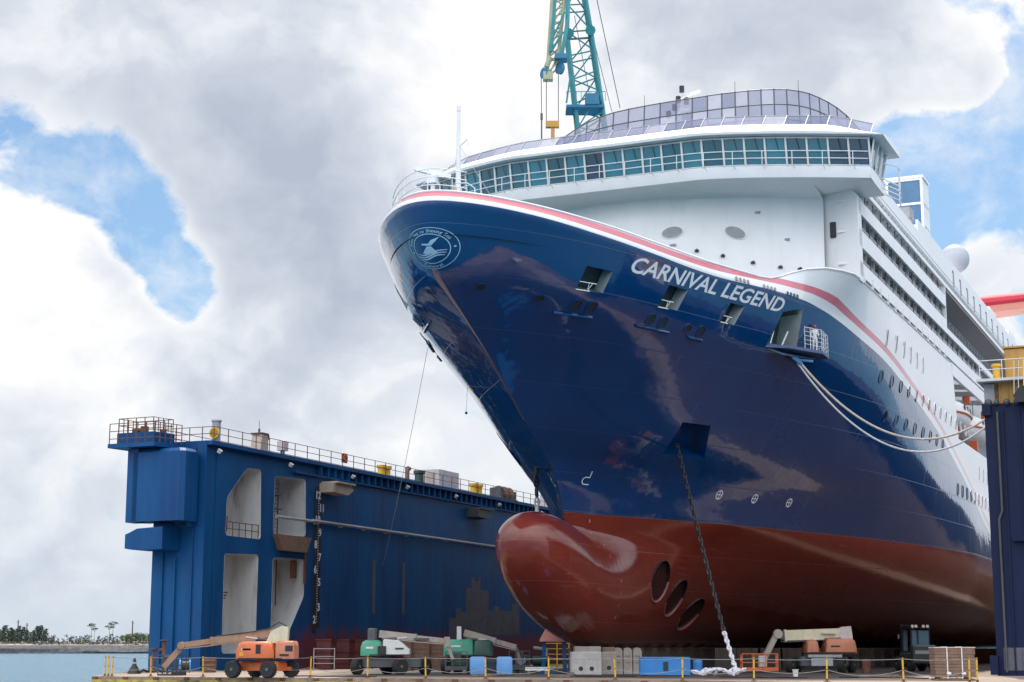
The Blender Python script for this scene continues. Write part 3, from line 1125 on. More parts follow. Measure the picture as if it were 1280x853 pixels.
# thruster signs (white ring with a cross), bulb mark, draught marks
for u in (12.3, 16.2, 20.4):
    for sd in (1, -1):
        shp = [ring2d(0, 0, .27, .36, 24), ([(-.3, -.035), (.3, -.035), (.3, .035), (-.3, .035)], [(0, 1, 2, 3)]), ([(-.035, -.3), (.035, -.3), (.035, .3), (-.035, .3)], [(0, 1, 2, 3)])]
        decal('thruster_sign', shp, plane_map(u, 11.8, sd), 'letter_white', ship)
for sd in (1, -1):
    shp = [ring2d(-.1, -.2, .21, .28, 14, PI / 2, PI * 1.5), ([(-.1, -.48), (.3, -.48), (.3, -.41), (-.1, -.41)], [(0, 1, 2, 3)]), ([(-.1, .01), (.2, .01), (.2, .08), (-.1, .08)], [(0, 1, 2, 3)]), ([(.14, .01), (.21, .01), (.21, .5), (.14, .5)], [(0, 1, 2, 3)])]
    decal('bulb_mark', shp, plane_map(0.95, 12.1, sd), 'letter_white', ship)
    for i in range(9):
        zz = 9.4 - i * 0.75
        shp = [text2d(str(8 - i) if 8 - i > 0 else 'K', 0, 0.01)] if i % 1 == 0 else []
        v, f = shp[0]
        shp = [([(x * 0.28, y * 0.28) for x, y in v], f)]
        decal('draught_mark', shp, plane_map(2.2 if i < 4 else 3.2, zz, sd, UNDER_BVH), 'tarp_pink', ship)

def disc_part(name, u, z, side, rx, rz_, mats, rim=0.05, square=False):
    p, n, t, b = frame(u, z, side)
    m = MB()
    N = 16
    def ring(a, c, o):
        out = []
        for k in range(N):
            an = 2 * PI * (k + .5) / N
            x, y = math.cos(an), math.sin(an)
            if square:
                s = 1 / max(abs(x), abs(y))
                s = 1 + (s - 1) * 0.85
                x, y = x * s, y * s
            out.append(p + t * (x * a) + b * (y * c) + n * o)
        return out
    m.grid([ring(rx + rim, rz_ + rim, 0.0), ring(rx + rim, rz_ + rim, 0.05), ring(rx, rz_, 0.05), ring(rx, rz_, 0.012)], True)
    m.m = 1
    m.add(ring(rx, rz_, 0.012), [tuple(range(N))])
    return m.build(name, list(mats), ship, fix=False)

for sd in (1, -1):
    for u, z in ((-15.9, 21.0), (-12.7, 20.8), (-1.15, 20.72)):
        f = disc_part('fairlead', u, z, sd, .3, .24, ('hull_paint', 'black_steel'), 0.1)
    for u in (-10.5, -9.5, -4.75, -3.6, 0.15):
        disc_part('mooring_slot', u, 20.72, sd, .3, .36, ('hull_paint', 'dark_recess'), 0.06, True)
    for ua, ub_ in ((-11.2, -8.9), (-5.5, -2.6), (-.7, 0.7)):
        m = MB()
        pa = [on_hull(ua + (ub_ - ua) * k / 6, 20.28, sd) for k in range(7)]
        m.tube([p + n * 0.06 for p, n in pa], 0.1, 8)
        m.build('slot_sill', 'hull_paint', ship, smooth=True)
    for u in (2.0, 4.9, 7.6):
        p, n, t, b = frame(u, 24.12, sd)
        m = MB()
        for k in range(4):
            c = p + t * (k * 0.42 - .63) + n * 0.03
            m.bar(c - b * .13, c + b * .13, .28, .05)
        m.build('louvre', 'recess_teal' if u > 7 else 'grey_paint', ship)
# portholes
for sd in (1, -1):
    for i in range(6):
        disc_part('porthole', 24.2 + i * 2.62, 23.9, sd, .17, .6, ('white_trim', 'port_glass'), 0.06, True)
    for i in range(15):
        u = 24.1 + i * 2.6
        disc_part('porthole', u, 21.05, sd, .33, .42, ('hull_paint', 'port_glass'), 0.09)
    for i in range(8):
        disc_part('porthole', 27.1 + i * 2.72, 18.55, sd, .33, .42, ('hull_paint', 'port_glass'), 0.09)
    for i in range(10):
        disc_part('porthole', 53.1 + i * 2.2, 15.3, sd, .3, .5, ('hull_paint', 'port_glass'), 0.06, True)
    for i in range(5):
        disc_part('porthole', 65.3 + i * 2.6, 17.9, sd, .2, .6, ('white_trim', 'port_glass'), 0.06, True)

# ---- lifeboat recess in the side, aft of the forward house
for sd in (1, -1):
    bm = bmesh.new()
    bm.from_mesh(hull.data)
    for co, no in ((Vector((52.5, 0, 0)), Vector((1, 0, 0))), (Vector((0, 0, 19.85)), Vector((0, 0, 1))), (Vector((53.9, 0, 19.85)), Vector((1, 0, 0.27)))):
        fs = [f for f in bm.faces if f.calc_center_median().x > 40 and f.calc_center_median().z > 18]
        bmesh.ops.bisect_plane(bm, geom=fs + list({e for f in fs for e in f.edges}) + list({v for f in fs for v in f.verts}), plane_co=co, plane_no=no, dist=1e-4)
    dl = [f for f in bm.faces if f.calc_center_median().z > 19.85 and (f.calc_center_median() - Vector((53.9, 0, 19.85))).dot(Vector((1, 0, 0.27))) > 0 and f.calc_center_median().x < 205]
    bmesh.ops.delete(bm, geom=dl, context='FACES')
    bm.to_mesh(hull.data)
    bm.free()
m = MB()
for sd in (1, -1):
    m.quad(L(50, 12.4 * sd, 19.85), L(215, 12.4 * sd, 19.85), L(215, 12.4 * sd, 26.4), L(50, 12.4 * sd, 26.4))
    m.quad(L(50, 12.4 * sd, 19.87), L(215, 12.4 * sd, 19.87), L(215, 16.05 * sd, 19.87), L(50, 16.05 * sd, 19.87))
    m.quad(L(51.8, 12.4 * sd, 19.85), L(51.8, 16.0 * sd, 19.85), L(51.8, 16.0 * sd, 26.4), L(51.8, 12.4 * sd, 26.4))
m.build('boat_deck', 'grey_paint', ship, fix=False)
# ---- superstructure : front wall
def uw(v):
    a = max(0, abs(v) - 6.5) / 11.0
    return 8.0 + 4.2 * a ** 1.35
def ufront(v, z):
    return 9.9 + 0.0245 * v * v + (z - 24) * 0.05
fr = MB()
VS = [-13.6 + 27.2 * i / 40 for i in range(41)]
rws = []
for z in (23.0, 25, 27, 29, 31, 32.25):
    rws.append([L(ufront(v, z), v, z) for v in VS])
for t in (0.25, 0.5, 0.75, 1.0):
    z = 32.25 + 0.48 * t ** 1.0
    k = t ** 2.2
    rws.append([L(ufront(v, 32.25) * (1 - k) + (uw(v) + .12) * k, v, z) for v in VS])
fr.grid(rws)
front = fr.build('front_bulkhead', 'white_paint', ship, smooth=True, angle=50)
orient = front
FRONT_BVH = mesh_bvh(front.data)
def on_front(v, z):
    p, n, i, d = FRONT_BVH.ray_cast(Vector((-10, -v, z)), Vector((1, 0, 0)))
    if n.x > 0:
        n = -n
    return p, n
def front_disc(name, v, z, a, c, mat, tilt=0.0, N=20):
    p, n = on_front(v, z)
    b = (Vector((0, 0, 1)) - n * n.z).normalized()
    t = b.cross(n).normalized()
    m = MB()
    ct, st = math.cos(tilt), math.sin(tilt)
    def rg(k, o):
        out = []
        for i in range(N):
            x, y = a * k * math.cos(2 * PI * i / N), c * k * math.sin(2 * PI * i / N)
            out.append(p + t * (x * ct - y * st) + b * (x * st + y * ct) + n * o)
        return out
    m.grid([rg(1.12, 0), rg(1.12, .04), rg(1, .04), rg(1, .015)], True)
    m.m = 1
    m.add(rg(1, .015), [tuple(range(N))])
    return m.build(name, ['white_trim', mat], ship, fix=False)
front_disc('oval_window', 3.95, 29.9, .72, .4, 'grey_paint', R(8))
front_disc('oval_window', 8.1, 29.75, .72, .4, 'grey_paint', R(-20))
front_disc('oval_window', -3.95, 29.9, .72, .4, 'grey_paint', R(-8))
front_disc('oval_window', -8.1, 29.75, .72, .4, 'grey_paint', R(20))
for v, z in ((5.6, 28.5), (7.3, 28.1), (9.2, 27.6), (10.9, 27.3), (12.1, 27.2)):
    m = MB()
    p, n = on_front(v, z)
    m.box(p + n * .04, (.2, .26, .16), 0)
    m.sphere(p + n * .14 + Vector((0, 0, .03)), .1, 10, 6)
    m.build('deck_light', 'dark_grey', ship, smooth=True)
for v, z in ((9.5, 31.2), (11.3, 29.3), (4.0, 29.0)):
    p, n = on_front(v, z)
    m = MB()
    m.box(p + n * .03, (.08, .45, .14), 0)
    m.build('vent_grille', 'grey_paint', ship)

# forward ends of the side house, level with the plating
for sd in (1, -1):
    m = MB()
    pts = [(13.2, 26.2), (16.1, 26.2), (16.1, 32.2), (15.6, 32.75), (14.4, 32.95), (13.2, 32.7)]
    m.prism([L(14.1 + (16.1 - v) * 0.35, v * sd, z) for v, z in pts], (1.2, 0, 0))
    m.build('end_plate', 'white_paint', ship)
    m = MB()
    for k, (h, w) in enumerate(((1.15, .42),)):
        m.box(L(14.1 + .75, 14.25 * sd, 30.0), (.5, .42, 1.1), 0)
    m.build('end_door', 'black_steel', ship, bevel=.03)
    m = MB()
    m.box(L(15.0, 15.5 * sd, 33.0), (.8, .7, .45))
    m.cyl(L(14.6, 14.6 * sd, 32.9), L(14.6, 14.6 * sd, 33.5), .08, 8)
    m.tube([L(14.4, 15.9 * sd, 32.9), L(14.4, 15.9 * sd, 33.7), L(15.2, 15.9 * sd, 33.7)], .05, 6)
    m.build('deck_fitting', 'grey_paint', ship)
    m = MB()
    m.lathe(L(14.35, 15.95 * sd, 33.45), [(.2, -.06), (.34, -.06), (.34, .06), (.2, .06), (.2, -.06)], 16, 'x')
    m.build('lifebuoy', 'lifeboat_orange', ship)

# ---- bridge : sill band, wings, windows, roof
WS = {1: 17.5, -1: 15.0}
WV = [-15.0 + 32.5 * i / 70 for i in range(71)]
m = MB()
rws = []
for du, z in ((0.55, 32.62), (0.06, 32.72), (-0.02, 33.05), (-0.04, 33.5), (0.35, 33.52)):
    rws.append([L(uw(v) + du, v, z) for v in WV])
m.grid(rws)
# undersides of the wings and the wing bodies
for sd in (1, -1):
    vs_ = [13.0 + (WS[sd] - 13.0) * i / 12 for i in range(13)]
    m.grid([[L(uw(v) + .06, v * sd, 32.7) for v in vs_], [L(16.6, v * sd, 32.55) for v in vs_]])
    w = WS[sd]
    m.grid([[L(uw(w) - .03, w * sd, 32.7), L(14, w * sd, 32.62), L(16.6, (w - .05) * sd, 32.55)], [L(uw(w) - .03, w * sd, 33.52), L(14, w * sd, 33.52), L(16.6, (w - .05) * sd, 33.52)]])
    m.grid([[L(16.6, v * sd, 32.55) for v in (13, w - .05)], [L(16.6, v * sd, 35.4) for v in (13, w - .05)]])
m.build('bridge_sill', 'white_paint', ship, smooth=True, angle=35)
NWIN = 24
# equal arc steps along the window line
arc = [0]
fine = [-15.0 + 32.5 * i / 700 for i in range(701)]
for a, c in zip(fine, fine[1:]):
    arc.append(arc[-1] + math.hypot(c - a, uw(c) - uw(a)))
def v_at(sv):
    for i, a in enumerate(arc):
        if a >= sv:
            return fine[i]
    return 17.5
div = [v_at(arc[-1] * i / NWIN) for i in range(NWIN + 1)]
ZL, ZH, LEAN = 33.52, 35.38, 0.42
frm = MB()
for i in range(NWIN):
    a, c = div[i], div[i + 1]
    e = 0.06
    g = MB()
    da = a + (c - a) * e
    dc = c - (c - a) * e
    j0, j1, j2 = (random.uniform(0, .05) for _ in range(3))
    g.quad(L(uw(da) + .06 + j0, da, ZL), L(uw(dc) + .06 + j1, dc, ZL), L(uw(dc) + .06 + j1 + j2 - j0 - LEAN, dc, ZH), L(uw(da) + .06 + j2 - LEAN, da, ZH))
    g.build('bridge_window', {22: 'bridge_glass_dark', 23: 'bridge_glass_dark', 10: 'bridge_glass_dark', 9: 'bridge_glass_bright', 12: 'bridge_glass_bright', 13: 'bridge_glass_bright', 15: 'bridge_glass_bright'}.get(i, ['bridge_glass', 'bridge_glass', 'bridge_glass_bright', 'bridge_glass_mid'][(i * 5 + 3) % 4]), ship, fix=False)
for v in div:
    frm.bar(L(uw(v), v, ZL - .05), L(uw(v) - LEAN, v, ZH + .05), .13, .12)
for z, le in ((ZL + .03, 0), (ZH - .02, LEAN)):
    frm.tube([L(uw(v) - le, v, z) for v in WV], .06, 4)
for sd in (1, -1):
    # side windows of the wing
    for u0_, u1_ in ((12.35, 13.6), (13.75, 15.0), (15.1, 16.3)):
        g = MB()
        g.quad(L(u0_, (WS[sd] - .08) * sd, ZL), L(u1_, (WS[sd] - .08) * sd, ZL), L(u1_, (WS[sd] + .25) * sd, ZH), L(u0_, (WS[sd] + .25) * sd, ZH))
        g.build('bridge_window', 'bridge_glass', ship, fix=False)
    for u_ in (12.25, 13.68, 15.05, 16.4):
        frm.bar(L(u_, (WS[sd] - .05) * sd, ZL), L(u_ - .1, (WS[sd] + .3) * sd, ZH), .13, .1)
    frm.tube([L(12.2, (WS[sd] - .04) * sd, ZL), L(16.5, (WS[sd] - .04) * sd, ZL)], .06, 4)
frm.build('window_frame', 'white_trim', ship)
wp = MB()
for i in range(1, NWIN):
    a, c = div[i], div[i + 1] if i + 1 < len(div) else div[i]
    mm = (a * .45 + c * .55)
    wp.bar(L(uw(mm) - LEAN - .02, mm, ZH - .05), L(uw(mm) - LEAN * .45 - .03, mm + .18, ZL + .9), .03, .03)
wp.build('wiper', 'black_steel', ship)
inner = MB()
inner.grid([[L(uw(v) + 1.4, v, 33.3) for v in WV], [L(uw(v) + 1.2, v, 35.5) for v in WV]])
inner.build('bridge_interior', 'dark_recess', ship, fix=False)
# roof with sloped white brow
RV = [-15.9 + 34.4 * i / 74 for i in range(75)]
def tip(v, z):
    t = max(0, (v - 14.5) / 4.0, (-v - 12.5) / 3.4)
    return 35.46 + (z - 35.46) * (1 - .7 * min(1, t) ** 1.3)
prof = [(0.6, 35.42), (-0.95, 35.5), (-1.0, 35.68), (-0.55, 36.05), (0.75, 36.62), (1.5, 36.72), (8.0, 36.72), (8.0, 35.42)]
m = MB()
rws = [[L(min(uw(v) + du, 17.6 if du > 5 else 99), v, tip(v, z)) for v in RV] for du, z in prof]
m.grid(rws + [rws[0]])
for k in (0, -1):
    m.add([r[k] for r in rws], [tuple(range(len(rws)))])
m.build('bridge_roof', 'white_paint', ship, smooth=True, angle=30)
# rail in front of the windows
m = MB()
for z in (33.85, 34.35):
    m.tube([L(uw(v) - .75, v, z) for v in WV], .03, 6)
for i in range(0, 71, 4):
    v = WV[i]
    m.tube([L(uw(v) - .1, v, 33.3), L(uw(v) - .75, v, 33.45), L(uw(v) - .75, v, 34.35)], .028, 6)
m.build('window_rail', 'white_trim', ship, smooth=True)
for sd in (1, -1):
    m = MB()
    for k in range(4):
        m.tube([L(15.4, (WS[sd] + .1) * sd, 33.5 - k * .35), L(16.8, (WS[sd] + 1.0) * sd, 33.2 - k * .35), L(17.8, (WS[sd] + .9) * sd, 33.1 - k * .35)], .045, 6)
    for q in ((16.8, WS[sd] + 1.0), (17.8, WS[sd] + .9)):
        m.tube([L(q[0], q[1] * sd, 32.0), L(q[0], q[1] * sd, 34.6)], .035, 6)
    m.tube([L(15.6, (WS[sd] + .2) * sd, 34.6), L(16.8, (WS[sd] + 1.0) * sd, 34.6), L(17.8, (WS[sd] + .9) * sd, 34.6)], .035, 6)
    m.build('wing_ladder', 'white_trim', ship, smooth=True)

# glass wind screens on the deck above the bridge
def screen(line, top, nrow, name_f, mats, dark):
    fm = MB()
    for i in range(len(line) - 1):
        for r in range(nrow):
            a0, a1 = r / nrow, (r + 1) / nrow
            q = [line[i].lerp(top[i], a0), line[i + 1].lerp(top[i + 1], a0), line[i + 1].lerp(top[i + 1], a1), line[i].lerp(top[i], a1)]
            g = MB()
            g.quad(*q)
            g.build('screen_panel', mats[(i * 7 + r * 3 + (i // 3)) % len(mats)], ship, fix=False)
    for i in range(len(line)):
        fm.bar(line[i], top[i] + (top[i] - line[i]).normalized() * .04, .055, .08)
    for r in range(nrow + 1):
        fm.tube([a.lerp(c, r / nrow) for a, c in zip(line, top)], .045, 5)
    fm.build('screen_frame', dark, ship)
vs_ = [-15.0 + 32.4 * i / 24 for i in range(25)]
screen([L(uw(v) + 1.0, v, tip(v, 36.66) - .02) for v in vs_], [L(uw(v) + 2.1, v, tip(v, 36.66) + .97) for v in vs_], 1, 's', ['screen_glass', 'screen_glass', 'screen_glass_dark', 'screen_glass_pale'], 'grey_paint')
TALL = [(15.0, -8.2, 37.2), (13.0, -6.8, 37.6), (12.2, -5.4, 38.2), (12.0, -4.0, 38.9), (12.0, -2.4, 39.5), (12.05, -.6, 39.85), (12.1, 1.4, 40.0), (12.15, 3.4, 40.1), (12.2, 5.4, 40.15), (12.25, 7.2, 40.2), (12.35, 8.8, 40.2), (12.6, 10.3, 40.2), (13.2, 11.7, 40.2), (14.4, 12.8, 40.2), (16.0, 13.6, 40.1), (18.0, 14.2, 40.0), (21.2, 14.6, 39.9), (24.0, 14.7, 39.8), (27.0, 14.8, 39.6)]
pl = pchip(list(range(len(TALL))), [t[0] for t in TALL]), pchip(list(range(len(TALL))), [t[1] for t in TALL]), pchip(list(range(len(TALL))), [t[2] for t in TALL])
NP = 30
ln, tp = [], []
for i in range(NP + 1):
    x = i * (len(TALL) - 1) / NP
    u, v, z = pl[0](x), pl[1](x), pl[2](x)
    ln.append(L(u, v, 36.75))
    tp.append(L(u + .5, v * .985, z))
screen(ln, tp, 3, 't', ['screen_glass', 'screen_glass_dark', 'screen_glass', 'screen_glass_pale', 'screen_glass'], 'dark_grey')

# ---- side house, deck by deck
LEN0, LEN1 = 14.3, 210.0
def side_box(m, u0_, u1_, v0_, v1_, z0_, z1_, sd):
    m.box(L((u0_ + u1_) / 2, sd * (v0_ + v1_) / 2, (z0_ + z1_) / 2), (u1_ - u0_, abs(v1_ - v0_), z1_ - z0_))
for sd in (1, -1):
    m = MB()
    side_box(m, 14.4, LEN1, 15.9, 16.1, 26.62, 27.58, sd)      # bands between the balcony rows
    side_box(m, 14.4, 50.3, 15.9, 16.1, 28.72, 29.9, sd)
    side_box(m, 50.3, LEN1, 15.9, 16.1, 28.72, 29.25, sd)
    side_box(m, 14.4, 50.3, 15.9, 16.1, 31.08, 32.05, sd)
    side_box(m, 15.4, LEN1, 15.88, 16.12, 32.95, 33.3, sd)
    side_box(m, 18.0, LEN1, 15.5, 15.7, 34.25, 35.7, sd)
    side_box(m, 40.5, LEN1, 15.45, 15.66, 35.7, 36.75, sd)
    side_box(m, 51.8, LEN1, 15.9, 16.1, 25.3, 26.4, sd)
    for z in (27.58, 29.85, 32.0):
        side_box(m, 14.4, 50.3 if z > 29 else LEN1, 14.6, 15.9, z - .14, z - .02, sd)
    m.build('side_band', 'white_paint', ship)
    m = MB()
    side_box(m, 50.3, LEN1, 12.8, 16.0, 32.75, 32.92, sd)
    m.build('deck_overhang', 'balcony_soffit', ship)
    m = MB()
    side_box(m, 50.15, 50.4, 12.8, 16.1, 29.2, 32.95, sd)
    m.build('end_screen', 'white_paint', ship)
    m = MB()
    side_box(m, 50.3, LEN1, 12.55, 12.8, 28.9, 32.8, sd)
    m.build('inner_wall', 'grey_paint', ship)
    # handrail and stanchions along the open deck, and aft of the screen
    m = MB()
    for z in (33.55, 33.85, 34.15):
        m.tube([L(16.5, 16.05 * sd, z), L(120, 16.05 * sd, z)], .03, 5)
    u = 16.5
    while u < 120:
        m.bar(L(u, 16.05 * sd, 33.3), L(u, 15.75 * sd, 34.2), .05, .05)
        u += 1.25
    m.build('side_rail', 'white_trim', ship)
    m = MB()
    for z in (29.55, 29.85, 30.15):
        m.tube([L(50.5, 15.95 * sd, z), L(140, 15.95 * sd, z)], .035, 5)
    u = 51
    while u < 140:
        m.bar(L(u, 15.95 * sd, 29.2), L(u, 15.95 * sd, 30.15), .05, .05)
        u += 1.8
    m.build('recess_rail', 'grey_paint', ship)
    # promenade gap under the first band with its dividers
    m = MB()
    side_box(m, 14.4, 52, 13.6, 13.8, 25.0, 26.7, sd)
    m.build('promenade_wall', 'dark_grey', ship)
    for k in range(13):
        m = MB()
        c = 15.4 + k * 2.75
        m.prism([L(c, 16.2 * sd, 26.25), L(c, 14.2 * sd, 26.25), L(c, 14.2 * sd, 27.0), L(c, 16.2 * sd, 27.0)], (.09, 0, 0))
        m.build('deck_divider', 'white_trim', ship)
# balconies, one part each
bal = None
nb = 0
for sd, last in ((1, 94), (-1, 60)):
    for z0_, z1_, ua, ue in ((27.58, 28.72, 14.6, 72), (29.9, 31.08, 14.6, 50.0), (32.05, 32.95, 16.2, 50.0)):
        u = ua
        while u + 2.6 < ue:
            if bal is None or bal[0] != (z1_ - z0_, sd):
                g = MB()
                h = z1_ - z0_
                g.m = 0
                g.quad(L(0, 14.7 * sd, 0), L(2.72, 14.7 * sd, 0), L(2.72, 14.7 * sd, h), L(0, 14.7 * sd, h))
                g.m = 1
                g.box(L(.04, 15.4 * sd, h / 2), (.08, 1.05, h))
                g.bar(L(.9, 14.75 * sd, 0), L(.9, 14.75 * sd, h), .1, .1)
                g.m = 2
                g.quad(L(.12, 15.93 * sd, 0), L(2.66, 15.93 * sd, 0), L(2.66, 15.93 * sd, h * .42), L(.12, 15.93 * sd, h * .42))
                g.bar(L(1.4, 15.93 * sd, 0), L(1.4, 15.93 * sd, h), .07, .07)
                o = g.build('balcony', ['port_glass', 'grey_paint', 'balcony_glass'], ship, fix=False, loc=(u, 0, z0_))
                bal = ((z1_ - z0_, sd), o)
            else:
                o = bal[1].copy()
                COL.objects.link(o)
                o.location = (u, 0, z0_)
            nb += 1
            u += 2.72
core = MB()
core.box((112, 0, 30.5), (192, 25.0, 11.0))
core.box((32, 0, 30.4), (34, 29.2, 9.0))
core.box((112, 0, 35.6), (190, 30.6, 1.2))
core.build('deckhouse', 'white_paint', ship)
# windows / doors on the upper band aft
for k in range(14):
    m = MB()
    u = 58 + k * 4.2
    m.box(L(u, 15.68, 35.2), (.7, .08, 1.5))
    m.build('deck_door', 'port_glass', ship)
# lifebuoy boxes, deck crates along the top
for u, w, h in ((40.6, 1.6, 1.0), (88, 5, 1.1), (96, 3, .8), (104, 6, 1.3)):
    m = MB()
    m.box(L(u, 14.6, 36.75 + h / 2), (w, 1.2, h))
    m.build('deck_locker', 'grey_paint' if w < 2 else 'white_paint', ship, bevel=.05)
# glass lift tower
m = MB()
for du, dv in ((-1.4, -1.5), (1.4, -1.5), (1.4, 1.5), (-1.4, 1.5)):
    m.bar(L(49 + du, 13.4 + dv, 35.5), L(49 + du, 13.4 + dv, 42.3), .22, .22)
for z in (38.0, 40.0, 42.2):
    for a, c in (((-1.4, -1.5), (1.4, -1.5)), ((1.4, -1.5), (1.4, 1.5)), ((1.4, 1.5), (-1.4, 1.5)), ((-1.4, 1.5), (-1.4, -1.5))):
        m.bar(L(49 + a[0], 13.4 + a[1], z), L(49 + c[0], 13.4 + c[1], z), .16, .2)
m.box(L(49, 13.4, 42.4), (3.2, 3.4, .22))
tw = m.build('lift_tower', 'white_paint', ship)
m = MB()
m.box(L(49, 13.4, 38.9), (2.7, 2.9, 6.6))
m.build('tower_glass', 'lift_glass', tw)
m = MB()
m.box(L(49, 14.95, 38.9), (2.8, .06, 6.4))
m.build('tower_panel', 'white_paint', tw)
# radome
m = MB()
m.cyl(L(80, 12.6, 36.7), L(80, 12.6, 40.6), .5, 12)
m.sphere(L(80, 12.6, 42.1), 1.55, 24, 14)
m.build('radome', 'radome_white', ship, smooth=True)
# funnel with its wing
m = MB()
prof = [(126, 0), (128, 4.0), (136, 5.0), (144, 4.0), (146, 0), (144, -4.0), (136, -5.0), (128, -4.0)]
m.grid([[L(u + (z - 36) * .12, v * (1 - (z - 36) * .02), z) for u, v in prof] for z in (36, 40, 44, 48, 51)], True)
m.build('funnel', 'funnel_red', ship, smooth=True)
for sd in (1, -1):
    m = MB()
    rws = []
    for k in range(9):
        v = 2 + 16 * k / 8
        zc = 47.6 + 0.06 * v
        th = 2.0 - .05 * v
        ch = 4.4 - .1 * v
        rws.append([L(138 + ch * math.cos(a), v * sd, zc + th * math.sin(a) * (1 if math.sin(a) > 0 else .5)) for a in [2 * PI * q / 16 for q in range(16)]])
    m.grid(rws, True)
    m.add(rws[-1], [tuple(range(16))])
    m.build('funnel_wing', 'funnel_red', ship, smooth=True)
    m = MB()
    rws = []
    for k in range(9):
        v = 2 + 16 * k / 8
        zc = 47.6 + 0.06 * v
        rws.append([L(138 - 3.9 + .1 * v, v * sd, zc - .35), L(138 - 3.6 + .1 * v, v * sd, zc - 1.25), L(138 + 3.0 - .1 * v, v * sd, zc - 1.25), L(138 + 3.6 - .1 * v, v * sd, zc - .35)])
    m.grid(rws, True)
    m.add(rws[-1], [tuple(range(4))])
    m.build('wing_underside', 'funnel_under', ship)
# radar mast behind the screen
m = MB()
MU, MV = 22.0, 0.9
m.tube([L(MU, MV, 36.7), L(MU, MV, 41.6), L(MU + .3, MV, 43.6)], [.4, .3, .14], 8)
m.bar(L(MU, MV - .9, 42.6), L(MU, MV + .9, 42.6), .14, .14)
m.bar(L(MU, MV + .2, 43.6), L(MU, MV + 1.8, 43.9), .16, .2)
m.bar(L(MU, MV - .3, 41.0), L(MU - 2.2, MV - 1.3, 39.0), .2, .2)
rm = m.build('radar_mast', 'white_trim', ship, smooth=True)
for a, z in ((-.7, 42.0), (-.2, 42.5), (.1, 43.1), (.75, 42.9), (.4, 43.9)):
    m = MB()
    m.cyl(L(MU - .25, MV + a, z), L(MU - .25, MV + a, z + .5), .2, 8)
    m.build('mast_light', 'black_steel', rm, smooth=True)
# whip aerials on the screen top
for i in (10, 16, 21):
    m = MB()
    m.cyl(tp[i], tp[i] + Vector((0, 0, .8)), .018, 6)
    m.build('aerial', 'dark_grey', ship)

# ---- bow fittings : foremast, radar, bell, rails
m = MB()
m.tube([L(-15.6, 0, 23.2), L(-15.6, 0, 27.6), L(-15.6, 0, 31.3)], [.17, .15, .09], 10)
m.tube([L(-15.6, 0, 29.2), L(-15.6, .55, 29.6), L(-15.6, .6, 29.3)], .035, 6)
m.cyl(L(-15.6, 0, 31.3), L(-15.6, 0, 31.6), .12, 8)
m.tube([L(-15.6, 0, 29.4), L(-12, 2, 24.6)], .014, 4)
m.tube([L(-15.6, 0, 29.4), L(-12.5, -2.5, 24.6)], .014, 4)
m.tube([L(-15.6, 0, 28.6), L(-19.5, -2.2, 24.9)], .014, 4)
m.build('foremast', 'white_trim', ship, smooth=True)
m = MB()
m.tube([L(-18.4, -.2, 23.2), L(-18.4, -.2, 26.4)], .13, 8)
m.box(L(-18.4, -.2, 26.6), (.5, .5, .45))
m.box(L(-18.4, -.2, 27.0), (.28, 2.0, .26), rot=Matrix.Rotation(R(25), 3, 'Z') @ Matrix.Rotation(R(14), 3, 'X'))
m.tube([L(-18.6, -.75, 23.2), L(-18.6, -.75, 25.6)], .09, 8)
m.box(L(-18.6, -.75, 25.3), (.35, .35, .35))
m.build('bow_radar', 'white_paint', ship)
m = MB()
m.lathe(L(-17.6, .75, 26.0), [(.02, .36), (.09, .34), (.12, .1), (.2, 0), (.17, -.02)], 12)
m.build('ship_bell', 'beige_box', ship, smooth=True)
m = MB()
m.tube([L(-17.3, 1.9, 24.2), L(-17.3, 1.8, 26.2), L(-17.4, 1.4, 26.5), L(-17.6, .75, 26.5), L(-17.6, .75, 26.3)], .035, 6)
for dz_ in (.45, .9, 1.35):
    m.tube([L(u + .25, -v * .93 * far(u, z), z + dz_) for u, v, z in capline if u < -7][::-1] + [L(u + .25, v * .75, z + dz_) for u, v, z in capline[1:] if u < -18.4], .028, 5)
for k, (u, v, zz) in enumerate(capline):
    if u < -7 and k % 4 == 0:
        m.tube([L(u + .25, -v * .93 * far(u, zz), zz), L(u + .25, -v * .93 * far(u, zz), zz + 1.35)], .026, 5)
for q in range(4):
    c = -12.6 - q * .35
    m.tube([L(c, 3.2 - .5 * q, 24.6), L(c, 3.2 - .5 * q, 26.0), L(c + .5, 3.4 - .5 * q, 26.1)], .03, 5)
m.build('bow_railing', 'white_trim', ship, smooth=True)
# ---- mooring platform on the side, with its rail
m = MB()
fl = [(6.9, 11.2), (10.4, 12.2), (12.9, 13.1), (13.2, 14.0), (11.0, 14.1), (8.0, 12.6)]
m.prism([L(u, v, 20.72) for u, v in fl], (0, 0, .2))
m.prism([L(7.1, 11.2, 20.72), L(12.5, 13.0, 20.72), L(12.0, 13.3, 20.55), L(8.0, 12.2, 20.3)], (0, 0, .1))
plat = m.build('mooring_platform', 'platform_blue', ship)
m = MB()
edge = [L(9.4, 13.3, 20.92), L(11.0, 14.05, 20.92), L(13.15, 13.95, 20.92), L(12.9, 13.1, 20.92)]
for k in range(5):
    m.tube([e + Vector((0, 0, .28 * (k + 1))) for e in edge], .016 if k < 4 else .022, 6)
for a, c in zip(edge, edge[1:]):
    for t in (0, .33, .66):
        p = a.lerp(c, t)
        m.bar(p, p + Vector((0, 0, 1.42)), .035, .035)
m.bar(edge[-1], edge[-1] + Vector((0, 0, 1.42)), .06, .06)
m.build('platform_rail', 'white_trim', plat, smooth=True)
m = MB()
m.tube([L(9.3, 12.0, 23.6), L(12.9, 13.9, 22.3)], .02, 5)
m.tube([L(7.4, 11.5, 21.0), L(8.2, 11.6, 22.2)], .05, 6)
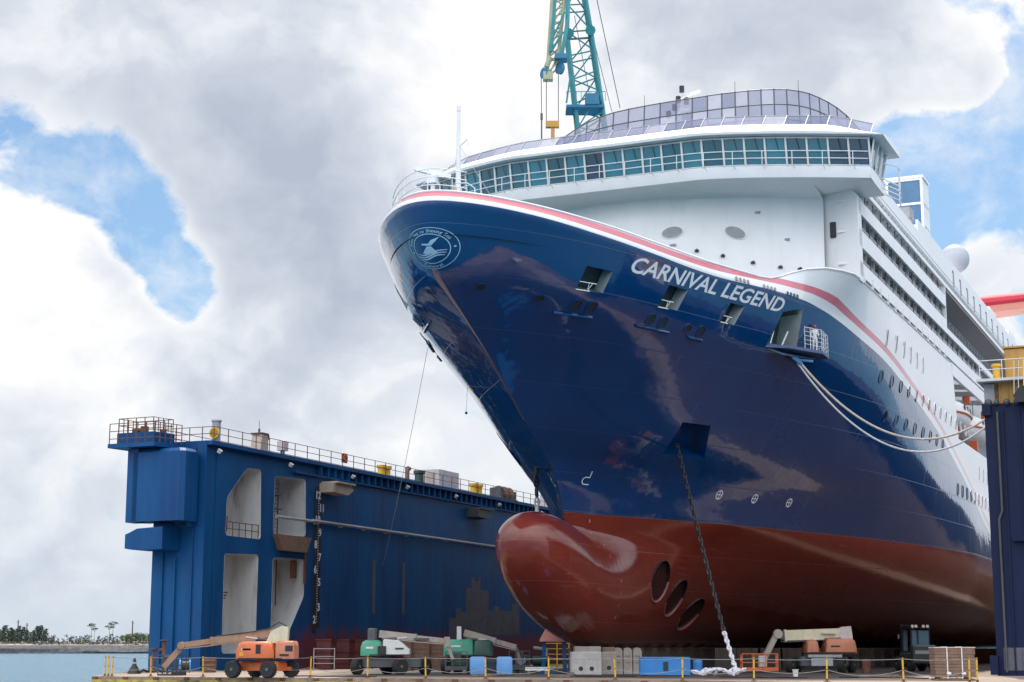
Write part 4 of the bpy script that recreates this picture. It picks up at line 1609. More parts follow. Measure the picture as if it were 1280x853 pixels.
m.tube([L(8.6, 11.9, 20.95), L(8.9, 12.3, 22.0)], .06, 6)
m.build('platform_strut', 'white_trim', plat, smooth=True)
m = MB()
m.tube([L(9.2, 12.3, 20.5), L(10.1, 12.8, 20.25), L(10.6, 13.5, 20.2)], .09, 6)
m.tube([L(9.4, 12.4, 20.4), L(10.0, 12.9, 19.95)], .12, 6)
m.build('roller_fairlead', 'pale_blue', plat, smooth=True)
# ================================================================== FLOATING DOCK
U0 = 4.5
def poly_holes(outer, holes, to3d):
    bm = bmesh.new()
    edges = []
    for lp in [outer] + holes:
        vs_ = [bm.verts.new(to3d(*p)) for p in lp]
        for i in range(len(vs_)):
            edges.append(bm.edges.new((vs_[i], vs_[(i + 1) % len(vs_)])))
    bmesh.ops.triangle_fill(bm, use_beauty=True, use_dissolve=False, edges=edges)
    v = [tuple(x.co) for x in bm.verts]
    bm.verts.index_update()
    f = [tuple(x.index for x in g.verts) for g in bm.faces]
    bm.free()
    return v, f

def rrect(pts, r=0.35, n=4):
    out = []
    k = len(pts)
    for i in range(k):
        p, a, b = Vector(pts[i]), Vector(pts[i - 1]), Vector(pts[(i + 1) % k])
        d1, d2 = (a - p).normalized(), (b - p).normalized()
        rr = min(r, (a - p).length * .4, (b - p).length * .4)
        s, e = p + d1 * rr, p + d2 * rr
        for q in range(n + 1):
            t = q / n
            out.append(tuple((1 - t) ** 2 * s + 2 * t * (1 - t) * p + t * t * e))
    return out

HW = 16.4
wl = thing('dock_wall', 'long blue steel side wall of the floating dock, with pale bays, standing left of the ship', 'dock wall', S(U0, -29.6), SROT)
LW = 190
HOLES = [
    [(2.75, 9.7), (7.55, 9.7), (7.35, 15.0), (5.4, 14.9), (2.8, 12.5)],
    [(2.7, 1.2), (7.2, 1.2), (7.3, 8.55), (2.7, 8.4)],
    [(9.3, 10.2), (14.2, 10.3), (14.0, 14.85), (9.4, 14.7)],
    [(9.3, 2.0), (11.7, 2.5), (14.1, 5.6), (14.1, 8.5), (9.4, 8.45)],
]
HOLES = [rrect(h) for h in HOLES]
m = MB()
v, f = poly_holes([(0, 0), (LW, 0), (LW, HW), (0, HW)], HOLES, lambda x, z: (x, 0, z))
m.add(v, f)
m.quad((0, 0, 0), (0, 4.4, 0), (0, 4.4, HW), (0, 0, HW))
m.quad((0, 4.4, 0), (LW, 4.4, 0), (LW, 4.4, HW), (0, 4.4, HW))
m.quad((LW, 0, 0), (LW, 4.4, 0), (LW, 4.4, HW), (LW, 0, HW))
m.quad((0, 0, HW), (LW, 0, HW), (LW, 4.4, HW), (0, 4.4, HW))
m.build('wall_shell', 'dock_blue', wl, fix=False)
for i, h in enumerate(HOLES):
    m = MB()
    k = len(h)
    D = 2.3
    m.add([(x, -.02, z) for x, z in h] + [(x, D, z) for x, z in h], [(q, (q + 1) % k, k + (q + 1) % k, k + q) for q in range(k)])
    m.add([(x, D, z) for x, z in h], [tuple(range(k))])
    nc = m.build('wall_bay', 'niche_white', wl, fix=False)
    x0 = min(p[0] for p in h)
    x1 = max(p[0] for p in h)
    zb = min(p[1] for p in h)
    zt_ = max(p[1] for p in h)
    g = MB()
    if i == 0:
        for z in (zb + .55, zb + 1.05):
            g.tube([(x0 + .05, .1, z), (x1 - .1, .1, z)], .03, 5)
        for t in range(6):
            g.bar((x0 + .2 + t * .88, .1, zb), (x0 + .2 + t * .88, .1, zb + 1.05), .05)
        g.box((6.0, D - .06, zb + 1.25), (.65, .1, 1.0))
        g.tube([(x0 + .05, .3, zb + 1.7), (x0 + .9, .5, zb + .4)], .05, 5)
        g.build('bay_rail', 'rust', nc)
    elif i == 2:
        for x in (9.9, 10.5):
            g.bar((x, .35, zb), (x, .35, zt_ - .5), .07)
        for t in range(14):
            g.bar((9.9, .35, zb + .3 + t * .3), (10.5, .35, zb + .3 + t * .3), .04)
        for z in (12.2, 13.3):
            g.lathe((10.2, .25, z), [(.42, -.03), (.46, -.03), (.46, .03), (.42, .03)], 12)
        g.build('bay_ladder', 'dark_grey', nc)
    elif i == 3:
        for x in (12.6, 13.6):
            g.bar((x, D - .05, zb + .6), (x, D - .05, zt_), .12, .03)
        g.bar((13.3, .5, 8.4), (13.3, .5, 7.0), .5, .3)
        g.build('bay_pipe', 'rust', nc)
    else:
        for t in range(3):
            g.tube([(x0 + .1, .3 + .1 * t, 5.6 - .2 * t), (x0 + 1.0, .3 + .1 * t, 5.6 - .2 * t)], .06, 6)
        g.tube([(x0 + .15, .2, 7.2), (x0 + .7, .5, 5.2), (x0 + .15, .4, 3.2)], .05, 6)
        g.build('bay_pipe', 'rust', nc)
# brown inspection platform under the second upper bay
m = MB()
m.prism([(9.2, -.02, 10.2), (14.3, -.02, 10.2), (13.6, -.02, 9.0), (10.0, -.02, 9.0)], (0, -.5, 0))
m.build('bay_platform', 'brown_box', wl)
m = MB()
m.bar((14.0, -.12, 9.4), (14.0, -.12, 6.6), .28, .1)
m.build('downpipe', 'rust', wl)
# top edge lip with brackets
m = MB()
m.box((LW / 2, -.2, HW - .16), (LW, .55, .3))
m.box((12 + (LW - 12) / 2, -.12, HW - 1.15), (LW - 12, .3, .12))
x = 16.0
while x < LW:
    m.box((x, -.16, HW - .72), (.14, .34, .8))
    x += 1.15
m.build('deck_lip', 'dock_blue', wl)
# floodlights below the lip
for x in (1.0, 11, 21, 31, 41, 51, 62, 73):
    m = MB()
    m.lathe((x, -.42, HW - .72), [(.05, -.16), (.17, -.12), (.2, .14), (.05, .16)], 10, rot=Matrix.Rotation(R(35), 3, 'X'))
    m.build('floodlight', 'off_white', wl, smooth=True)
# pipe along the wall
m = MB()
m.tube([(9.3, -.3, 11.55), (14.6, -.3, 11.55), (14.8, -.3, 11.6), (110, -.3, 11.3)], .13, 8)
for k in range(24):
    m.box((15.5 + k * 4, -.15, 11.5), (.18, .34, .3))
m.build('wall_pipe', 'grey_paint', wl, smooth=True)
for x in (17.7, 45.6):
    m = MB()
    m.prism([(x - 1.5, 0, 14.75), (x + 1.5, 0, 14.75), (x + 1.9, 0, 14.35), (x + 1.0, 0, 13.9), (x - 1.4, 0, 14.0)], (0, -1.3, 0))
    m.box((x + .3, -.75, 14.82), (3.0, 1.6, .14))
    m.build('fender_bracket', 'beige_box' if x < 30 else 'dark_grey', wl)
# draught scale : a black board with white metre numerals
m = MB()
m.box((15.8, -.015, 8.6), (.55, .05, 11.6))
m.box((16.4, -.012, 8.4), (.42, .04, 10.4))
sc = m.build('draught_board', 'black_steel', wl)
for k in range(2, 13):
    if k in (4,):
        continue
    v, f = text2d(str(k), 0, 0.03, 0.85)
    x0 = 15.55 if k % 2 == 0 else 16.2
    zz = 3.55 + (k - 2) * 0.99
    m = MB()
    m.add([(x0 + a, -.048, zz + b) for a, b in v], f)
    m.build('numeral', 'letter_white', sc, fix=False)
m = MB()
for k in range(50):
    m.box((16.12, -.045, 3.7 + k * .2), (.14, .01, .06))
m.build('scale_tick', 'letter_white', sc)
# grey primer patch and darker repaint rectangles
def patch(pts, mat, d):
    m = MB()
    m.prism([(x, -d, z) for x, z in pts], (0, d - .001, 0))
    return m.build('paint_patch', mat, wl)
patch([(40.5, 1.0), (40.5, 4.4), (42.0, 4.4), (42.0, 5.3), (43.2, 5.3), (43.2, 5.0), (44.2, 5.0), (44.2, 7.3), (45.4, 7.3), (45.4, 8.3), (46.2, 8.3), (46.2, 8.0), (46.9, 8.0), (46.9, 8.4), (47.5, 8.4), (47.5, 7.2), (49.4, 7.2), (49.4, 5.2), (50.6, 5.2), (50.6, 5.7), (52, 5.7), (52, 5.3), (55.0, 5.3), (55.0, 6.0), (57, 6.0), (57, 3.0), (48.5, 2.9), (48.5, 1.0)], 'wall_primer', .012)
for x in (25.5, 31.0):
    patch([(x, 4.5), (x + .5, 4.5), (x + .5, 9.0), (x, 9.0)], 'wall_primer', .008)
# rail along the top
m = MB()
x = 0.4
while x < 120:
    m.bar((x, -.3, HW), (x, -.3, HW + 1.05), .05)
    x += 1.9
for z in (.55, 1.05):
    m.tube([(.4, -.3, HW + z), (120, -.3, HW + z)], .028, 5)
    m.tube([(.4, -.3, HW + z), (.4, 4.2, HW + z), (60, 4.2, HW + z)], .028, 5)
for y in (.7, 1.8, 3.0, 4.2):
    m.bar((.4, y, HW), (.4, y, HW + 1.05), .05)
m.build('top_rail', 'rust', wl)
# vertical trunk and fender platform on the end of the wall
m = MB()
m.cham((-1.2, 2.7, 13.1), (2.2, 4.6, 5.2), .3)
m.box((-1.7, 4.75, 13.1), (1.2, .9, 5.3))
m.bar((-1.0, .8, 15.2), (-.4, .9, 10.2), .5, .4)
m.bar((-1.6, 1.6, 15.2), (-.6, 1.8, 10.4), .4, .4)
m.build('end_trunk', 'dock_blue', wl)
m = MB()
m.prism([(-3.0, 6.5, 15.8), (-3.0, 2.5, 15.8), (-.1, 1.9, 15.8), (-.1, 6.1, 15.8)], (0, 0, .3))
m.prism([(-2.6, 6.0, 16.1), (-2.6, 2.8, 16.1), (-.6, 2.4, 16.1), (-.6, 5.7, 16.1)], (0, 0, .8))
pf = m.build('end_platform', 'dock_blue', wl)
m = MB()
ring = [(-2.95, 6.4), (-2.95, 2.5), (-.3, 2.0)]
for z in (.35, .9, 1.45):
    m.tube([(a, b, 16.1 + z) for a, b in ring], .03, 5)
for a, b in zip(ring, ring[1:]):
    for t in (0, .2, .4, .6, .8, 1.0):
        p = Vector(a).lerp(Vector(b), t)
        m.bar((p.x, p.y, 16.1), (p.x, p.y, 17.55), .05)
inn = [(-2.55, 5.9), (-2.55, 2.9), (-.7, 2.5), (-.7, 5.6), (-2.55, 5.9)]
for z in (.5, 1.0):
    m.tube([(a, b, 16.95 + z) for a, b in inn], .03, 5)
for a, b in zip(inn, inn[1:]):
    for t in (0, .25, .5, .75):
        p = Vector(a).lerp(Vector(b), t)
        m.bar((p.x, p.y, 16.95), (p.x, p.y, 17.95), .05)
m.build('platform_rail', 'rust', pf)
m = MB()
m.cyl((-1.8, 4.2, 16.9), (-1.8, 4.2, 17.4), .3, 10)
m.cyl((-1.2, 3.0, 16.9), (-1.2, 3.0, 17.2), .25, 10)
m.box((-1.6, 4.9, 17.05), (.8, .5, .4))
m.build('platform_gear', 'rust', pf)
m = MB()
m.prism([(-.05, 2.0, 10.1), (-.05, 2.0, 8.5), (-.05, 4.6, 8.5), (-.05, 5.2, 8.6), (-.05, 5.2, 9.6), (-.05, 4.9, 9.7), (-.05, 4.2, 10.0)], (-2.2, 0, 0))
m.build('end_bracket', 'dock_blue', wl)
m = MB()
m.bar((-.06, .9, 1), (-.06, .9, HW - .5), .14, .08)
m.bar((-.06, 2.3, 1), (-.06, 2.3, 8), .3, .1)
m.bar((-.06, 3.4, .5), (-.06, 3.4, 8.4), .2, .08)
m.bar((1.35, -.05, 1), (1.35, -.05, HW - .9), .1, .07)
m.build('wall_stiffener', 'dock_blue', wl)

wr = thing('dock_wall', 'dark blue steel end of the dock side wall at the right edge of the picture', 'dock wall', S(U0, 25.15), SROT)
HR = 15.85
m = MB()
m.m = 0
m.quad((0, 0, 0), (0, -4.6, 0), (0, -4.6, HR), (0, 0, HR))
m.quad((0, -4.6, 0), (LW, -4.6, 0), (LW, -4.6, HR), (0, -4.6, HR))
m.quad((LW, 0, 0), (LW, -4.6, 0), (LW, -4.6, HR), (LW, 0, HR))
m.quad((0, 0, HR), (LW, 0, HR), (LW, -4.6, HR), (0, -4.6, HR))
m.m = 1
m.quad((0, 0, 0), (LW, 0, 0), (LW, 0, HR), (0, 0, HR))
m.build('wall_shell', ['dock_navy', 'dock_inner'], wr, fix=False)
m = MB()
m.bar((-.06, -1.05, .2), (-.06, -1.05, HR - .4), .12, .08)
m.bar((-.06, -2.0, .2), (-.06, -2.0, HR - .4), .12, .08)
m.box((-.1, -.15, HR - .35), (.3, .5, .7))
m.box((-.12, .12, .6), (.5, .45, 1.1))
m.prism([(-.05, -1.3, 7.7), (-.05, -2.6, 7.7), (-.05, -2.6, 8.0), (-.05, -1.3, 8.0)], (-.3, 0, 0))
m.build('wall_stiffener', 'dock_navy', wr)
m = MB()
m.box((-.02, -1.35, .95), (.03, 1.9, 1.3))
m.build('paint_patch', 'wall_primer', wr)
m = MB()
m.box((1.6, -2.6, HR + .65), (2.6, 4.0, 1.3))
for k in range(8):
    m.box((.27, -.9 - k * .5, HR + .65), (.06, .06, 1.3))
m.build('deckhouse_base', 'ochre', wr)
m = MB()
m.box((1.5, -.45, HR + .62), (2.4, .9, 1.24))
m.build('base_panel', 'grey_paint', wr)
m = MB()
m.box((1.3, -2.3, HR + 1.38), (3.6, 5.2, .16))
m.build('upper_deck', 'off_white', wr)
m = MB()
for z in (.55, 1.1):
    m.tube([(-.4, 0.1, HR + 1.45 + z), (-.4, -5, HR + 1.45 + z)], .03, 5)
for y in (0.1, -1.2, -2.5, -3.8):
    m.bar((-.4, y, HR + 1.45), (-.4, y, HR + 2.55), .05)
for y in (-1.85, -2.1, -2.4):
    m.bar((-.7, y, HR + .4), (-.75, y - .1, HR + 2.4), .04)
m.build('deck_rail', 'off_white', wr)
m = MB()
m.prism([(-.2, -2.0, HR - .1), (-.2, -3.4, HR - .1), (-.2, -3.4, HR + 1.0), (-.2, -2.2, HR + .8), (-.2, -1.8, HR + .3)], (-.7, 0, 0))
m.build('stair_landing', 'black_steel', wr)
m = MB()
for k in range(9):
    y = -.3 - .5 * k + random.uniform(-.1, .1)
    m.sphere((-.1, y, HR + .05), random.uniform(.14, .24), 8, 5)
m.build('pipe_end', 'dark_grey', wr, smooth=True)

m = MB()
for y in (-3.0, -3.42):
    m.bar((-.16, y, .3), (-.16, y, HR - .2), .05)
z = .5
while z < HR - .3:
    m.bar((-.16, -3.0, z), (-.16, -3.42, z), .035)
    z += .32
m.build('wall_ladder', 'dock_navy', wr)
m = MB()
m.tube([(-.12, -.55, .2), (-.12, -.55, 9.0), (-.12, -.75, 9.5), (-.12, -.75, HR - .5)], .07, 8)
m.build('wall_pipe', 'dark_grey', wr, smooth=True)
# on the top of the right wall
t = thing('deck_cabin', 'ochre painted steel cabin on top of the right dock wall', 'cabin', S(U0 + 2.2, 25.15 + 2.9, HR + 1.46), SROT)
m = MB()
m.cham((0, 0, .98), (2.6, 3.4, 1.96), .08)
m.build('cabin_wall', 'ochre', t)
m = MB()
for k in range(3):
    m.box((-1.33, -1 + k * 1.0, .95), (.06, .07, 1.8))
m.build('cabin_rib', 'ochre', t)
m = MB()
m.box((0, 0, 2.02), (2.8, 3.6, .1))
m.build('cabin_roof', 'ochre', t)
t = thing('bollard', 'bright yellow double bollard on the right dock wall beside the ochre cabin', 'bollard', S(U0 + .6, 25.15 + .75, HR + 1.46), SROT)
m = MB()
m.lathe((0, 0, 0), [(.3, 0), (.3, .12), (.22, .16), (.22, .8), (.31, .85), (.31, 1.0), (.05, 1.04)], 16)
m.build('bollard_post', 'yellow', t, smooth=True)
m = MB()
m.box((0, 0, .03), (.9, .9, .05))
m.build('base_plate', 'yellow', t)

# ---- gear along the top of the left wall
def on_left(u, y=1.9):
    return S(u, -29.6 - y, HW)
def bollard(label, u, sc=1.0, mat='yellow', n=2, y=1.2):
    t = thing('bollard', label, 'bollard', on_left(u, y), SROT, 'mooring bollards on the left dock wall')
    for k in range(n):
        m = MB()
        m.lathe((k * .95 * sc, 0, .04), [(.4 * sc, 0), (.36 * sc, .12), (.33 * sc, .8 * sc), (.46 * sc, .86 * sc), (.46 * sc, 1.08 * sc), (.05, 1.14 * sc)], 16)
        m.build('bollard_post', mat, t, smooth=True)
    m = MB()
    m.box(((n - 1) * .47 * sc, 0, .02), (n * 1.1 * sc, 1.1 * sc, .06))
    m.build('base_plate', mat, t)
bollard('yellow double mooring bollard nearest the left end of the left dock wall top', 33.6, 1.0)
bollard('yellow mooring bollard just right of the pale deck box on the left dock wall', 53.0, 1.1)
bollard('yellow mooring bollard close behind the ship bow on the left dock wall', 73.2, 1.35)
bollard('dark teal mushroom bollard on the left dock wall', 41.0, 1.2, 'dark_green', 1)
t = thing('vent_post', 'grey standing pipe at the corner of the left dock wall', 'vent pipe', on_left(7.0, .9), SROT)
m = MB()
m.cyl((0, 0, 0), (0, 0, 1.75), .32, 14)
m.cyl((0, 0, 1.7), (0, 0, 1.82), .38, 14)
m.build('pipe', 'grey_paint', t, smooth=True)
m = MB()
m.lathe((-.55, -.2, .8), [(.34, -.05), (.42, -.05), (.42, .05), (.34, .05), (.34, -.05)], 16, 'x')
m.bar((-.55, -.55, .8), (-.55, .15, .8), .05)
m.bar((-.55, -.2, .45), (-.55, -.2, 1.15), .05)
m.cyl((-.55, -.2, .8), (0, -.2, .8), .05, 8)
m.build('handwheel', 'yellow', t, smooth=True)
t = thing('control_cabin', 'small tan control cabin with sloping front and a short aerial on the left dock wall', 'cabin', on_left(13.6, 1.3), SROT)
m = MB()
m.prism([(-.85, -.6, 0), (.85, -.6, 0), (.85, -.6, 1.35), (.6, -.6, 1.75), (-.35, -.6, 1.75)], (0, 1.3, 0))
m.build('cabin_body', 'beige_box', t)
m = MB()
m.prism([(-.55, -.7, 1.72), (.75, -.7, 1.72), (.98, -.7, 1.3), (1.02, -.7, 1.36), (.75, -.7, 1.83), (-.6, -.7, 1.83)], (0, 1.5, 0))
m.build('cabin_roof', 'brown_box', t)
m = MB()
m.cyl((-.1, 0, 1.8), (-.1, 0, 2.2), .12, 8)
m.cyl((-.1, 0, 2.2), (-.1, 0, 2.9), .03, 6)
m.build('aerial', 'dark_grey', t)
t.scale = (.72, .72, .9)
t = thing('junction_box', 'pale square junction box on a post beside the tan cabin', 'junction box', on_left(16.4, .9), SROT)
m = MB()
m.cham((0, 0, .95), (.85, .6, .8), .06)
m.build('box', 'pale_box', t)
m = MB()
m.bar((-.2, 0, 0), (-.2, 0, .6), .1)
m.bar((.2, 0, 0), (.2, 0, .6), .1)
m.build('post', 'rust', t)
t = thing('lifebuoy_box', 'red lifebuoy board fixed at the rail on the left dock wall', 'lifebuoy', on_left(24.4, -.2), SROT)
m = MB()
m.cham((0, 0, .75), (.9, .14, .8), .05)
m.build('board', 'helmet_red', t)
m = MB()
m.lathe((0, -.1, .75), [(.2, -.05), (.33, -.05), (.33, .05), (.2, .05), (.2, -.05)], 16, 'y')
m.build('lifebuoy', 'faded_orange', t)
for lab, u, w, h, mat, y in (('large pale grey deck container on the left dock wall', 47.8, 4.4, 1.95, 'pale_box', 2.6), ('pale deck container on the left dock wall touching the bow outline', 77.5, 3.6, 2.1, 'pale_box', 2.4)):
    t = thing('deck_container', lab, 'container', on_left(u, y), SROT)
    m = MB()
    m.cham((0, 0, h / 2 + .05), (w, 2.4, h), .06)
    m.build('container_body', mat, t)
    m = MB()
    for k in range(int(w / .45)):
        m.box((-w / 2 + .3 + k * .45, -1.22, h / 2), (.1, .05, h - .3))
    m.build('container_rib', mat, t)
    m = MB()
    m.box((-w / 2 - .02, -.3, h * .45), (.05, .9, h * .8))
    m.build('container_door', 'beige_box', t)
t = thing('mooring_winch', 'dark mooring winch with drums on the left dock wall', 'winch', on_left(60.5, 1.4), SROT)
m = MB()
m.box((0, 0, .15), (4.2, 1.6, .3))
m.box((-1.6, 0, .8), (.5, 1.3, 1.1))
m.box((1.7, 0, .7), (.7, 1.2, .9))
m.build('winch_frame', 'dark_grey', t)
for x in (-.6, .75):
    m = MB()
    m.lathe((x, 0, .85), [(.3, -.55), (.75, -.55), (.75, -.45), (.38, -.43), (.38, .43), (.75, .45), (.75, .55), (.3, .55)], 18, 'x')
    m.build('drum', 'brown_box', t, smooth=True)
t = thing('pipe_vent', 'short pipe vent on the left dock wall between the yellow bollard and teal bollard', 'vent pipe', on_left(38.0, .9), SROT)
m = MB()
m.tube([(0, 0, 0), (0, 0, 1.1), (.15, 0, 1.3), (.4, 0, 1.25)], .2, 10)
m.build('pipe', 'brown_box', t, smooth=True)

# ---- dock floor (pontoon deck)
def SL(u, v, z=0):
    return S(u, v, z)
fl = [(-18, -21.7), (-18, 31), (200, 31), (200, -34.5), (3.5, -34.5)]
m = MB()
n = len(fl)
m.add([SL(u, v, 0) for u, v in fl], [tuple(range(n))])
m.add([SL(u, v, 0) for u, v in fl] + [SL(u, v, -3) for u, v in fl], [(i, (i + 1) % n, n + (i + 1) % n, n + i) for i in range(n)])
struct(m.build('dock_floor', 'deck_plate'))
m = MB()
for z0_, z1_, d in ((-.4, -.17, .12), (-.75, -.5, .1)):
    m.prism([SL(-18 - d, -21.6, z0_), SL(-18 - d, 31, z0_), SL(-18 - d, 31, z1_), SL(-18 - d, -21.6, z1_)], tuple(A2 * (d - .002)))
struct(m.build('kerb', 'kerb_yellow'))
m = MB()
for k in range(26):
    p = SL(-18.04, -21.4 + k * 2.05, -.08)
    m.box(p, (.16, .28, .15), SROT)
struct(m.build('kerb_fittings', 'rust'))

# ---- water, far shore
m = MB()
m.quad((-9000, -600, -1.0), (9000, -600, -1.0), (9000, 15000, -1.0), (-9000, 15000, -1.0))
struct(m.build('water', 'water'))
random.seed(11)
rws = []
XS = [-1300 + 26 * i for i in range(64)] 
for j, (dy, z) in enumerate(((0, -2.0), (1.5, .4), (4, 2.2), (9, 3.7), (16, 4.3), (40, 4.9), (90, 6.0), (260, 7.0), (900, 5.0), (3000, 4.0))):
    r = []
    for i, x in enumerate(XS):
        w = 5 * math.sin(x * .021) + 4 * math.sin(x * .057 + 1)
        zz = z + (random.uniform(-.8, .8) if 0 < j < 7 else 0)
        r.append((x + random.uniform(-5, 5), 1050 + dy + w + random.uniform(-1.5, 1.5), zz))
    rws.append(r)
XS2 = []
m = MB()
m.grid(rws)
sh = struct(m.build('shore_terrain', 'shore_soil', smooth=True, angle=60))
sub = sh.modifiers.new('sub', 'SUBSURF')
sub.subdivision_type = 'SIMPLE'
sub.levels = sub.render_levels = 2
tex = bpy.data.textures.new('rock', 'CLOUDS')
tex.noise_scale = 5.0
dsp = sh.modifiers.new('disp', 'DISPLACE')
dsp.texture = tex
dsp.strength = 1.6

# ================================================================== SKY AND SUN
SUN_EL, SUN_AZ = R(55), R(10)
world = bpy.data.worlds.new('World')
scene.world = world
world.use_nodes = True
nt = world.node_tree
bg = nt.nodes['Background']
sky = nn(nt, 'ShaderNodeTexSky', sky_type='NISHITA')
sky.sun_disc = False
sky.sun_elevation = SUN_EL
sky.sun_rotation = SUN_AZ % (2 * PI)
sky.air_density = 1.0
sky.dust_density = 1.5
tc = nn(nt, 'ShaderNodeTexCoord')
dr = tc.outputs['Generated']
skyc = mixc(nt, 1.0, sky.outputs[0], (0.074, 0.1, 0.118), 'MULTIPLY')
def blob(px, py, sig):
    d = ray(px, py).normalized()
    n = nn(nt, 'ShaderNodeVectorMath', operation='DOT_PRODUCT')
    nt.links.new(dr, n.inputs[0])
    n.inputs[1].default_value = d
    x = mth(nt, 'MULTIPLY', mth(nt, 'SUBTRACT', 1.0, n.outputs['Value']), -2.0 / (sig * sig))
    return mth(nt, 'POWER', 2.718, x)
def blobs(base, lst):
    out = base
    for px, py, sig, amp in lst:
        out = mth(nt, 'ADD', out, mth(nt, 'MULTIPLY', blob(px, py, sig), amp))
    return out
def shift(vec, d):
    n = nn(nt, 'ShaderNodeVectorMath', operation='ADD')
    nt.links.new(vec, n.inputs[0])
    n.inputs[1].default_value = d
    return n.outputs[0]
def puffs(vec, sc, det=1.0):
    # cauliflower lumps : fractal smooth Voronoi, bright in the middle of each lump
    n = nn(nt, 'ShaderNodeTexVoronoi', feature='F1')
    n.normalize = True
    n.inputs['Scale'].default_value = sc
    n.inputs['Detail'].default_value = det
    n.inputs['Roughness'].default_value = 0.5
    n.inputs['Lacunarity'].default_value = 2.1
    nt.links.new(vec, n.inputs['Vector'])
    return mth(nt, 'SUBTRACT', 1.0, n.outputs['Distance'])
def warp(vec):
    n = nn(nt, 'ShaderNodeTexNoise')
    n.inputs['Scale'].default_value = 9.0
    n.inputs['Detail'].default_value = 4.0
    nt.links.new(vec, n.inputs['Vector'])
    s = nn(nt, 'ShaderNodeVectorMath', operation='SUBTRACT')
    nt.links.new(n.outputs['Color'], s.inputs[0])
    s.inputs[1].default_value = (.5, .5, .5)
    m = nn(nt, 'ShaderNodeVectorMath', operation='SCALE')
    nt.links.new(s.outputs[0], m.inputs[0])
    m.inputs['Scale'].default_value = 0.07
    a = nn(nt, 'ShaderNodeVectorMath', operation='ADD')
    nt.links.new(vec, a.inputs[0])
    nt.links.new(m.outputs[0], a.inputs[1])
    return a.outputs[0]
dz = warp(scalev(nt, dr, (1, 1, 1.25)))
dup_ = shift(dz, (-0.004, 0.0, 0.022))
pf0 = puffs(dz, 15.0)
nA = noise(nt, dz, 5.6, 5, 0.55, 0.0)
nU = noise(nt, dup_, 5.6, 4, 0.55, 0.0)
base = mth(nt, 'ADD', mth(nt, 'MULTIPLY', mth(nt, 'SUBTRACT', nA, 0.5), 0.9), mth(nt, 'MULTIPLY', mth(nt, 'SUBTRACT', pf0, 0.62), 0.55))
nF = noise(nt, dz, 20.0, 8, 0.62, 0.0)
base = mth(nt, 'ADD', base, mth(nt, 'MULTIPLY', mth(nt, 'SUBTRACT', nF, 0.5), 0.72))
cov = blobs(mth(nt, 'ADD', base, 0.63), [
    (105, 222, .04, -.42), (185, 262, .045, -.42), (230, 340, .03, -.36), (238, 395, .03, -.38), (200, 345, .022, -.2), (20, 130, .02, -.14), (15, 225, .035, -.36), (75, 30, .025, -.16), (140, 310, .02, -.12),
    (50, 330, .05, .3), (110, 390, .04, .2), (190, 450, .05, .15), (330, 230, .06, .22), (60, 120, .05, .14), (200, 130, .05, .1),
    (1200, 220, .045, -.4), (1110, 215, .035, -.3), (1275, 60, .03, -.4), (1270, 190, .05, -.35), (1280, 400, .03, -.2), (1190, 5, .02, -.2), (1140, 260, .03, -.3),
    (1130, 60, .04, .3), (1215, 95, .022, .3), (1240, 330, .04, .42), (350, 130, .14, .14), (850, 60, .1, .2), (600, 80, .1, .2), (60, 450, .12, .2), (400, 470, .1, .15)])
mask = ramp(nt, cov, [(0.43, 0.0), (0.56, 1.0)])
grad = mth(nt, 'ADD', mth(nt, 'MULTIPLY', mth(nt, 'SUBTRACT', pf0, 0.62), 0.55), mth(nt, 'MULTIPLY', mth(nt, 'SUBTRACT', nA, nU), 1.9))
nC = noise(nt, dr, 3.1, 3, 0.5, 0.0)
lit = mth(nt, 'ADD', grad, mth(nt, 'MULTIPLY', mth(nt, 'SUBTRACT', nC, 0.5), 1.2))
lit = mth(nt, 'ADD', lit, mth(nt, 'MULTIPLY', mth(nt, 'SUBTRACT', nF, 0.5), 0.9))
# thin rims next to open sky shine through
rim = ramp(nt, cov, [(0.48, 0.3), (0.7, 0.0)])
lit = mth(nt, 'ADD', lit, rim)
lit = blobs(mth(nt, 'ADD', lit, 0.47), [
    (610, 60, .06, .6), (590, 170, .05, .3), (60, 340, .05, .26), (150, 430, .06, .18), (430, 480, .07, .2), (560, 560, .05, .25), (450, 30, .04, .15),
    (1150, 80, .05, .32), (1240, 330, .05, .32), (60, 60, .06, .2), (60, 480, .06, .1),
    (380, 200, .09, -.16), (830, 70, .08, -.15), (230, 140, .06, -.1), (400, 370, .05, -.1), (80, 640, .08, .05)])
cc = ramp(nt, lit, [(0.0, (0.47, 0.53, 0.64)), (0.45, (0.65, 0.70, 0.79)), (0.75, (0.86, 0.89, 0.94)), (1.0, (1.03, 1.03, 1.03))])
# thin veils of cloud in the open sky
veil = mth(nt, 'MULTIPLY', ramp(nt, mth(nt, 'ADD', mth(nt, 'MULTIPLY', nF, 0.6), mth(nt, 'MULTIPLY', nU, 0.5)), [(0.5, 0.0), (0.68, 1.0)]), 0.6)
mask = mth(nt, 'MAXIMUM', mask, veil)
fin = mixc(nt, mask, skyc, cc)
# pale haze band near the horizon
sp = nn(nt, 'ShaderNodeSeparateXYZ')
nt.links.new(dr, sp.inputs[0])
hz = mth(nt, 'POWER', 2.718, mth(nt, 'MULTIPLY', mth(nt, 'MAXIMUM', sp.outputs[2], 0.0), -16.0))
fin = mixc(nt, mth(nt, 'MULTIPLY', hz, 0.75), fin, (0.60, 0.70, 0.80))
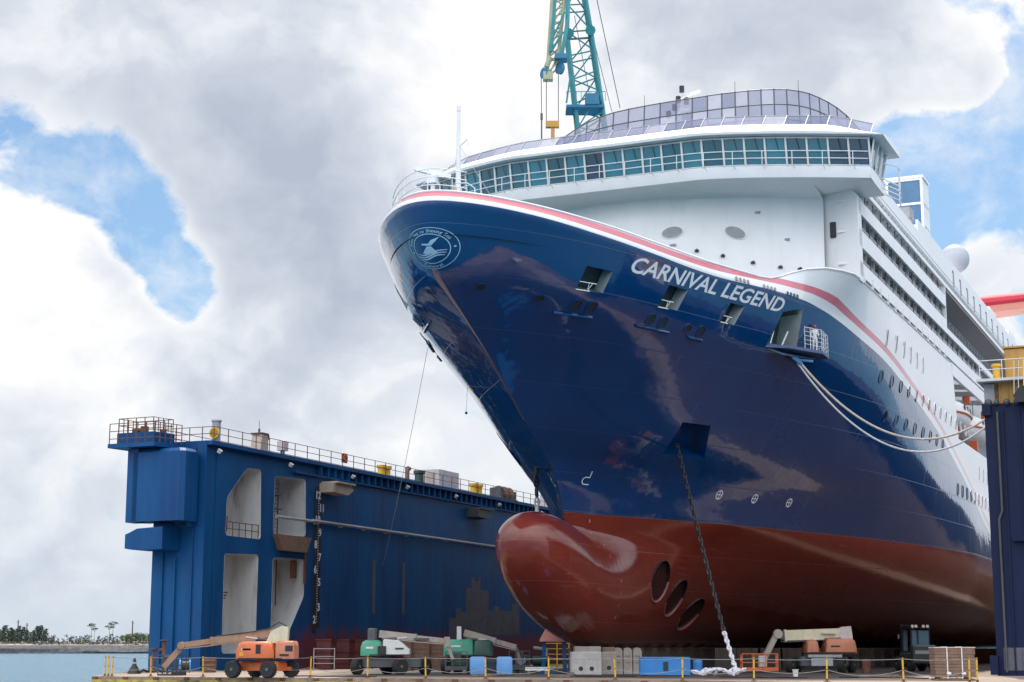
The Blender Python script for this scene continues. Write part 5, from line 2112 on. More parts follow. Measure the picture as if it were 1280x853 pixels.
# unseen sky behind the camera, brightened as added fill on the ship's front
away = ramp(nt, mth(nt, 'ADD', mth(nt, 'MULTIPLY', sp.outputs[1], -0.5), 0.5), [(0.25, 1.0), (0.62, 0.0)])
n = nt.nodes[-1]
n.color_ramp.elements[0].color = (0, 0, 0, 1)
n.color_ramp.elements[1].color = (1, 1, 1, 1)
hi = ramp(nt, sp.outputs[2], [(0.08, 0.12), (0.5, 1.0)])
fin = mixc(nt, 1.0, fin, mixc(nt, mth(nt, 'MULTIPLY', away, hi), (1, 1, 1), (3.1, 3.05, 3.0)), 'MULTIPLY')
nt.links.new(fin, bg.inputs['Color'])
bg.inputs['Strength'].default_value = 1.0
sd_ = bpy.data.lights.new('sun', 'SUN')
sd_.energy = 4.2
sd_.angle = R(0.5)
sd_.color = (1.0, 0.95, 0.87)
so = bpy.data.objects.new('sun', sd_)
COL.objects.link(so)
sv = Vector((math.sin(SUN_AZ) * math.cos(SUN_EL), math.cos(SUN_AZ) * math.cos(SUN_EL), math.sin(SUN_EL)))
so.rotation_euler = (-sv).to_track_quat('-Z', 'Y').to_euler()
so.location = (0, 0, 200)
scene.view_settings.view_transform = 'Standard'
scene.view_settings.look = 'None'
scene.view_settings.exposure = 0.0
scene.view_settings.gamma = 1.0
# ================================================================== THINGS ROUND THE SHIP
random.seed(5)
def g(px, Y):
    p = at(px, 830, Y)
    return Vector((p.x, Y, 0))

def kit(t, parts):
    # parts : list of (name, material, function(MB), smooth)
    out = []
    for nm, mt, fn, sm in parts:
        m = MB()
        fn(m)
        out.append(m.build(nm, mt, t, smooth=sm, angle=45))
    return out

# ---- anchor chains
def chain_mesh(pts, link_l=0.52, wire=0.062, m=None):
    m = m or MB()
    L_ = [0]
    for a, b in zip(pts, pts[1:]):
        L_.append(L_[-1] + (b - a).length)
    n = int(L_[-1] / (link_l * .72))
    for k in range(n):
        s = (k + .5) / n * L_[-1]
        i = max(j for j in range(len(pts) - 1) if L_[j] <= s)
        f = (s - L_[i]) / max(1e-6, L_[i + 1] - L_[i])
        c = pts[i].lerp(pts[i + 1], f)
        d = (pts[i + 1] - pts[i]).normalized()
        ref = Vector((1, 0.3, 0)).normalized()
        a = (ref - d * ref.dot(d)).normalized()
        b = d.cross(a)
        if k % 2:
            a = b
        a = (a + d.cross(a) * random.uniform(-.15, .15)).normalized()
        hl, hw = link_l / 2, link_l * .3
        ring = []
        for q in range(12):
            an = 2 * PI * q / 12
            x, y = math.cos(an), math.sin(an)
            ring.append(c + d * (x * (hl - wire) * (1 if abs(x) > .5 else 1)) + a * (y * (hw - wire)))
        cr = d.cross(a)
        rows_ = []
        for q in range(12):
            p0 = ring[q]
            o = (p0 - c).normalized()
            rows_.append([p0 + (o * math.cos(2 * PI * e / 6) + cr * math.sin(2 * PI * e / 6)) * wire for e in range(6)])
        rows_.append(rows_[0])
        m.grid(rows_, True)
        m.bar(c - a * (hw - wire), c + a * (hw - wire), wire * 1.2)
    return m
LS = ship.matrix_basis
def ship_pt(u, v, z):
    return S(u, v, z)
ca = ship_pt(6.0, 5.5, 14.6)
cb = at(905, 790, 101.0)
cc_ = g(921, 97.0) + Vector((0, 0, .15))
pts = [ca.lerp(cb, i / 20) + Vector((0, 0, -.5 * 4 * (i / 20) * (1 - i / 20) * .3)) for i in range(21)]
t = thing('anchor_chain', 'long black anchor chain with white lower links running from the bow pocket to the floor', 'chain', cc_)
m = chain_mesh([p - cc_ for p in pts], .56, .065)
m.build('black_links', 'chain_black', t, smooth=True, fix=True)
m = chain_mesh([cb.lerp(cc_, i / 6) - cc_ for i in range(7)], .56, .07)
m.build('white_links', 'chain_white', t, smooth=True, fix=True)
a = at(669, 571, 108.3)
b = at(671, 622, 108.3)
c = at(673, 690, 108.3)
c0 = Vector((c.x, c.y, 0))
t = thing('anchor_chain', 'shorter anchor chain hanging from the bow behind the red bulb', 'chain', c0)
chain_mesh([a - c0, b - c0], .8, .095).build('black_links', 'chain_black', t, smooth=True)
chain_mesh([b - c0, c - c0, at(674, 735, 108.3) - c0], .8, .095).build('white_links', 'chain_white', t, smooth=True)
# heap of white chain on the floor
hp = g(895, 95.5)
m = MB()
for k in range(5):
    x0, y0 = -1.1 + .52 * k, random.uniform(-.2, .2)
    pts = [Vector((x0 + .35 * math.cos(q * .9) + .04 * q, y0 + .3 * math.sin(q * .9), .12 + .3 * abs(math.sin(q * .55 + k)) * (1 if k not in (0,) else .6))) for q in range(9)]
    chain_mesh(pts, .42, .075, m)
tag(m.build('chain_heap', 'chain_white', loc=hp, smooth=True), 'low heap of white chain lying on the dock floor beside the bright blue tank', 'chain heap')

# ---- mooring ropes
def rope(label, p, q, sag, r, mat, tw=True):
    pts = catenary(p, q, sag, 40)
    o0 = Vector(p)
    m = MB()
    m.tube([x - o0 for x in pts], r, 8)
    return tag(m.build('mooring_rope', mat, loc=o0, smooth=True), label, 'rope', None)
P0 = ship_pt(9.9, 12.6, 20.35)
rope('upper of the two mooring ropes sagging from the ship side platform', P0, ship_pt(14, 25.6, 17.5), 3.9, .075, 'rope_fibre')
rope('lower, paler mooring rope sagging from the ship side platform', P0 + Vector((-.1, 0, -.1)), ship_pt(14.3, 25.6, 17.35), 4.6, .065, 'rope_grey')
t = thing('bollard', 'tall dark mooring post on the right dock wall holding the ship ropes', 'bollard', S(14.15, 25.75, HR), SROT)
m = MB()
m.lathe((0, 0, 0), [(.45, 0), (.42, .15), (.3, .3), (.28, 1.3), (.42, 1.45), (.42, 1.8), (.1, 1.86)], 16)
m.build('bollard_post', 'dark_grey', t, smooth=True)
m = MB()
m.box((0, 0, .03), (1.2, 1.0, .06))
m.build('base_plate', 'dark_grey', t)
m = MB()
p = ship_pt(-4.0, -7.6, 20.2)
q = S(32, -29.75, 8.4)
m.tube([x - p for x in catenary(p, q, .5, 12)], .016, 4)
tag(m.build('heaving_line', 'rope_grey', loc=p), 'thin line running from the starboard bow down to the left dock wall', 'line')
p = at(585, 470, 104)
t = thing('weighted_line', 'short thin line with a small weight hanging under the starboard bow flare', 'line', p)
m = MB()
m.cyl((0, 0, 0), (-.1, 0, -2.3), .012, 4)
m.build('line', 'rope_grey', t)
m = MB()
m.sphere((-.1, 0, -2.35), .09, 8, 6)
m.build('weight', 'black_steel', t, smooth=True)

# ---- barrier along the dock edge
U_E = -17.2
sx = [-21.4, -21.15, -20.9, -18.25, -14.75, -11.3, -7.9, -4.4, -.95, 2.5, 6.0, 9.6, 13.1, 16.7, 20.25, 23.85, 26.85, 27.2]
near = ['leftmost of the three yellow posts at the left corner of the dock floor', 'middle of the three yellow posts at the left corner of the dock floor', 'right one of the three yellow posts at the left corner of the dock floor',
        'yellow barrier post in front of the left dock wall corner', 'yellow barrier post just left of the orange boom lift', 'yellow barrier post in front of the orange boom lift', 'yellow barrier post between the orange and the green boom lifts',
        'yellow barrier post in front of the left wheels of the white and green boom lift', 'yellow barrier post between the two green boom lifts', 'yellow barrier post in front of the pale blue tank', 'yellow barrier post below the pink cowl',
        'yellow barrier post in front of the grey keel blocks', 'yellow barrier post at the right end of the bright blue tank', 'yellow barrier post in front of the orange lift basket', 'yellow barrier post in front of the cream boom lift', 'yellow barrier post in front of the forklift',
        'left one of the two yellow posts beside the brown strapped bundle', 'right one of the two yellow posts beside the brown strapped bundle']
for v, lab in zip(sx, near):
    t = thing('barrier_post', lab, 'barrier post', S(U_E, v, 0), SROT + random.uniform(-.1, .1), 'yellow posts of the barrier along the dock edge')
    lean = Vector((random.uniform(-.05, .05), random.uniform(-.05, .05), 1.12))
    m = MB()
    m.tube([(0, 0, 0), lean], .042, 8)
    m.build('post', 'yellow', t, smooth=True)
    m = MB()
    m.lathe((0, 0, 0), [(.16, 0), (.16, .02), (.06, .05), (.055, .14)], 12)
    m.build('foot', 'rust', t, smooth=True)
    m = MB()
    m.lathe(lean * .96, [(.05, -.02), (.06, 0), (.05, .02)], 8)
    m.lathe(lean * .5, [(.05, -.02), (.06, 0), (.05, .02)], 8)
    m.build('rope_eye', 'rust', t, smooth=True)
for nm, h, sg, lab in (('barrier_rope', 1.06, .05, 'upper nearly taut rope of the barrier along the dock edge'), ('barrier_rope', .55, .22, 'lower slack rope of the barrier along the dock edge')):
    m = MB()
    pts = []
    o0 = S(U_E, sx[0], 0)
    for a, b in zip(sx[2:-1], sx[3:]):
        s = sg * random.uniform(.7, 1.3) * min(1, (b - a) / 3)
        pts += [x - o0 for x in catenary(S(U_E, a, h), S(U_E, b, h), s, 8)][:-1]
    m.tube(pts, .014, 5)
    tag(m.build(nm, 'rope_line', loc=o0, smooth=True), lab, 'rope')

# ---- boom lifts
def wheel(t, x, y, r=.46, w=.36, rz=0.0, tyre='tyre'):
    M = Matrix.Rotation(rz, 3, 'Z')
    m = MB()
    m.lathe((x, y, r), [(r * .55, -w / 2), (r * .9, -w / 2), (r, -w * .3), (r, w * .3), (r * .9, w / 2), (r * .55, w / 2)], 20, 'y', M)
    for k in range(20):
        an = 2 * PI * k / 20
        p = M @ Vector((math.cos(an) * (r - .005), 0, math.sin(an) * (r - .005)))
        m.box(Vector((x, y, r)) + p, (.07, w * .8, .05), rot=M @ Matrix.Rotation(-an + PI / 2, 3, 'Y'))
    o = m.build('wheel', tyre, t, smooth=True, angle=30)
    h = MB()
    h.lathe((x, y, r), [(.02, -w * .56), (r * .18, -w * .56), (r * .2, -w * .42), (r * .5, -w * .36), (r * .56, -w * .5), (r * .56, w * .5), (r * .5, w * .36), (r * .2, w * .42), (.02, w * .56)], 16, 'y', M)
    h.build('hub', 'hub_grey', o, smooth=True)
    return o

def hood(m, x0, x1, y0, y1, z0, z1, r=.25, sl=.15):
    # rounded machinery hood
    xs = [x0, x0 + sl * .3, x0 + sl, x1 - sl, x1 - sl * .3, x1]
    zs = [z1 - r * 1.6, z1 - r * .5, z1, z1, z1 - r * .5, z1 - r * 1.6]
    w = [.92, .98, 1, 1, .98, .92]
    yc = (y0 + y1) / 2
    hy = (y1 - y0) / 2
    rows_ = []
    for x, zt_, k in zip(xs, zs, w):
        rows_.append([Vector((x, yc - hy * k, z0)), Vector((x, yc - hy * k, zt_ - r)), Vector((x, yc - (hy - r * .4) * k, zt_ - r * .3)), Vector((x, yc - (hy - r) * k, zt_)),
                      Vector((x, yc + (hy - r) * k, zt_)), Vector((x, yc + (hy - r * .4) * k, zt_ - r * .3)), Vector((x, yc + hy * k, zt_ - r)), Vector((x, yc + hy * k, z0))])
    m.grid(rows_, True)
    m.add(rows_[0], [tuple(range(8))])
    m.add(rows_[-1], [tuple(range(8))])

def boom(t, p, q, w, h, mat, inner='boom_grey', ext=.35):
    p, q = Vector(p), Vector(q)
    k = p.lerp(q, 1 - ext)
    m = MB()
    m.bar(p, k, w, h)
    m.bar(k.lerp(p, .03), k.lerp(q, .02), w * 1.18, h * 1.15)
    o = m.build('boom', mat, t, bevel=.025)
    m = MB()
    m.bar(k, q, w * .74, h * .72)
    m.tube([p + Vector((0, -w * .6, -h * .5)), k + Vector((0, -w * .6, -h * .62)), q + Vector((0, -w * .5, -h * .5))], .035, 5)
    m.build('inner_boom', inner, o)
    return o

def basket(t, c, w, d, h, mat, floor=True, rz=0.0):
    M = Matrix.Rotation(rz, 3, 'Z')
    c = Vector(c)
    m = MB()
    cs = [(-w / 2, -d / 2), (w / 2, -d / 2), (w / 2, d / 2), (-w / 2, d / 2)]
    P = lambda a, b, z: c + M @ Vector((a, b, z))
    for z in (.55, 1.1):
        for a, b in zip(cs, cs[1:] + cs[:1]):
            m.bar(P(a[0], a[1], z), P(b[0], b[1], z), .05)
    for a, b in zip(cs, cs[1:] + cs[:1]):
        for tt in (0, .33, .66):
            x, y = a[0] + (b[0] - a[0]) * tt, a[1] + (b[1] - a[1]) * tt
            m.bar(P(x, y, 0), P(x, y, 1.1), .045)
    m.box(c + Vector((0, 0, .05)), (w, d, .1), rz)
    m.box(c + M @ Vector((0, -d / 2, .16)), (w, .03, .16), rz)
    b = m.build('platform_basket', mat, t)
    m = MB()
    m.cham(c + M @ Vector((0, d / 2 - .15, .85)), (.6, .3, .42), .05, rz)
    m.build('control_box', 'dark_grey', b)
    return b

# orange lift at the left
t = thing('boom_lift', 'orange boom lift with a long rusty boom lowered to the left', 'boom lift', g(328, 92.6), 0, 'boom lifts on the dock floor')
for x, y in ((-1.5, -.5), (.52, -1.35), (-.55, 1.3), (1.5, .55)):
    wheel(t, x, y, .45, .36, R(-22) + (.5 if x > 1 else 0))
m = MB()
m.cham((0, 0, .62), (2.5, 1.2, .5), .12, R(-22))
m.bar((-1.5, -.5, .48), (-.55, 1.3, .48), .2)
m.bar((.52, -1.35, .48), (1.5, .55, .48), .2)
m.cyl((.1, 0, .8), (.1, 0, 1.02), .5, 16)
m.build('chassis', 'orange', t)
m = MB()
hood(m, -1.3, .75, -1.0, .9, .98, 1.92, .22, .35)
m.build('engine_hood', 'orange', t, smooth=True, angle=35)
m = MB()
hood(m, .8, 1.85, -1.0, .9, 1.0, 1.95, .16, .12)
m.build('counterweight', 'faded_orange', t, smooth=True, angle=35)
m = MB()
m.box((-.1, -1.0, 1.52), (.26, .05, .48))
m.box((1.55, -1.0, 1.55), (.4, .03, .3))
m.build('side_panel', 'black_steel', t)
m = MB()
m.prism([(.2, -.35, 1.85), (1.35, -.35, 1.85), (1.4, -.35, 2.7), (1.0, -.35, 2.75), (.45, -.35, 2.45)], (0, .7, 0))
m.build('boom_pivot', 'cream', t)
bm_ = boom(t, (.9, 0, 2.45), (-4.35, -.3, 1.72), .32, .4, 'boom_rust', 'boom_rust', .3)
m = MB()
m.bar((-4.3, -.3, 1.7), (-5.25, -.4, .55), .24, .3)
m.bar((-4.5, -.3, 1.5), (-5.3, -.2, .7), .1, .1)
m.cyl((-4.35, -.55, 1.7), (-4.35, -.05, 1.7), .2, 12)
m.build('jib', 'boom_rust', t)
basket(t, (-5.0, .6, .1), 1.5, .85, 1.1, 'dark_grey', True, R(70))
m = MB()
m.tube([(.3, -.2, 2.6), (.9, -.3, 2.95), (1.3, -.2, 2.75)], .03, 5)
m.tube([(-2.5, -.3, 2.2), (-.5, -.35, 2.45), (.4, -.3, 2.6)], .03, 5)
m.build('hose', 'black_steel', t, smooth=True)

# white and green lift
t = thing('boom_lift', 'boom lift with half white, half green hood and a grey boom pointing right', 'boom lift', g(490, 104), 0, 'boom lifts on the dock floor')
for x, y in ((-2.05, -.7), (-.35, 1.1), (.55, -.9), (2.0, .3)):
    wheel(t, x, y, .48, .42, R(60) if x in (-2.05, 2.0) else R(35))
m = MB()
m.cham((0, 0, .72), (3.6, 1.3, .55), .12, R(5))
m.bar((-2.05, -.7, .5), (-.35, 1.1, .5), .2)
m.bar((.55, -.9, .5), (2.0, .3, .5), .2)
m.cyl((-.3, 0, .9), (-.3, 0, 1.15), .5, 16)
m.build('chassis', 'dark_grey', t)
m = MB()
hood(m, -1.85, -.55, -.95, .9, 1.12, 2.05, .22, .3)
m.build('engine_hood', 'lift_green', t, smooth=True, angle=35)
m = MB()
m.prism([(-.5, -.95, 1.15), (1.1, -.95, 1.15), (1.15, -.95, 1.45), (.45, -.95, 2.05), (-.5, -.95, 2.12)], (0, 1.8, 0))
m.build('front_hood', 'off_white', t, bevel=.06)
m = MB()
m.box((-.55, -.99, 1.45), (.5, .05, .5))
m.build('side_panel', 'black_steel', t)
m = MB()
m.cham((-1.2, 0, 2.3), (.55, 1.0, .95), .1)
m.build('counterweight', 'dark_grey', t)
boom(t, (-.8, 0, 2.45), (3.3, -.2, 2.0), .34, .42, 'boom_grey', 'boom_grey', .45)
m = MB()
m.box((3.35, -.2, 1.95), (.35, .4, .6))
m.bar((3.4, -.2, 1.8), (3.7, -.2, .9), .2, .2)
m.build('jib', 'boom_grey', t)
basket(t, (3.9, .3, .25), 1.3, .8, 1.1, 'dark_grey')

# second green lift, behind the pale blue tank
t = thing('boom_lift', 'all green boom lift half hidden behind the pale blue tank', 'boom lift', g(578, 108), 0, 'boom lifts on the dock floor')
for x, y in ((-1.0, -.8), (.55, -.8), (1.6, .8), (-.3, .9)):
    wheel(t, x, y, .48, .42, R(70))
m = MB()
m.cham((.2, 0, .75), (2.6, 1.3, .5), .12)
m.build('chassis', 'dark_green', t)
m = MB()
hood(m, -1.15, .7, -.95, .9, 1.1, 2.12, .18, .14)
m.build('engine_hood', 'lift_green', t, smooth=True, angle=35)
m = MB()
hood(m, .72, 1.95, -.95, .9, 1.1, 2.1, .18, .3)
m.build('front_hood', 'dark_green', t, smooth=True, angle=35)
m = MB()
m.box((-.2, -.6, 2.5), (.28, .25, .85))
m.build('exhaust_post', 'off_white', t)
boom(t, (.1, 0, 2.55), (3.4, -.1, 1.65), .34, .42, 'boom_grey', 'boom_grey', .4)
basket(t, (3.6, .3, .3), 1.3, .8, 1.1, 'dark_grey')
m = MB()
m.bar((3.4, 0, 1.6), (3.6, .1, .9), .2, .2)
m.build('jib', 'boom_grey', t)

# cream boom lift on the right
t = thing('boom_lift', 'boom lift with cream boom and orange basket in the shade under the ship', 'boom lift', g(1028, 112), 0, 'boom lifts on the dock floor')
for x, y in ((-2.2, -.6), (-1.5, 1.1), (1.1, -.9), (2.0, .5)):
    wheel(t, x, y, .5, .42, R(60))
m = MB()
m.cham((0, 0, .75), (3.2, 1.5, .6), .12)
m.build('chassis', 'dark_grey', t)
m = MB()
m.box((0, -.85, 1.08), (2.2, .5, .18))
m.box((-.2, -.8, .7), (1.4, .5, .5))
m.build('side_tray', 'grey_paint', t)
m = MB()
hood(m, .1, 2.1, -1.0, .9, 1.25, 2.2, .28, .25)
m.build('engine_hood', 'faded_orange', t, smooth=True, angle=35)
m = MB()
hood(m, -1.15, -.35, -1.0, .9, 1.3, 2.1, .22, .2)
m.build('front_hood', 'faded_orange', t, smooth=True, angle=35)
bm2 = boom(t, (1.75, 0, 2.55), (-2.75, -.2, 2.38), .42, .68, 'cream', 'dark_grey', .06)
m = MB()
v, f = text2d('ULTRA BOOM', 0, .02, .26) if False else ([], [])
m.prism([(1.1, -.3, 2.2), (2.0, -.3, 2.2), (1.9, -.3, 3.0), (1.25, -.3, 2.95)], (0, .6, 0))
m.build('boom_pivot', 'pale_box', t)
m = MB()
m.box((-1.4, -.215, 2.46), (.85, .02, .17))
m.build('boom_plate', 'black_steel', bm2)
m = MB()
m.bar((-2.95, -.2, 2.55), (-3.85, -.4, .95), .26, .34)
m.cyl((-2.9, -.45, 2.5), (-2.9, .05, 2.5), .3, 12)
m.build('jib', 'boom_grey', t)
basket(t, (-4.3, -1.1, .12), 2.3, .95, 1.15, 'orange')
m = MB()
m.cham((-4.1, -1.2, .75), (.55, .4, .7), .06)
m.build('tool_box', 'pale_box', t)

# dark green pump set, between the green lift and the pink cowl
t = thing('pump_unit', 'dark green pump unit on a skid between the pale blue tank and the pink cowl', 'pump', g(663, 112))
m = MB()
m.box((0, 0, .15), (2.4, 1.2, .14))
m.box((0, -.55, .35), (2.4, .06, .2))
m.build('skid', 'dark_green', t)
m = MB()
m.cham((-.5, 0, .75), (1.0, .8, .8), .1)
m.cyl((.15, 0, .75), (1.1, 0, .75), .34, 14)
m.build('motor', 'dark_green', t)
m = MB()
m.tube([(1.1, 0, .75), (1.1, 0, 1.5), (.2, 0, 1.6)], .12, 8)
m.lathe((-.6, -.44, .8), [(.02, -.03), (.3, -.03), (.3, .03), (.02, .03)], 14, 'y')
m.build('pipe', 'grey_paint', t, smooth=True)

# ---- tanks and boxes
t = thing('water_tank', 'pale blue rounded tank with a dark gap in its middle', 'tank', g(614, 100.5))
for x in (-.78, .78):
    m = MB()
    pr = [(-.48, .06), (.48, .06), (.5, .3), (.5, .85), (.42, 1.08), (-.42, 1.08), (-.5, .85), (-.5, .3)]
    m.grid([[Vector((x + dx, y * k, .57 + (z - .57) * k)) for y, z in pr] for dx, k in ((-.47, .8), (-.42, .96), (-.3, 1), (.3, 1), (.42, .96), (.47, .8))], True)
    for dx in (-.47, .47):
        m.add([Vector((x + dx, y * .8, .57 + (z - .57) * .8)) for y, z in pr], [tuple(range(8))])
    m.build('tank_half', 'pale_blue', t, smooth=True, angle=35)
m = MB()
m.box((0, .1, .55), (.7, .6, .9))
m.bar((-.4, -.42, .3), (.4, -.42, .3), .06)
m.bar((-.4, -.42, .8), (.4, -.42, .8), .06)
m.build('centre_frame', 'dark_recess', t)
m = MB()
for x in (-.9, .9):
    m.box((x, 0, .04), (.25, .9, .08))
m.build('tank_foot', 'black_steel', t)
t = thing('steel_tank', 'bright blue rectangular steel tank with a small dark opening on its front', 'tank', g(830.5, 98))
m = MB()
m.cham((0, 0, .57), (2.85, 1.3, 1.0), .05)
for x in (-1.35, 1.35):
    m.box((x, -.66, .55), (.08, .05, .95))
m.box((0, -.66, 1.02), (2.8, .05, .07))
m.build('tank_body', 'tank_blue', t)
m = MB()
m.box((0.02, -.665, .56), (.28, .03, .5))
m.build('hatch', 'dark_recess', t)
m = MB()
for x in (-1.1, 1.1):
    m.box((x, 0, .035), (.2, 1.2, .07))
m.build('skid', 'black_steel', t)

t = thing('strapped_bundle', 'brown cube shaped bundle of planks tied with two white straps', 'bundle', g(1190.5, 84), R(-4))
m = MB()
z = .16
for k in range(9):
    m.box((random.uniform(-.02, .02), 0, z + .075), (1.95 + random.uniform(-.06, .04), 1.5, .145))
    z += .158
m.build('planks', 'brown_box', t)
m = MB()
m.box((0, 0, .05), (1.9, 1.4, .1))
m.box((-.7, 0, .12), (.12, 1.5, .08))
m.box((.7, 0, .12), (.12, 1.5, .08))
m.build('pallet', 'timber', t)
m = MB()
m.box((0, 0, z + .015), (2.0, 1.52, .03))
m.build('cover_sheet', 'sack_white', t)
for x in (-.38, .33):
    m = MB()
    m.box((x, -.775, .85), (.05, .02, 1.5))
    m.box((x, 0, z + .04), (.05, 1.56, .02))
    m.box((x, .775, .85), (.05, .02, 1.5))
    m.build('strap', 'sack_white', t)
    m = MB()
    m.sphere((x + .05, -.82, .34), .1, 8, 6, (1.2, .7, .9))
    m.build('strap_knot', 'sack_white', t, smooth=True)
t = thing('bucket', 'small white bucket on the dock floor in front of the cream boom lift', 'bucket', g(994, 96.5))
m = MB()
m.lathe((0, 0, 0), [(.13, 0), (.17, .36), (.185, .36), (.185, .39), (.16, .39), (.12, .03)], 16)
m.build('bucket_body', 'sack_white', t, smooth=True)
m = MB()
m.tube([(-.17, 0, .36), (-.12, -.12, .28), (0, -.17, .24), (.12, -.12, .28), (.17, 0, .36)], .008, 5)
m.build('handle', 'grey_paint', t)
t = thing('rusty_crate', 'small rusty crate against the foot of the left dock wall', 'crate', g(262, 112))
m = MB()
m.cham((0, 0, .5), (.8, .7, .95), .05)
m.build('crate_body', 'rust', t)
m = MB()
for z in (.2, .5, .8):
    m.box((0, -.37, z), (.84, .04, .1))
m.build('slat', 'brown_box', t)
t = thing('cable_drum', 'dark cable drum at the foot of the left dock wall beside the lowered boom', 'cable drum', g(231, 112), R(15))
m = MB()
m.lathe((0, 0, .42), [(.06, -.35), (.42, -.35), (.42, -.28), (.2, -.27), (.2, .27), (.42, .28), (.42, .35), (.06, .35)], 20, 'x')
m.build('drum', 'pale_blue', t, smooth=True, angle=30)
m = MB()
m.cyl((-.26, 0, .42), (.26, 0, .42), .32, 18)
m.build('cable', 'black_steel', t, smooth=True)
t = thing('marker_cone', 'dark pointed marker standing at the left corner of the dock floor', 'cone', g(168, 107))
m = MB()
m.lathe((0, 0, 0), [(.42, 0), (.42, .06), (.3, .3), (.14, .55), (.09, .9), (.03, .98)], 14)
m.build('cone', 'black_steel', t, smooth=True, angle=30)
m = MB()
m.lathe((0, 0, .62), [(.15, 0), (.13, .1)], 14)
m.build('band', 'grey_paint', t)
m = MB()
pts = [g(176 + k * 4.5, 110) + Vector((0, random.uniform(-.3, .3), .1 + .1 * (k % 2))) for k in range(12)]
o0 = pts[0].copy()
m.tube([p - o0 for p in pts], .09, 6)
tag(m.build('hose', 'black_steel', loc=o0, smooth=True), 'dark hose lying along the left end of the dock floor', 'hose')
t = thing('valve_stand', 'dark valve stand with handwheels at the left corner of the left dock wall', 'valve', g(199, 113))
m = MB()
m.tube([(-.4, 0, 0), (-.4, 0, 1.4), (.3, 0, 1.5)], .1, 8)
m.build('pipe', 'rust', t, smooth=True)
m = MB()
m.tube([(.3, 0, 0), (.3, 0, 2.1)], .13, 8)
m.build('riser', 'rust', t, smooth=True)
for x, z in ((-.4, 1.55), (.3, 2.1)):
    m = MB()
    m.lathe((x, 0, z), [(.25, -.03), (.32, -.03), (.32, .03), (.25, .03), (.25, -.03)], 14)
    m.bar((x - .28, 0, z), (x + .28, 0, z), .04)
    m.bar((x, 0, z - .2), (x, 0, z), .05)
    m.build('handwheel', 'dark_grey', t, smooth=True)

# ---- forklift in the shade
t = thing('forklift', 'dark forklift with bluish cab windows parked in the shade under the ship at the right', 'forklift', g(1145, 121), PI + R(8))
for x, y in ((-.85, -1.1), (.85, -1.1), (-.8, 1.2), (.8, 1.2)):
    wheel(t, x, y, .5, .38, R(90))
m = MB()
m.cham((0, .3, .9), (1.7, 2.6, .8), .12)
m.cham((0, 1.5, 1.2), (1.7, .7, 1.2), .12)
m.build('body', 'dark_grey', t)
m = MB()
for x in (-.42, .42):
    m.bar((x, -1.5, .1), (x, -1.5, 3.3), .14, .2)
    m.bar((x * .75, -1.58, .15), (x * .75, -1.58, 2.4), .1, .1)
for z in (.4, 1.7, 3.2):
    m.bar((-.45, -1.5, z), (.45, -1.5, z), .12, .1)
m.build('mast', 'black_steel', t)
m = MB()
for x in (-.35, .35):
    m.box((x, -2.2, .12), (.14, 1.3, .05))
    m.box((x, -1.62, .5), (.14, .06, .8))
m.build('fork', 'hub_grey', t)
m = MB()
for x in (-.72, .72):
    for y in (-.7, .9):
        m.bar((x, y, 1.3), (x * .92, y + .1, 3.0), .09)
m.box((0, .1, 3.03), (1.6, 1.9, .09))
for z in (1.35, 2.2):
    m.bar((-.72, -.7, z), (.72, -.7, z), .07)
cab = m.build('cab_frame', 'black_steel', t)
m = MB()
m.quad((-.66, -.68, 1.4), (.1, -.68, 1.4), (.1, -.62, 2.85), (-.66, -.62, 2.85))
m.build('windscreen', 'cab_glass', cab, fix=False)
m = MB()
m.quad((.3, -.68, 1.4), (.62, -.68, 1.4), (.6, -.62, 2.85), (.3, -.62, 2.85))
m.build('side_window', 'cab_glass', cab, fix=False)
m = MB()
m.quad((-.62, 1.03, 1.5), (.12, 1.03, 1.5), (.12, 1.03, 2.8), (-.62, 1.03, 2.8))
m.build('rear_window', 'cab_glass', cab, fix=False)
m = MB()
m.quad((.28, 1.03, 1.5), (.62, 1.03, 1.5), (.6, 1.03, 2.8), (.28, 1.03, 2.8))
m.build('rear_window', 'cab_glass', cab, fix=False)
m = MB()
m.box((0, 1.87, 1.3), (1.5, .05, .25))
m.build('rear_plate', 'grey_paint', t)
for x in (-.5, -.2, .35, .6):
    m = MB()
    m.cyl((x, 1.12, 3.1), (x, 1.2, 3.1), .11, 10)
    m.build('work_light', 'sack_white', cab, smooth=True)
m = MB()
m.box((.95, -.7, 2.4), (.06, .1, .3))
m.box((-.95, -.7, 2.4), (.06, .1, .3))
m.build('mirror', 'grey_paint', cab)

# ---- keel and side blocks under the hull
def block(u, v, kind, lab, grp, w=1.5, d=1.1):
    t = thing('keel_block', lab, 'keel block', S(u, v, 0), SROT, grp)
    m = MB()
    m.cham((0, 0, .48), (d, w, .92), .04)
    m.build('concrete_base', 'concrete_shaded', t)
    m = MB()
    z = .96
    for k in range(3):
        m.box((0, 0, z + .105), (d * .92, w * .96, .2))
        z += .212
    m.build('timber_cap', 'timber_shaded', t)
    return t
GK = 'keel blocks under the centreline of the ship'
first = block(3.4, 0, 0, 'grey keel block of concrete and timber in the row under the ship', GK)
for k in range(1, 30):
    t = copy_tree(first)
    t.location = S(3.4 + 2.9 * k, 0, 0)
first2 = block(16, 5.5, 0, 'concrete and timber side block in the rows either side of the keel', 'side blocks under the ship', 1.2, 1.4)
for sd in (1, -1):
    for k in range(20):
        if sd == 1 and k == 0:
            continue
        t = copy_tree(first2)
        t.location = S(16 + 4.3 * k, sd * (3.4 + .12 * min(16 + 4.3 * k, 45)), 0)
t = thing('concrete_block', 'large pale concrete block with two round holes beside the pink cowl', 'concrete block', g(732, 104.5), R(3))
m = MB()
m.cham((0, 0, .68), (1.85, 1.2, 1.36), .06)
m.build('block', 'concrete_pale', t)
m = MB()
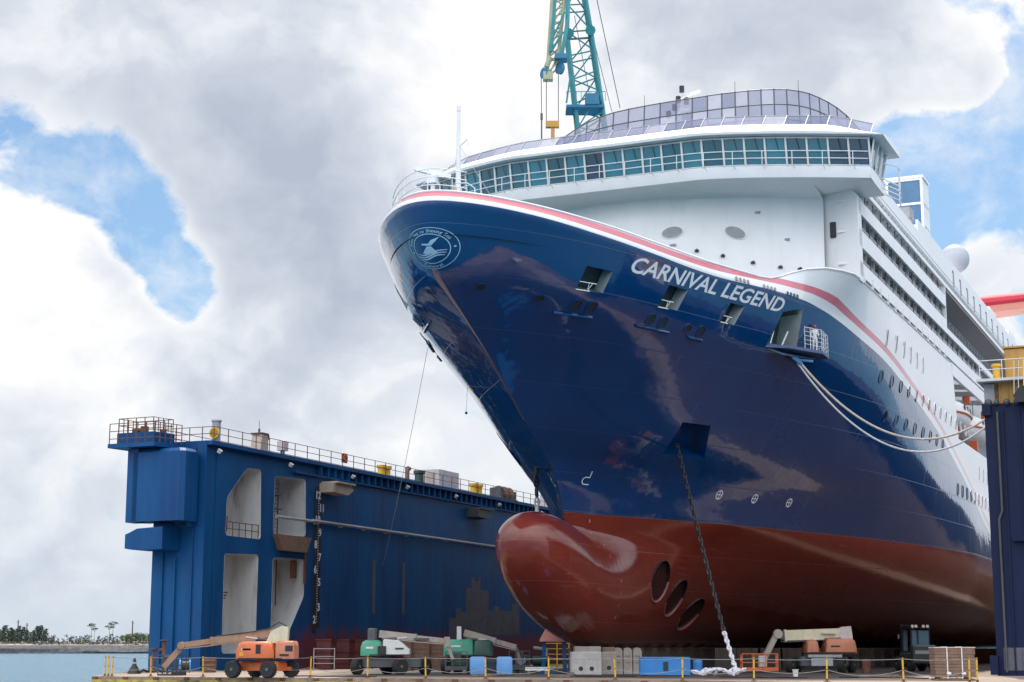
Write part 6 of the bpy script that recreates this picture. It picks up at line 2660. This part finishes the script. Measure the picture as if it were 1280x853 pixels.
for x in (-.35, .32):
    m.cyl((x, -.58, .35), (x, -.61, .35), .14, 12)
m.build('hole', 'black_steel', t)
m = MB()
m.cham((.1, 0, 1.52), (1.6, 1.1, .32), .05)
m.build('top_slab', 'concrete', t)
t = thing('concrete_block', 'darker concrete block with one round hole between the pale block and the rounded blocks', 'concrete block', g(760, 106), R(3))
m = MB()
m.cham((0, 0, .68), (.95, 1.2, 1.36), .06)
m.build('block', 'concrete', t)
m = MB()
m.cyl((0, -.58, .38), (0, -.61, .38), .14, 12)
m.build('hole', 'black_steel', t)
m = MB()
m.cham((0, 0, 1.5), (.8, 1.0, .28), .05)
m.build('top_slab', 'timber', t)
for k, (px, lab) in enumerate(((772, 'left one of the three narrow rounded concrete blocks'), (784, 'middle one of the three narrow rounded concrete blocks left of the blue tank'), (796, 'right one of the three narrow rounded concrete blocks left of the blue tank'))):
    t = thing('rounded_block', lab, 'concrete block', g(px, 106.5), R(3), 'rounded concrete blocks beside the blue tank')
    m = MB()
    m.prism([(-.27, -.4, 0), (.27, -.4, 0), (.27, -.4, 1.35), (.2, -.4, 1.55), (0, -.4, 1.62), (-.2, -.4, 1.55), (-.27, -.4, 1.35)], (0, .9, 0))
    m.build('block', 'concrete', t)
    m = MB()
    m.box((0, -.41, .7), (.3, .03, .05))
    m.box((0, -.41, 1.1), (.3, .03, .05))
    m.build('band', 'timber', t)

# pink cowl on its stand below the bulb
t = thing('support_stand', 'dark blue stand under the bulb topped by a pale pink sheet metal cowl', 'stand', g(694, 107))
m = MB()
for x in (-.75, .62):
    m.bar((x, 0, 0), (x * .9, 0, 2.2), .24, .24)
    m.bar((x, 1.0, 0), (x * .9, .9, 2.2), .2, .2)
m.box((0, 0, .06), (2.0, .5, .12))
m.bar((-.7, 0, 2.15), (.6, 0, 2.15), .2, .2)
m.build('stand_leg', 'dock_blue', t)
m = MB()
ring = [(-.95, -.55), (1.1, -.55), (1.1, 1.0), (-.95, 1.0)]
topr = [(-.55, -.1), (.05, -.1), (.05, .4), (-.55, .4)]
m.grid([[Vector((a, b, 1.98)) for a, b in ring], [Vector((a, b, 2.1)) for a, b in ring], [Vector((a, b, 2.85)) for a, b in topr]], True)
m.add([Vector((a, b, 2.85)) for a, b in topr], [(0, 1, 2, 3)])
m.build('cowl', 'tarp_pink', t)

# scaffold behind
t = thing('scaffold', 'low yellow tube scaffold in the background below the bulb', 'scaffold', g(700, 128))
m = MB()
for x in (-1.1, -.2, .7, 1.5):
    for y in (0, 1.2):
        m.bar((x, y, 0), (x, y, 2.0), .07)
for z in (.35, .75, 1.15, 1.55, 1.95):
    for y in (0, 1.2):
        m.bar((-1.2, y, z), (1.6, y, z), .06)
m.build('tube_frame', 'yellow', t)
m = MB()
m.box((.2, .6, .4), (2.7, 1.1, .06))
m.build('deck_board', 'timber', t)
# stacked timber and red blocks along the left wall
t = thing('timber_stack', 'brown stack of old dock timbers behind the green boom lifts', 'timber stack', g(535, 124), R(10))
m = MB()
for k in range(7):
    m.box((random.uniform(-.1, .1), 0, .16 + k * .3), (3.6, 1.4, .28))
m.build('timbers', 'brown_box', t)
m = MB()
for x in (-1.3, 0, 1.3):
    m.bar((x, -.75, 0), (x, -.75, 2.4), .12)
m.build('stake', 'rust', t)
labs = ['dark red steel side block by the left dock wall, nearest the orange boom lift', 'middle one of the three dark red steel side blocks by the left dock wall', 'dark red steel side block nearest the white and green boom lift']
for k, px in enumerate((408, 431, 455)):
    t = thing('steel_block', labs[k], 'side block', g(px, 129 + k * 3.5), SROT + PI / 2, 'dark red side blocks along the left wall')
    m = MB()
    m.box((0, 0, 1.1), (1.25, .9, 2.2))
    m.build('block_body', 'red_block', t, bevel=.03)
    m = MB()
    for z in (.5, 1.35, 2.22):
        m.box((0, 0, z), (1.4, 1.05, .1))
    m.build('flange', 'red_block', t)
t = thing('safety_gate', 'grey tubular gate standing in front of the dark red side blocks', 'gate', g(405, 124))
m = MB()
for x in (-.75, .75):
    m.bar((x, 0, 0), (x, 0, 1.6), .06)
for z in (.5, 1.0, 1.55):
    m.bar((-.75, 0, z), (.75, 0, z), .05)
m.build('gate_frame', 'grey_paint', t)

# ---- lifeboats hanging in the side recess
def lifeboat(u, sd, lab):
    t = thing('lifeboat', lab, 'lifeboat', S(u, sd * 14.6, 0), SROT, 'lifeboats hanging in the side recess')
    rows_ = []
    for k in range(15):
        x = -4.6 + 9.2 * k / 14
        w = 1.75 * max(.03, (1 - (abs(x) / 4.7) ** 2.6)) ** .6
        kz = 21.0 + .7 * (abs(x) / 4.6) ** 3
        rows_.append([Vector((x, w * math.sin(a) * (1 if abs(math.cos(a)) > -1 else 1), kz + (22.6 - kz) * (1 - math.cos(a)))) for a in [(-PI / 2 + PI * q / 12) for q in range(13)]])
    m = MB()
    m.grid(rows_)
    m.build('boat_hull', 'lifeboat_white', t, smooth=True)
    m = MB()
    rows_ = []
    for k in range(15):
        x = -4.3 + 8.6 * k / 14
        w = 1.72 * max(.03, (1 - (abs(x) / 4.4) ** 3)) ** .5
        h = 1.35 * max(.05, (1 - (abs(x) / 4.4) ** 4)) ** .5
        rows_.append([Vector((x, w * math.cos(a), 22.6 + h * max(0, math.sin(a)) ** .7)) for a in [PI * q / 10 for q in range(11)]])
    m.grid(rows_)
    m.build('canopy', 'lifeboat_white', t, smooth=True)
    m = MB()
    m.tube([Vector((-4.6 + 9.2 * k / 14, sd * -1.78 * max(.03, (1 - (abs(-4.6 + 9.2 * k / 14) / 4.7) ** 2.6)) ** .6, 22.55)) for k in range(15)], .1, 6)
    m.build('rubbing_strake', 'lifeboat_orange', t, smooth=True)
    for x in (-3.2, 3.2):
        m = MB()
        m.bar((x, 0, 23.6), (x, 0, 25.9), .1)
        m.bar((x, sd * 1.6, 25.9), (x, sd * -1.2, 25.7), .35, .45)
        m.bar((x, sd * 1.6, 20.0), (x, sd * 1.7, 25.9), .4, .5)
        m.build('davit', 'lifeboat_white', t)
    for x in (-1.6, 0, 1.6):
        m = MB()
        m.box((x, sd * -1.66, 23.15), (.8, .1, .35))
        m.build('window', 'port_glass', t)
    m = MB()
    m.box((-4.2, sd * -1.0, 20.6), (.7, .7, .9))
    m.box((4.0, sd * -1.0, 24.6), (.6, .6, .7))
    m.build('life_raft_box', 'lifeboat_orange', t)
lifeboat(59.2, 1, 'white lifeboat nearest the bow in the recess of the ship side')
lifeboat(70.5, 1, 'second white lifeboat in the side recess, mostly hidden by the right dock wall')

# ---- worker on the mooring platform
def person(label, loc, rz):
    t = thing('person', label, 'person', loc, rz)
    J = {'pel': (0, 0, .95, .15), 'wai': (0, .01, 1.1, .135), 'che': (0, 0, 1.33, .16), 'nec': (0, 0, 1.5, .06), 'hea': (0, -.02, 1.62, .1), 'top': (0, -.01, 1.72, .085),
         'sl': (.19, 0, 1.43, .075), 'el': (.27, .03, 1.16, .055), 'wl': (.2, -.2, 1.02, .04), 'hl': (.17, -.28, 1.0, .038),
         'sr': (-.19, 0, 1.43, .075), 'er': (-.28, .05, 1.16, .055), 'wr': (-.24, -.12, .96, .04), 'hr': (-.23, -.18, .9, .038),
         'pl': (.1, 0, .88, .11), 'kl': (.12, -.02, .5, .075), 'al': (.13, .02, .1, .055), 'tl': (.14, -.15, .05, .045),
         'pr': (-.1, 0, .88, .11), 'kr': (-.12, -.03, .5, .075), 'ar': (-.13, .02, .1, .055), 'tr': (-.15, -.15, .05, .045)}
    E_ = ['pel wai', 'wai che', 'che nec', 'nec hea', 'hea top', 'che sl', 'sl el', 'el wl', 'wl hl', 'che sr', 'sr er', 'er wr', 'wr hr', 'pel pl', 'pl kl', 'kl al', 'al tl', 'pel pr', 'pr kr', 'kr ar', 'ar tr']
    names = list(J)
    me = bpy.data.meshes.new('body')
    me.from_pydata([J[n][:3] for n in names], [tuple(names.index(x) for x in e.split()) for e in E_], [])
    o = link('body', me, t)
    sk = o.modifiers.new('skin', 'SKIN')
    for i, n in enumerate(names):
        sv_ = me.skin_vertices[0].data[i]
        sv_.radius = (J[n][3], J[n][3] * (.75 if n in ('che', 'wai', 'pel') else 1))
        sv_.use_root = (n == 'pel')
    ss = o.modifiers.new('sub', 'SUBSURF')
    ss.levels = ss.render_levels = 1
    bpy.context.view_layer.update()
    dg = bpy.context.evaluated_depsgraph_get()
    nm = bpy.data.meshes.new_from_object(o.evaluated_get(dg))
    o.modifiers.clear()
    o.data = nm
    nm.materials.clear()
    for mm in ('coverall', 'skin', 'black_steel'):
        nm.materials.append(MAT[mm])
    for p in nm.polygons:
        c = p.center
        p.material_index = 1 if (c.z > 1.5 or (c.y < -.2 and .85 < c.z < 1.1)) else (2 if c.z < .13 else 0)
        p.use_smooth = True
    m = MB()
    m.lathe((0, -.01, 1.66), [(.125, 0), (.13, .04), (.115, .1), (.07, .15), (.01, .165)], 14)
    m.prism([(-.09, -.1, 1.665), (.09, -.1, 1.665), (.06, -.2, 1.66), (-.06, -.2, 1.66)], (0, 0, .015))
    m.build('helmet', 'helmet_red', t, smooth=True)
    return t
person('worker in white coveralls and a red helmet on the ship side platform', S(11.15, 13.55, 20.92), R(10))

t = thing('gap_screen', 'added brown canvas closing the bright gap far back between ship side and right dock wall', 'screen', S(118, 20.6, 0), SROT)  # added to block the bright gap at the far dock end
m = MB()
rw = []
for k in range(25):
    y = -4.4 + 8.8 * k / 24
    rw.append([Vector((.25 * math.sin(k * 1.3) * (1 - zz / 12), y, zz)) for zz in (0, 2, 4, 6, 8, 9.5)])
m.grid(rw)
m.build('canvas', 'gap_canvas', t, smooth=True, fix=False)
m = MB()
for y in (-4.4, -1.5, 1.5, 4.4):
    m.bar((.3, y, 0), (.3, y, 9.6), .16)
m.bar((.3, -4.5, 9.55), (.3, 4.5, 9.55), .14)
m.build('screen_frame', 'rust', t)

for px, Y, w, lab in ((672, 104, 1.5, 'white painted beam lying on the dock floor below the pink cowl'), (640, 109, .9, 'short white beam lying on the dock floor behind the pale blue tank')):
    t = thing('beam', lab, 'beam', g(px, Y), R(random.uniform(-12, 12)))
    m = MB()
    m.box((0, 0, .42), (w, .16, .05))
    m.box((0, 0, .26), (w, .16, .05))
    m.box((0, 0, .34), (w, .04, .12))
    m.build('girder', 'sack_white', t)
    m = MB()
    for x in (-w * .35, w * .35):
        m.box((x, 0, .12), (.18, .5, .23))
    m.build('rest', 'timber', t)
m = MB()
pts = []
o0 = g(705, 95)
for k in range(46):
    a = k * .55
    r = .28 + .006 * k
    pts.append(Vector((r * math.cos(a), r * .9 * math.sin(a), .05 + .0035 * k)))
pts += [Vector((.7 + .25 * k, .2 * math.sin(k * .9), .04)) for k in range(14)]
m.tube(pts, .035, 5)
tag(m.build('cable', 'black_steel', loc=o0, smooth=True), 'coiled black cable with a loose end on the dock floor near the pink cowl', 'cable')
for k, (px, Y, mat, lab) in enumerate(((1083, 110, 'rust', 'rusty oil drum in the shade right of the cream boom lift'), (872, 103, 'tank_blue', 'blue oil drum just right of the bright blue steel tank'))):
    t = thing('oil_drum', lab, 'drum', g(px, Y))
    m = MB()
    m.lathe((0, 0, 0), [(.28, 0), (.29, .02), (.285, .28), (.3, .3), (.285, .32), (.285, .58), (.3, .6), (.285, .62), (.29, .86), (.28, .88), (.26, .86), (.02, .86)], 18)
    m.build('drum_body', mat, t, smooth=True, angle=30)
    m = MB()
    m.cyl((.12, 0, .86), (.12, 0, .885), .04, 8)
    m.build('cap', 'dark_grey', t)

t = thing('gap_sheet', 'added brown sheet blocking the light gap low under the far part of the ship', 'tarpaulin', S(112, 0, 0), SROT)  # added to hide the light strip between floor and far hull
m = MB()
m.grid([[Vector((.2 * math.sin(k * 1.1), -15.5 + 31 * k / 40, zz)) for k in range(41)] for zz in (0, .8, 1.6)])
m.build('canvas', 'gap_canvas', t, smooth=True, fix=False)
m = MB()
m.bar((0, -15.6, 1.58), (0, 15.6, 1.58), .06)
m.build('hanging_rail', 'rust', t)

def lift_detail(t, ram, stripes):
    for p, q in ram:
        p, q = Vector(p), Vector(q)
        m = MB()
        m.cyl(p, p.lerp(q, .6), .085, 10)
        o = m.build('lift_ram', 'dark_grey', t, smooth=True)
        m = MB()
        m.cyl(p.lerp(q, .55), q, .05, 10)
        m.build('ram_rod', 'pale_box', o, smooth=True)
    for c, s, mt in stripes:
        m = MB()
        m.box(c, s)
        m.build('marking', mt, t)
lifts = [o for o in bpy.data.objects if o.parent is None and o.get('category') == 'boom lift']
for o in lifts:
    k = o['label']
    if k.startswith('orange'):
        lift_detail(o, [((.7, -.25, 1.95), (-.9, -.25, 2.15))], [((-.75, -.99, 1.5), (.5, .02, .1), 'sack_white'), ((0, -1.0, 1.02), (2.4, .03, .06), 'black_steel'), ((-1.0, -1.0, 1.25), (.2, .02, .2), 'yellow'), ((1.3, -1.0, 1.2), (.5, .02, .12), 'black_steel')])
    elif 'half green' in k:
        lift_detail(o, [((-.6, -.25, 2.1), (.9, -.25, 2.2))], [((-1.3, -.96, 1.6), (.45, .02, .12), 'sack_white'), ((0, -.97, 1.18), (2.6, .03, .06), 'black_steel'), ((.5, -.97, 1.55), (.5, .02, .1), 'dark_green'), ((1.8, -.2, 2.12), (.9, .4, .12), 'dark_grey')])
    elif k.startswith('all green'):
        lift_detail(o, [((.2, -.25, 2.15), (1.5, -.25, 2.1))], [((-.4, -.96, 1.7), (.6, .02, .12), 'sack_white'), ((.3, -.97, 1.15), (2.6, .03, .06), 'black_steel')])
    else:
        lift_detail(o, [((1.2, -.3, 2.2), (-.6, -.3, 2.1))], [((.7, -1.0, 1.7), (.6, .02, .1), 'black_steel'), ((.4, -.25, 2.55), (.9, .44, .1), 'pale_box'), ((.5, -1.0, 1.3), (3.0, .03, .07), 'black_steel')])
# loose gear on the floor near the edge
for px0, px1, Y, lab in ((355, 470, 97, 'thin black cable snaking over the bright floor right of the orange lift'), (900, 1010, 93, 'thin black cable along the floor in front of the orange basket'), (1050, 1160, 92, 'thin black cable along the floor in front of the forklift')):
    a, b = g(px0, Y), g(px1, Y - 3)
    pts = [a.lerp(b, k / 30) + Vector((0, .55 * math.sin(k * .6 + px0) + random.uniform(-.1, .1), .03)) for k in range(31)]
    m = MB()
    m.tube([p - a for p in pts], .035, 5)
    tag(m.build('cable', 'black_steel', loc=a, smooth=True), lab, 'cable')
for px, Y, w, lab in ((610, 97.0, 1.9, 'small pile of dark planks in front of the pale blue tank'), (1098, 93, 2.1, 'small pile of dark planks on the bright floor in front of the forklift'), (700, 94, 1.2, 'small pile of dark planks in front of the pale concrete block')):
    t = thing('plank_pile', lab, 'planks', g(px, Y), R(random.uniform(-20, 20)))
    for k in range(4):
        m = MB()
        m.box((random.uniform(-.1, .1), (k % 2) * .24 - .12, .05 + .07 * (k // 2)), (w, .2, .06), R(random.uniform(-5, 5)))
        m.build('plank', 'timber', t)
# ---- harbour crane behind the ship
CB = at(736, 300, 190)
t = thing('harbour_crane', 'tall teal lattice crane rising behind the ship with a hook block on ropes', 'crane', (CB.x, 190, 0))
def CP(px, py, Y):
    return at(px, py, Y) - Vector((CB.x, 190, 0))
def lattice(m, a0, a1, b0, b1, dep, n, r, rr, start=0):
    # two chord lines a0->a1 and b0->b1 (seen from the front), doubled in depth
    dv = Vector((0, dep, 0))
    ch = [(a0, a1), (b0, b1), (a0 + dv, a1 + dv), (b0 + dv, b1 + dv)]
    for p, q in ch:
        m.tube([p, q], r, 8)
    for k in range(n + 1):
        s = k / n
        P_ = [p.lerp(q, s) for p, q in ch]
        for i, j in ((0, 1), (2, 3), (0, 2), (1, 3)):
            m.tube([P_[i], P_[j]], rr, 6)
        if k < n:
            s2 = (k + 1) / n
            Q_ = [p.lerp(q, s2) for p, q in ch]
            m.tube([P_[0], Q_[1]] if k % 2 else [P_[1], Q_[0]], rr, 6)
            m.tube([P_[2], Q_[3]] if (k + 1) % 2 else [P_[3], Q_[2]], rr, 6)
m = MB()
Yc = 188
lattice(m, CP(726, 190, Yc), CP(709, 40, Yc), CP(758, 165, Yc), CP(739, 38, Yc), 2.6, 5, .24, .09)
lattice(m, CP(709, 40, Yc), CP(712, -60, Yc), CP(739, 38, Yc), CP(722, -60, Yc), 2.4, 3, .24, .09)
lattice(m, CP(740, 420, Yc), CP(726, 190, Yc), CP(770, 420, Yc), CP(758, 165, Yc), 2.6, 5, .24, .09)
for px, py in ((711, 42), (738, 38)):
    m.cyl(CP(px, py, Yc - .5), CP(px, py, Yc + 5), .62, 10)
m.build('boom_lattice', 'teal_crane', t, smooth=True)
m = MB()
a, b = CP(708, 131, Yc - 1), CP(756, 131, Yc - 1)
m.box((a + b) / 2 + Vector((0, 2, 0)), ((b - a).x, 3.2, .3))
m.box((a + b) / 2 + Vector((.8, 1, .8)), (1.6, 1.6, 1.3))
m.build('walkway', 'crane_blue', t)
m = MB()
for k in range(9):
    p = a.lerp(b, k / 8) + Vector((0, -1.4, 0))
    m.bar(p, p + Vector((0, 0, 1.1)), .06)
m.bar(a + Vector((0, -1.4, 1.1)), b + Vector((0, -1.4, 1.1)), .07)
m.tube([a + Vector((0, 0, .2)), CP(713, 95, Yc - 1)], .12, 6)
m.build('walkway_rail', 'teal_crane', t)
# fly jib coming down towards the viewer
m = MB()
Yj = 180
lattice(m, CP(684, 92, Yj), CP(694, -60, Yj + 3), CP(697, 78, Yj), CP(712, -60, Yj + 3), 2.0, 8, .2, .1)
m.build('fly_jib', 'crane_grey', t, smooth=True)
m = MB()
m.tube([CP(689, 65, Yj), CP(693, 12, Yj), CP(697, -60, Yj)], .22, 6)
m.tube([CP(702, 70, Yj), CP(709, 30, Yj), CP(713, -40, Yj + 3)], .25, 6)
m.tube([CP(689, 65, Yj), CP(704, 40, Yj)], .12, 6)
m.tube([CP(690, 50, Yj), CP(706, 15, Yj)], .12, 6)
m.build('jib_strut', 'teal_crane', t, smooth=True)
m = MB()
m.box(CP(701, 73, Yj), (1.4, 1.8, .55))
for px, py in ((681, 92), (700, 86)):
    c = CP(px, py, Yj)
    m.lathe(c, [(.1, -.2), (.66, -.2), (.58, 0), (.66, .2), (.1, .2)], 18, 'x', Matrix.Rotation(R(35), 3, 'Z'))
m.build('sheave', 'crane_blue', t, smooth=True, angle=30)
m = MB()
m.box(CP(685, 96, Yj), (1.1, 1.1, .9))
m.tube([CP(683, 84, Yj), CP(688, 72, Yj)], .3, 8)
m.build('jib_head', 'crane_grey', t)
m = MB()
for x0, y0, x1, y1 in ((683, 100, 683, 154), (698, 92, 698, 152), (676.5, 98, 677, 142)):
    m.cyl(CP(x0, y0, Yj), CP(x1, y1, Yj), .045, 5)
m.tube([CP(744, -10, Yc), CP(775, 135, Yc + 30)], .05, 4)
m.tube([CP(737, 30, Yc), CP(765, 140, Yc + 20)], .04, 4)
m.tube([CP(718, 20, Yc), CP(741, 140, Yc + 20)], .04, 4)
m.build('hoist_rope', 'dark_grey', t)
m = MB()
m.box(CP(690.5, 156, Yj), (1.5, .7, .7))
m.box(CP(691, 168, Yj), (.42, .4, 1.6))
m.build('hook_block', 'ochre', t)
m = MB()
m.cyl(CP(677, 142, Yj), CP(677, 150, Yj), .14, 8)
m.cyl(CP(677, 150, Yj), CP(677, 176, Yj), .08, 8)
m.build('overhaul_weight', 'dark_grey', t)
m = MB()
m.box((1, 3, 26), (9, 9, 5))
for x in (-3, 5):
    for y in (-1.0, 7.5):
        m.bar((x, y, HW), (x, y, 24), 1.1)
m.build('crane_portal', 'teal_crane', t)

# ---- far shore : trees, poles
random.seed(21)
def leaf_cloud(m, c, r, n, s, sc=(1, 1, 1)):
    for k in range(n):
        d = Vector((random.gauss(0, 1), random.gauss(0, 1), random.gauss(0, 1))).normalized() * r * random.random() ** .45
        p = Vector(c) + Vector((d.x * sc[0], d.y * sc[1], d.z * sc[2]))
        a = Vector((random.uniform(-1, 1), random.uniform(-1, 1), random.uniform(-1, 1))).normalized() * s * random.uniform(.6, 1.4)
        b = a.cross(Vector((random.uniform(-1, 1), random.uniform(-1, 1), random.uniform(-1, 1)))).normalized() * s * random.uniform(.5, 1.1)
        m.add([p - a, p + b, p + a, p - b], [(0, 1, 2, 3)])
def tree_proto(kind):
    t = bpy.data.objects.new('tree', None)
    COL.objects.link(t)
    tr = MB()
    cr = MB()
    if kind == 'pine':
        h = 11
        tr.tube([(0, 0, -1), (.1, 0, h * .5), (.25, .1, h)], [.22, .15, .05], 6)
        for k in range(9):
            z = h * (.2 + .8 * k / 9)
            rr = 1.7 * (1.2 - k / 9.5)
            for q in range(4):
                an = random.uniform(0, 6.28)
                e = Vector((math.cos(an) * rr * .8, math.sin(an) * rr * .8, z + .3))
                tr.tube([(.1, 0, z), e], [.05, .02], 4)
                leaf_cloud(cr, e, .95, 16, .34, (1.2, 1.2, .6))
        mat = 'leaf_pine'
    elif kind == 'umbrella':
        h = 13
        tr.tube([(0, 0, -1), (.2, 0, h * .6), (-.1, .1, h)], [.2, .14, .06], 6)
        for q in range(8):
            an = q * .8 + random.uniform(-.3, .3)
            e = Vector((math.cos(an) * 2.2, math.sin(an) * 2.2, h - random.uniform(0, 1.4)))
            tr.tube([(0, 0, h * .8), e], [.06, .025], 4)
            leaf_cloud(cr, e, 1.1, 22, .3, (1.2, 1.2, .5))
        leaf_cloud(cr, (0, 0, h + .3), 1.2, 25, .3, (1.2, 1.2, .6))
        mat = 'leaf_pine'
    elif kind == 'broad':
        h = 7
        tr.tube([(0, 0, -1), (.1, 0, h * .4), (.2, 0, h * .7)], [.25, .18, .07], 6)
        for q in range(13):
            an = random.uniform(0, 6.28)
            rr = random.uniform(.4, 2.9)
            e = Vector((math.cos(an) * rr, math.sin(an) * rr, random.uniform(2.4, h - rr * .5)))
            tr.tube([(.1, 0, h * .35), e], [.07, .025], 4)
            leaf_cloud(cr, e, 1.25, 26, .36, (1, 1, .75))
        mat = 'leaf_light'
    else:
        h = 4
        for q in range(6):
            e = Vector((random.uniform(-1.6, 1.6), random.uniform(-1.2, 1.2), random.uniform(1.2, h)))
            tr.tube([(0, 0, -.8), e], [.09, .03], 4)
            leaf_cloud(cr, e, .9, 15, .3, (1, 1, .9))
        mat = 'leaf_scrub'
    tr.build('trunk', 'bark', t)
    cr.build('crown', mat, t, fix=False)
    return t
protos = {k: tree_proto(k) for k in ('pine', 'umbrella', 'broad', 'bare')}
LAB = {'pine': 'dark slender pine in the dense stand on the far shore across the water', 'umbrella': 'tall flat topped pine standing alone on the far shore', 'broad': 'light green leafy tree on the far shore close to the left dock wall', 'bare': 'thin grey green scrub tree on the low middle part of the far shore'}
GRP = {'pine': 'pines in the dense stand on the far shore', 'umbrella': 'flat topped pines on the far shore', 'broad': 'light green trees on the far shore', 'bare': 'scrub trees on the far shore'}
used = set()
def plant(kind, px, Y, s, base=4.6):
    if kind not in used:
        t = protos[kind]
        used.add(kind)
    else:
        t = copy_tree(protos[kind])
    t.name = 'pine_tree' if kind in ('pine', 'umbrella') else ('leafy_tree' if kind == 'broad' else 'scrub_tree')
    p = at(px, 800, Y)
    t.location = (p.x, Y, base)
    t.rotation_euler = (0, 0, random.uniform(0, 6.28))
    t.scale = (s * random.uniform(.9, 1.15), s * random.uniform(.9, 1.15), s)
    tag(t, LAB[kind], 'tree', GRP[kind])
for k in range(34):
    plant('pine', -34 + k * 2.75 + random.uniform(-1, 1), random.uniform(1085, 1150), random.uniform(.75, 1.15))
m = MB()
for k in range(900):
    p = at(random.uniform(-60, 215), 800, random.uniform(1062, 1150))
    leaf_cloud(m, (p.x, p.y, 4.9 + random.uniform(-.3, .9)), random.uniform(.7, 1.6), 9, .42, (1.6, 1, .7))
tag(m.build('scrub', 'leaf_scrub', fix=False), 'low grey green scrub covering the far shore between the trees', 'scrub', None, 'stuff')
for px, s in ((114, .98), (136, .9), (141, 1.06), (118, .8)):
    plant('umbrella', px, random.uniform(1090, 1120), s)
for k in range(11):
    plant('broad', 153 + k * 4.2 + random.uniform(-1.5, 1.5), random.uniform(1085, 1130), random.uniform(.85, 1.2))
for k in range(30):
    plant('bare', 58 + k * 4.1 + random.uniform(-2, 2), random.uniform(1078, 1150), random.uniform(.7, 1.7))
for px, top_, Y in ((23, 775, 1100), (34, 779, 1130), (166, 776, 1100)):
    p = at(px, top_, Y)
    lab = {23: 'tall dark pole rising from the pines at the far left shore', 34: 'thinner paler pole beside the tall dark pole on the far shore', 166: 'bare dark pole standing by the light green trees on the far shore'}[px]
    t = thing('utility_pole', lab, 'pole', (p.x, Y, 4))
    m = MB()
    m.cyl((0, 0, -1), (0, 0, p.z - 4), .5, 8, .32)
    m.build('pole', 'pole_wood', t, smooth=True)
    m = MB()
    m.bar((-1.2, 0, p.z - 5.5), (1.2, 0, p.z - 5.5), .25)
    m.build('crossarm', 'pole_wood', t)
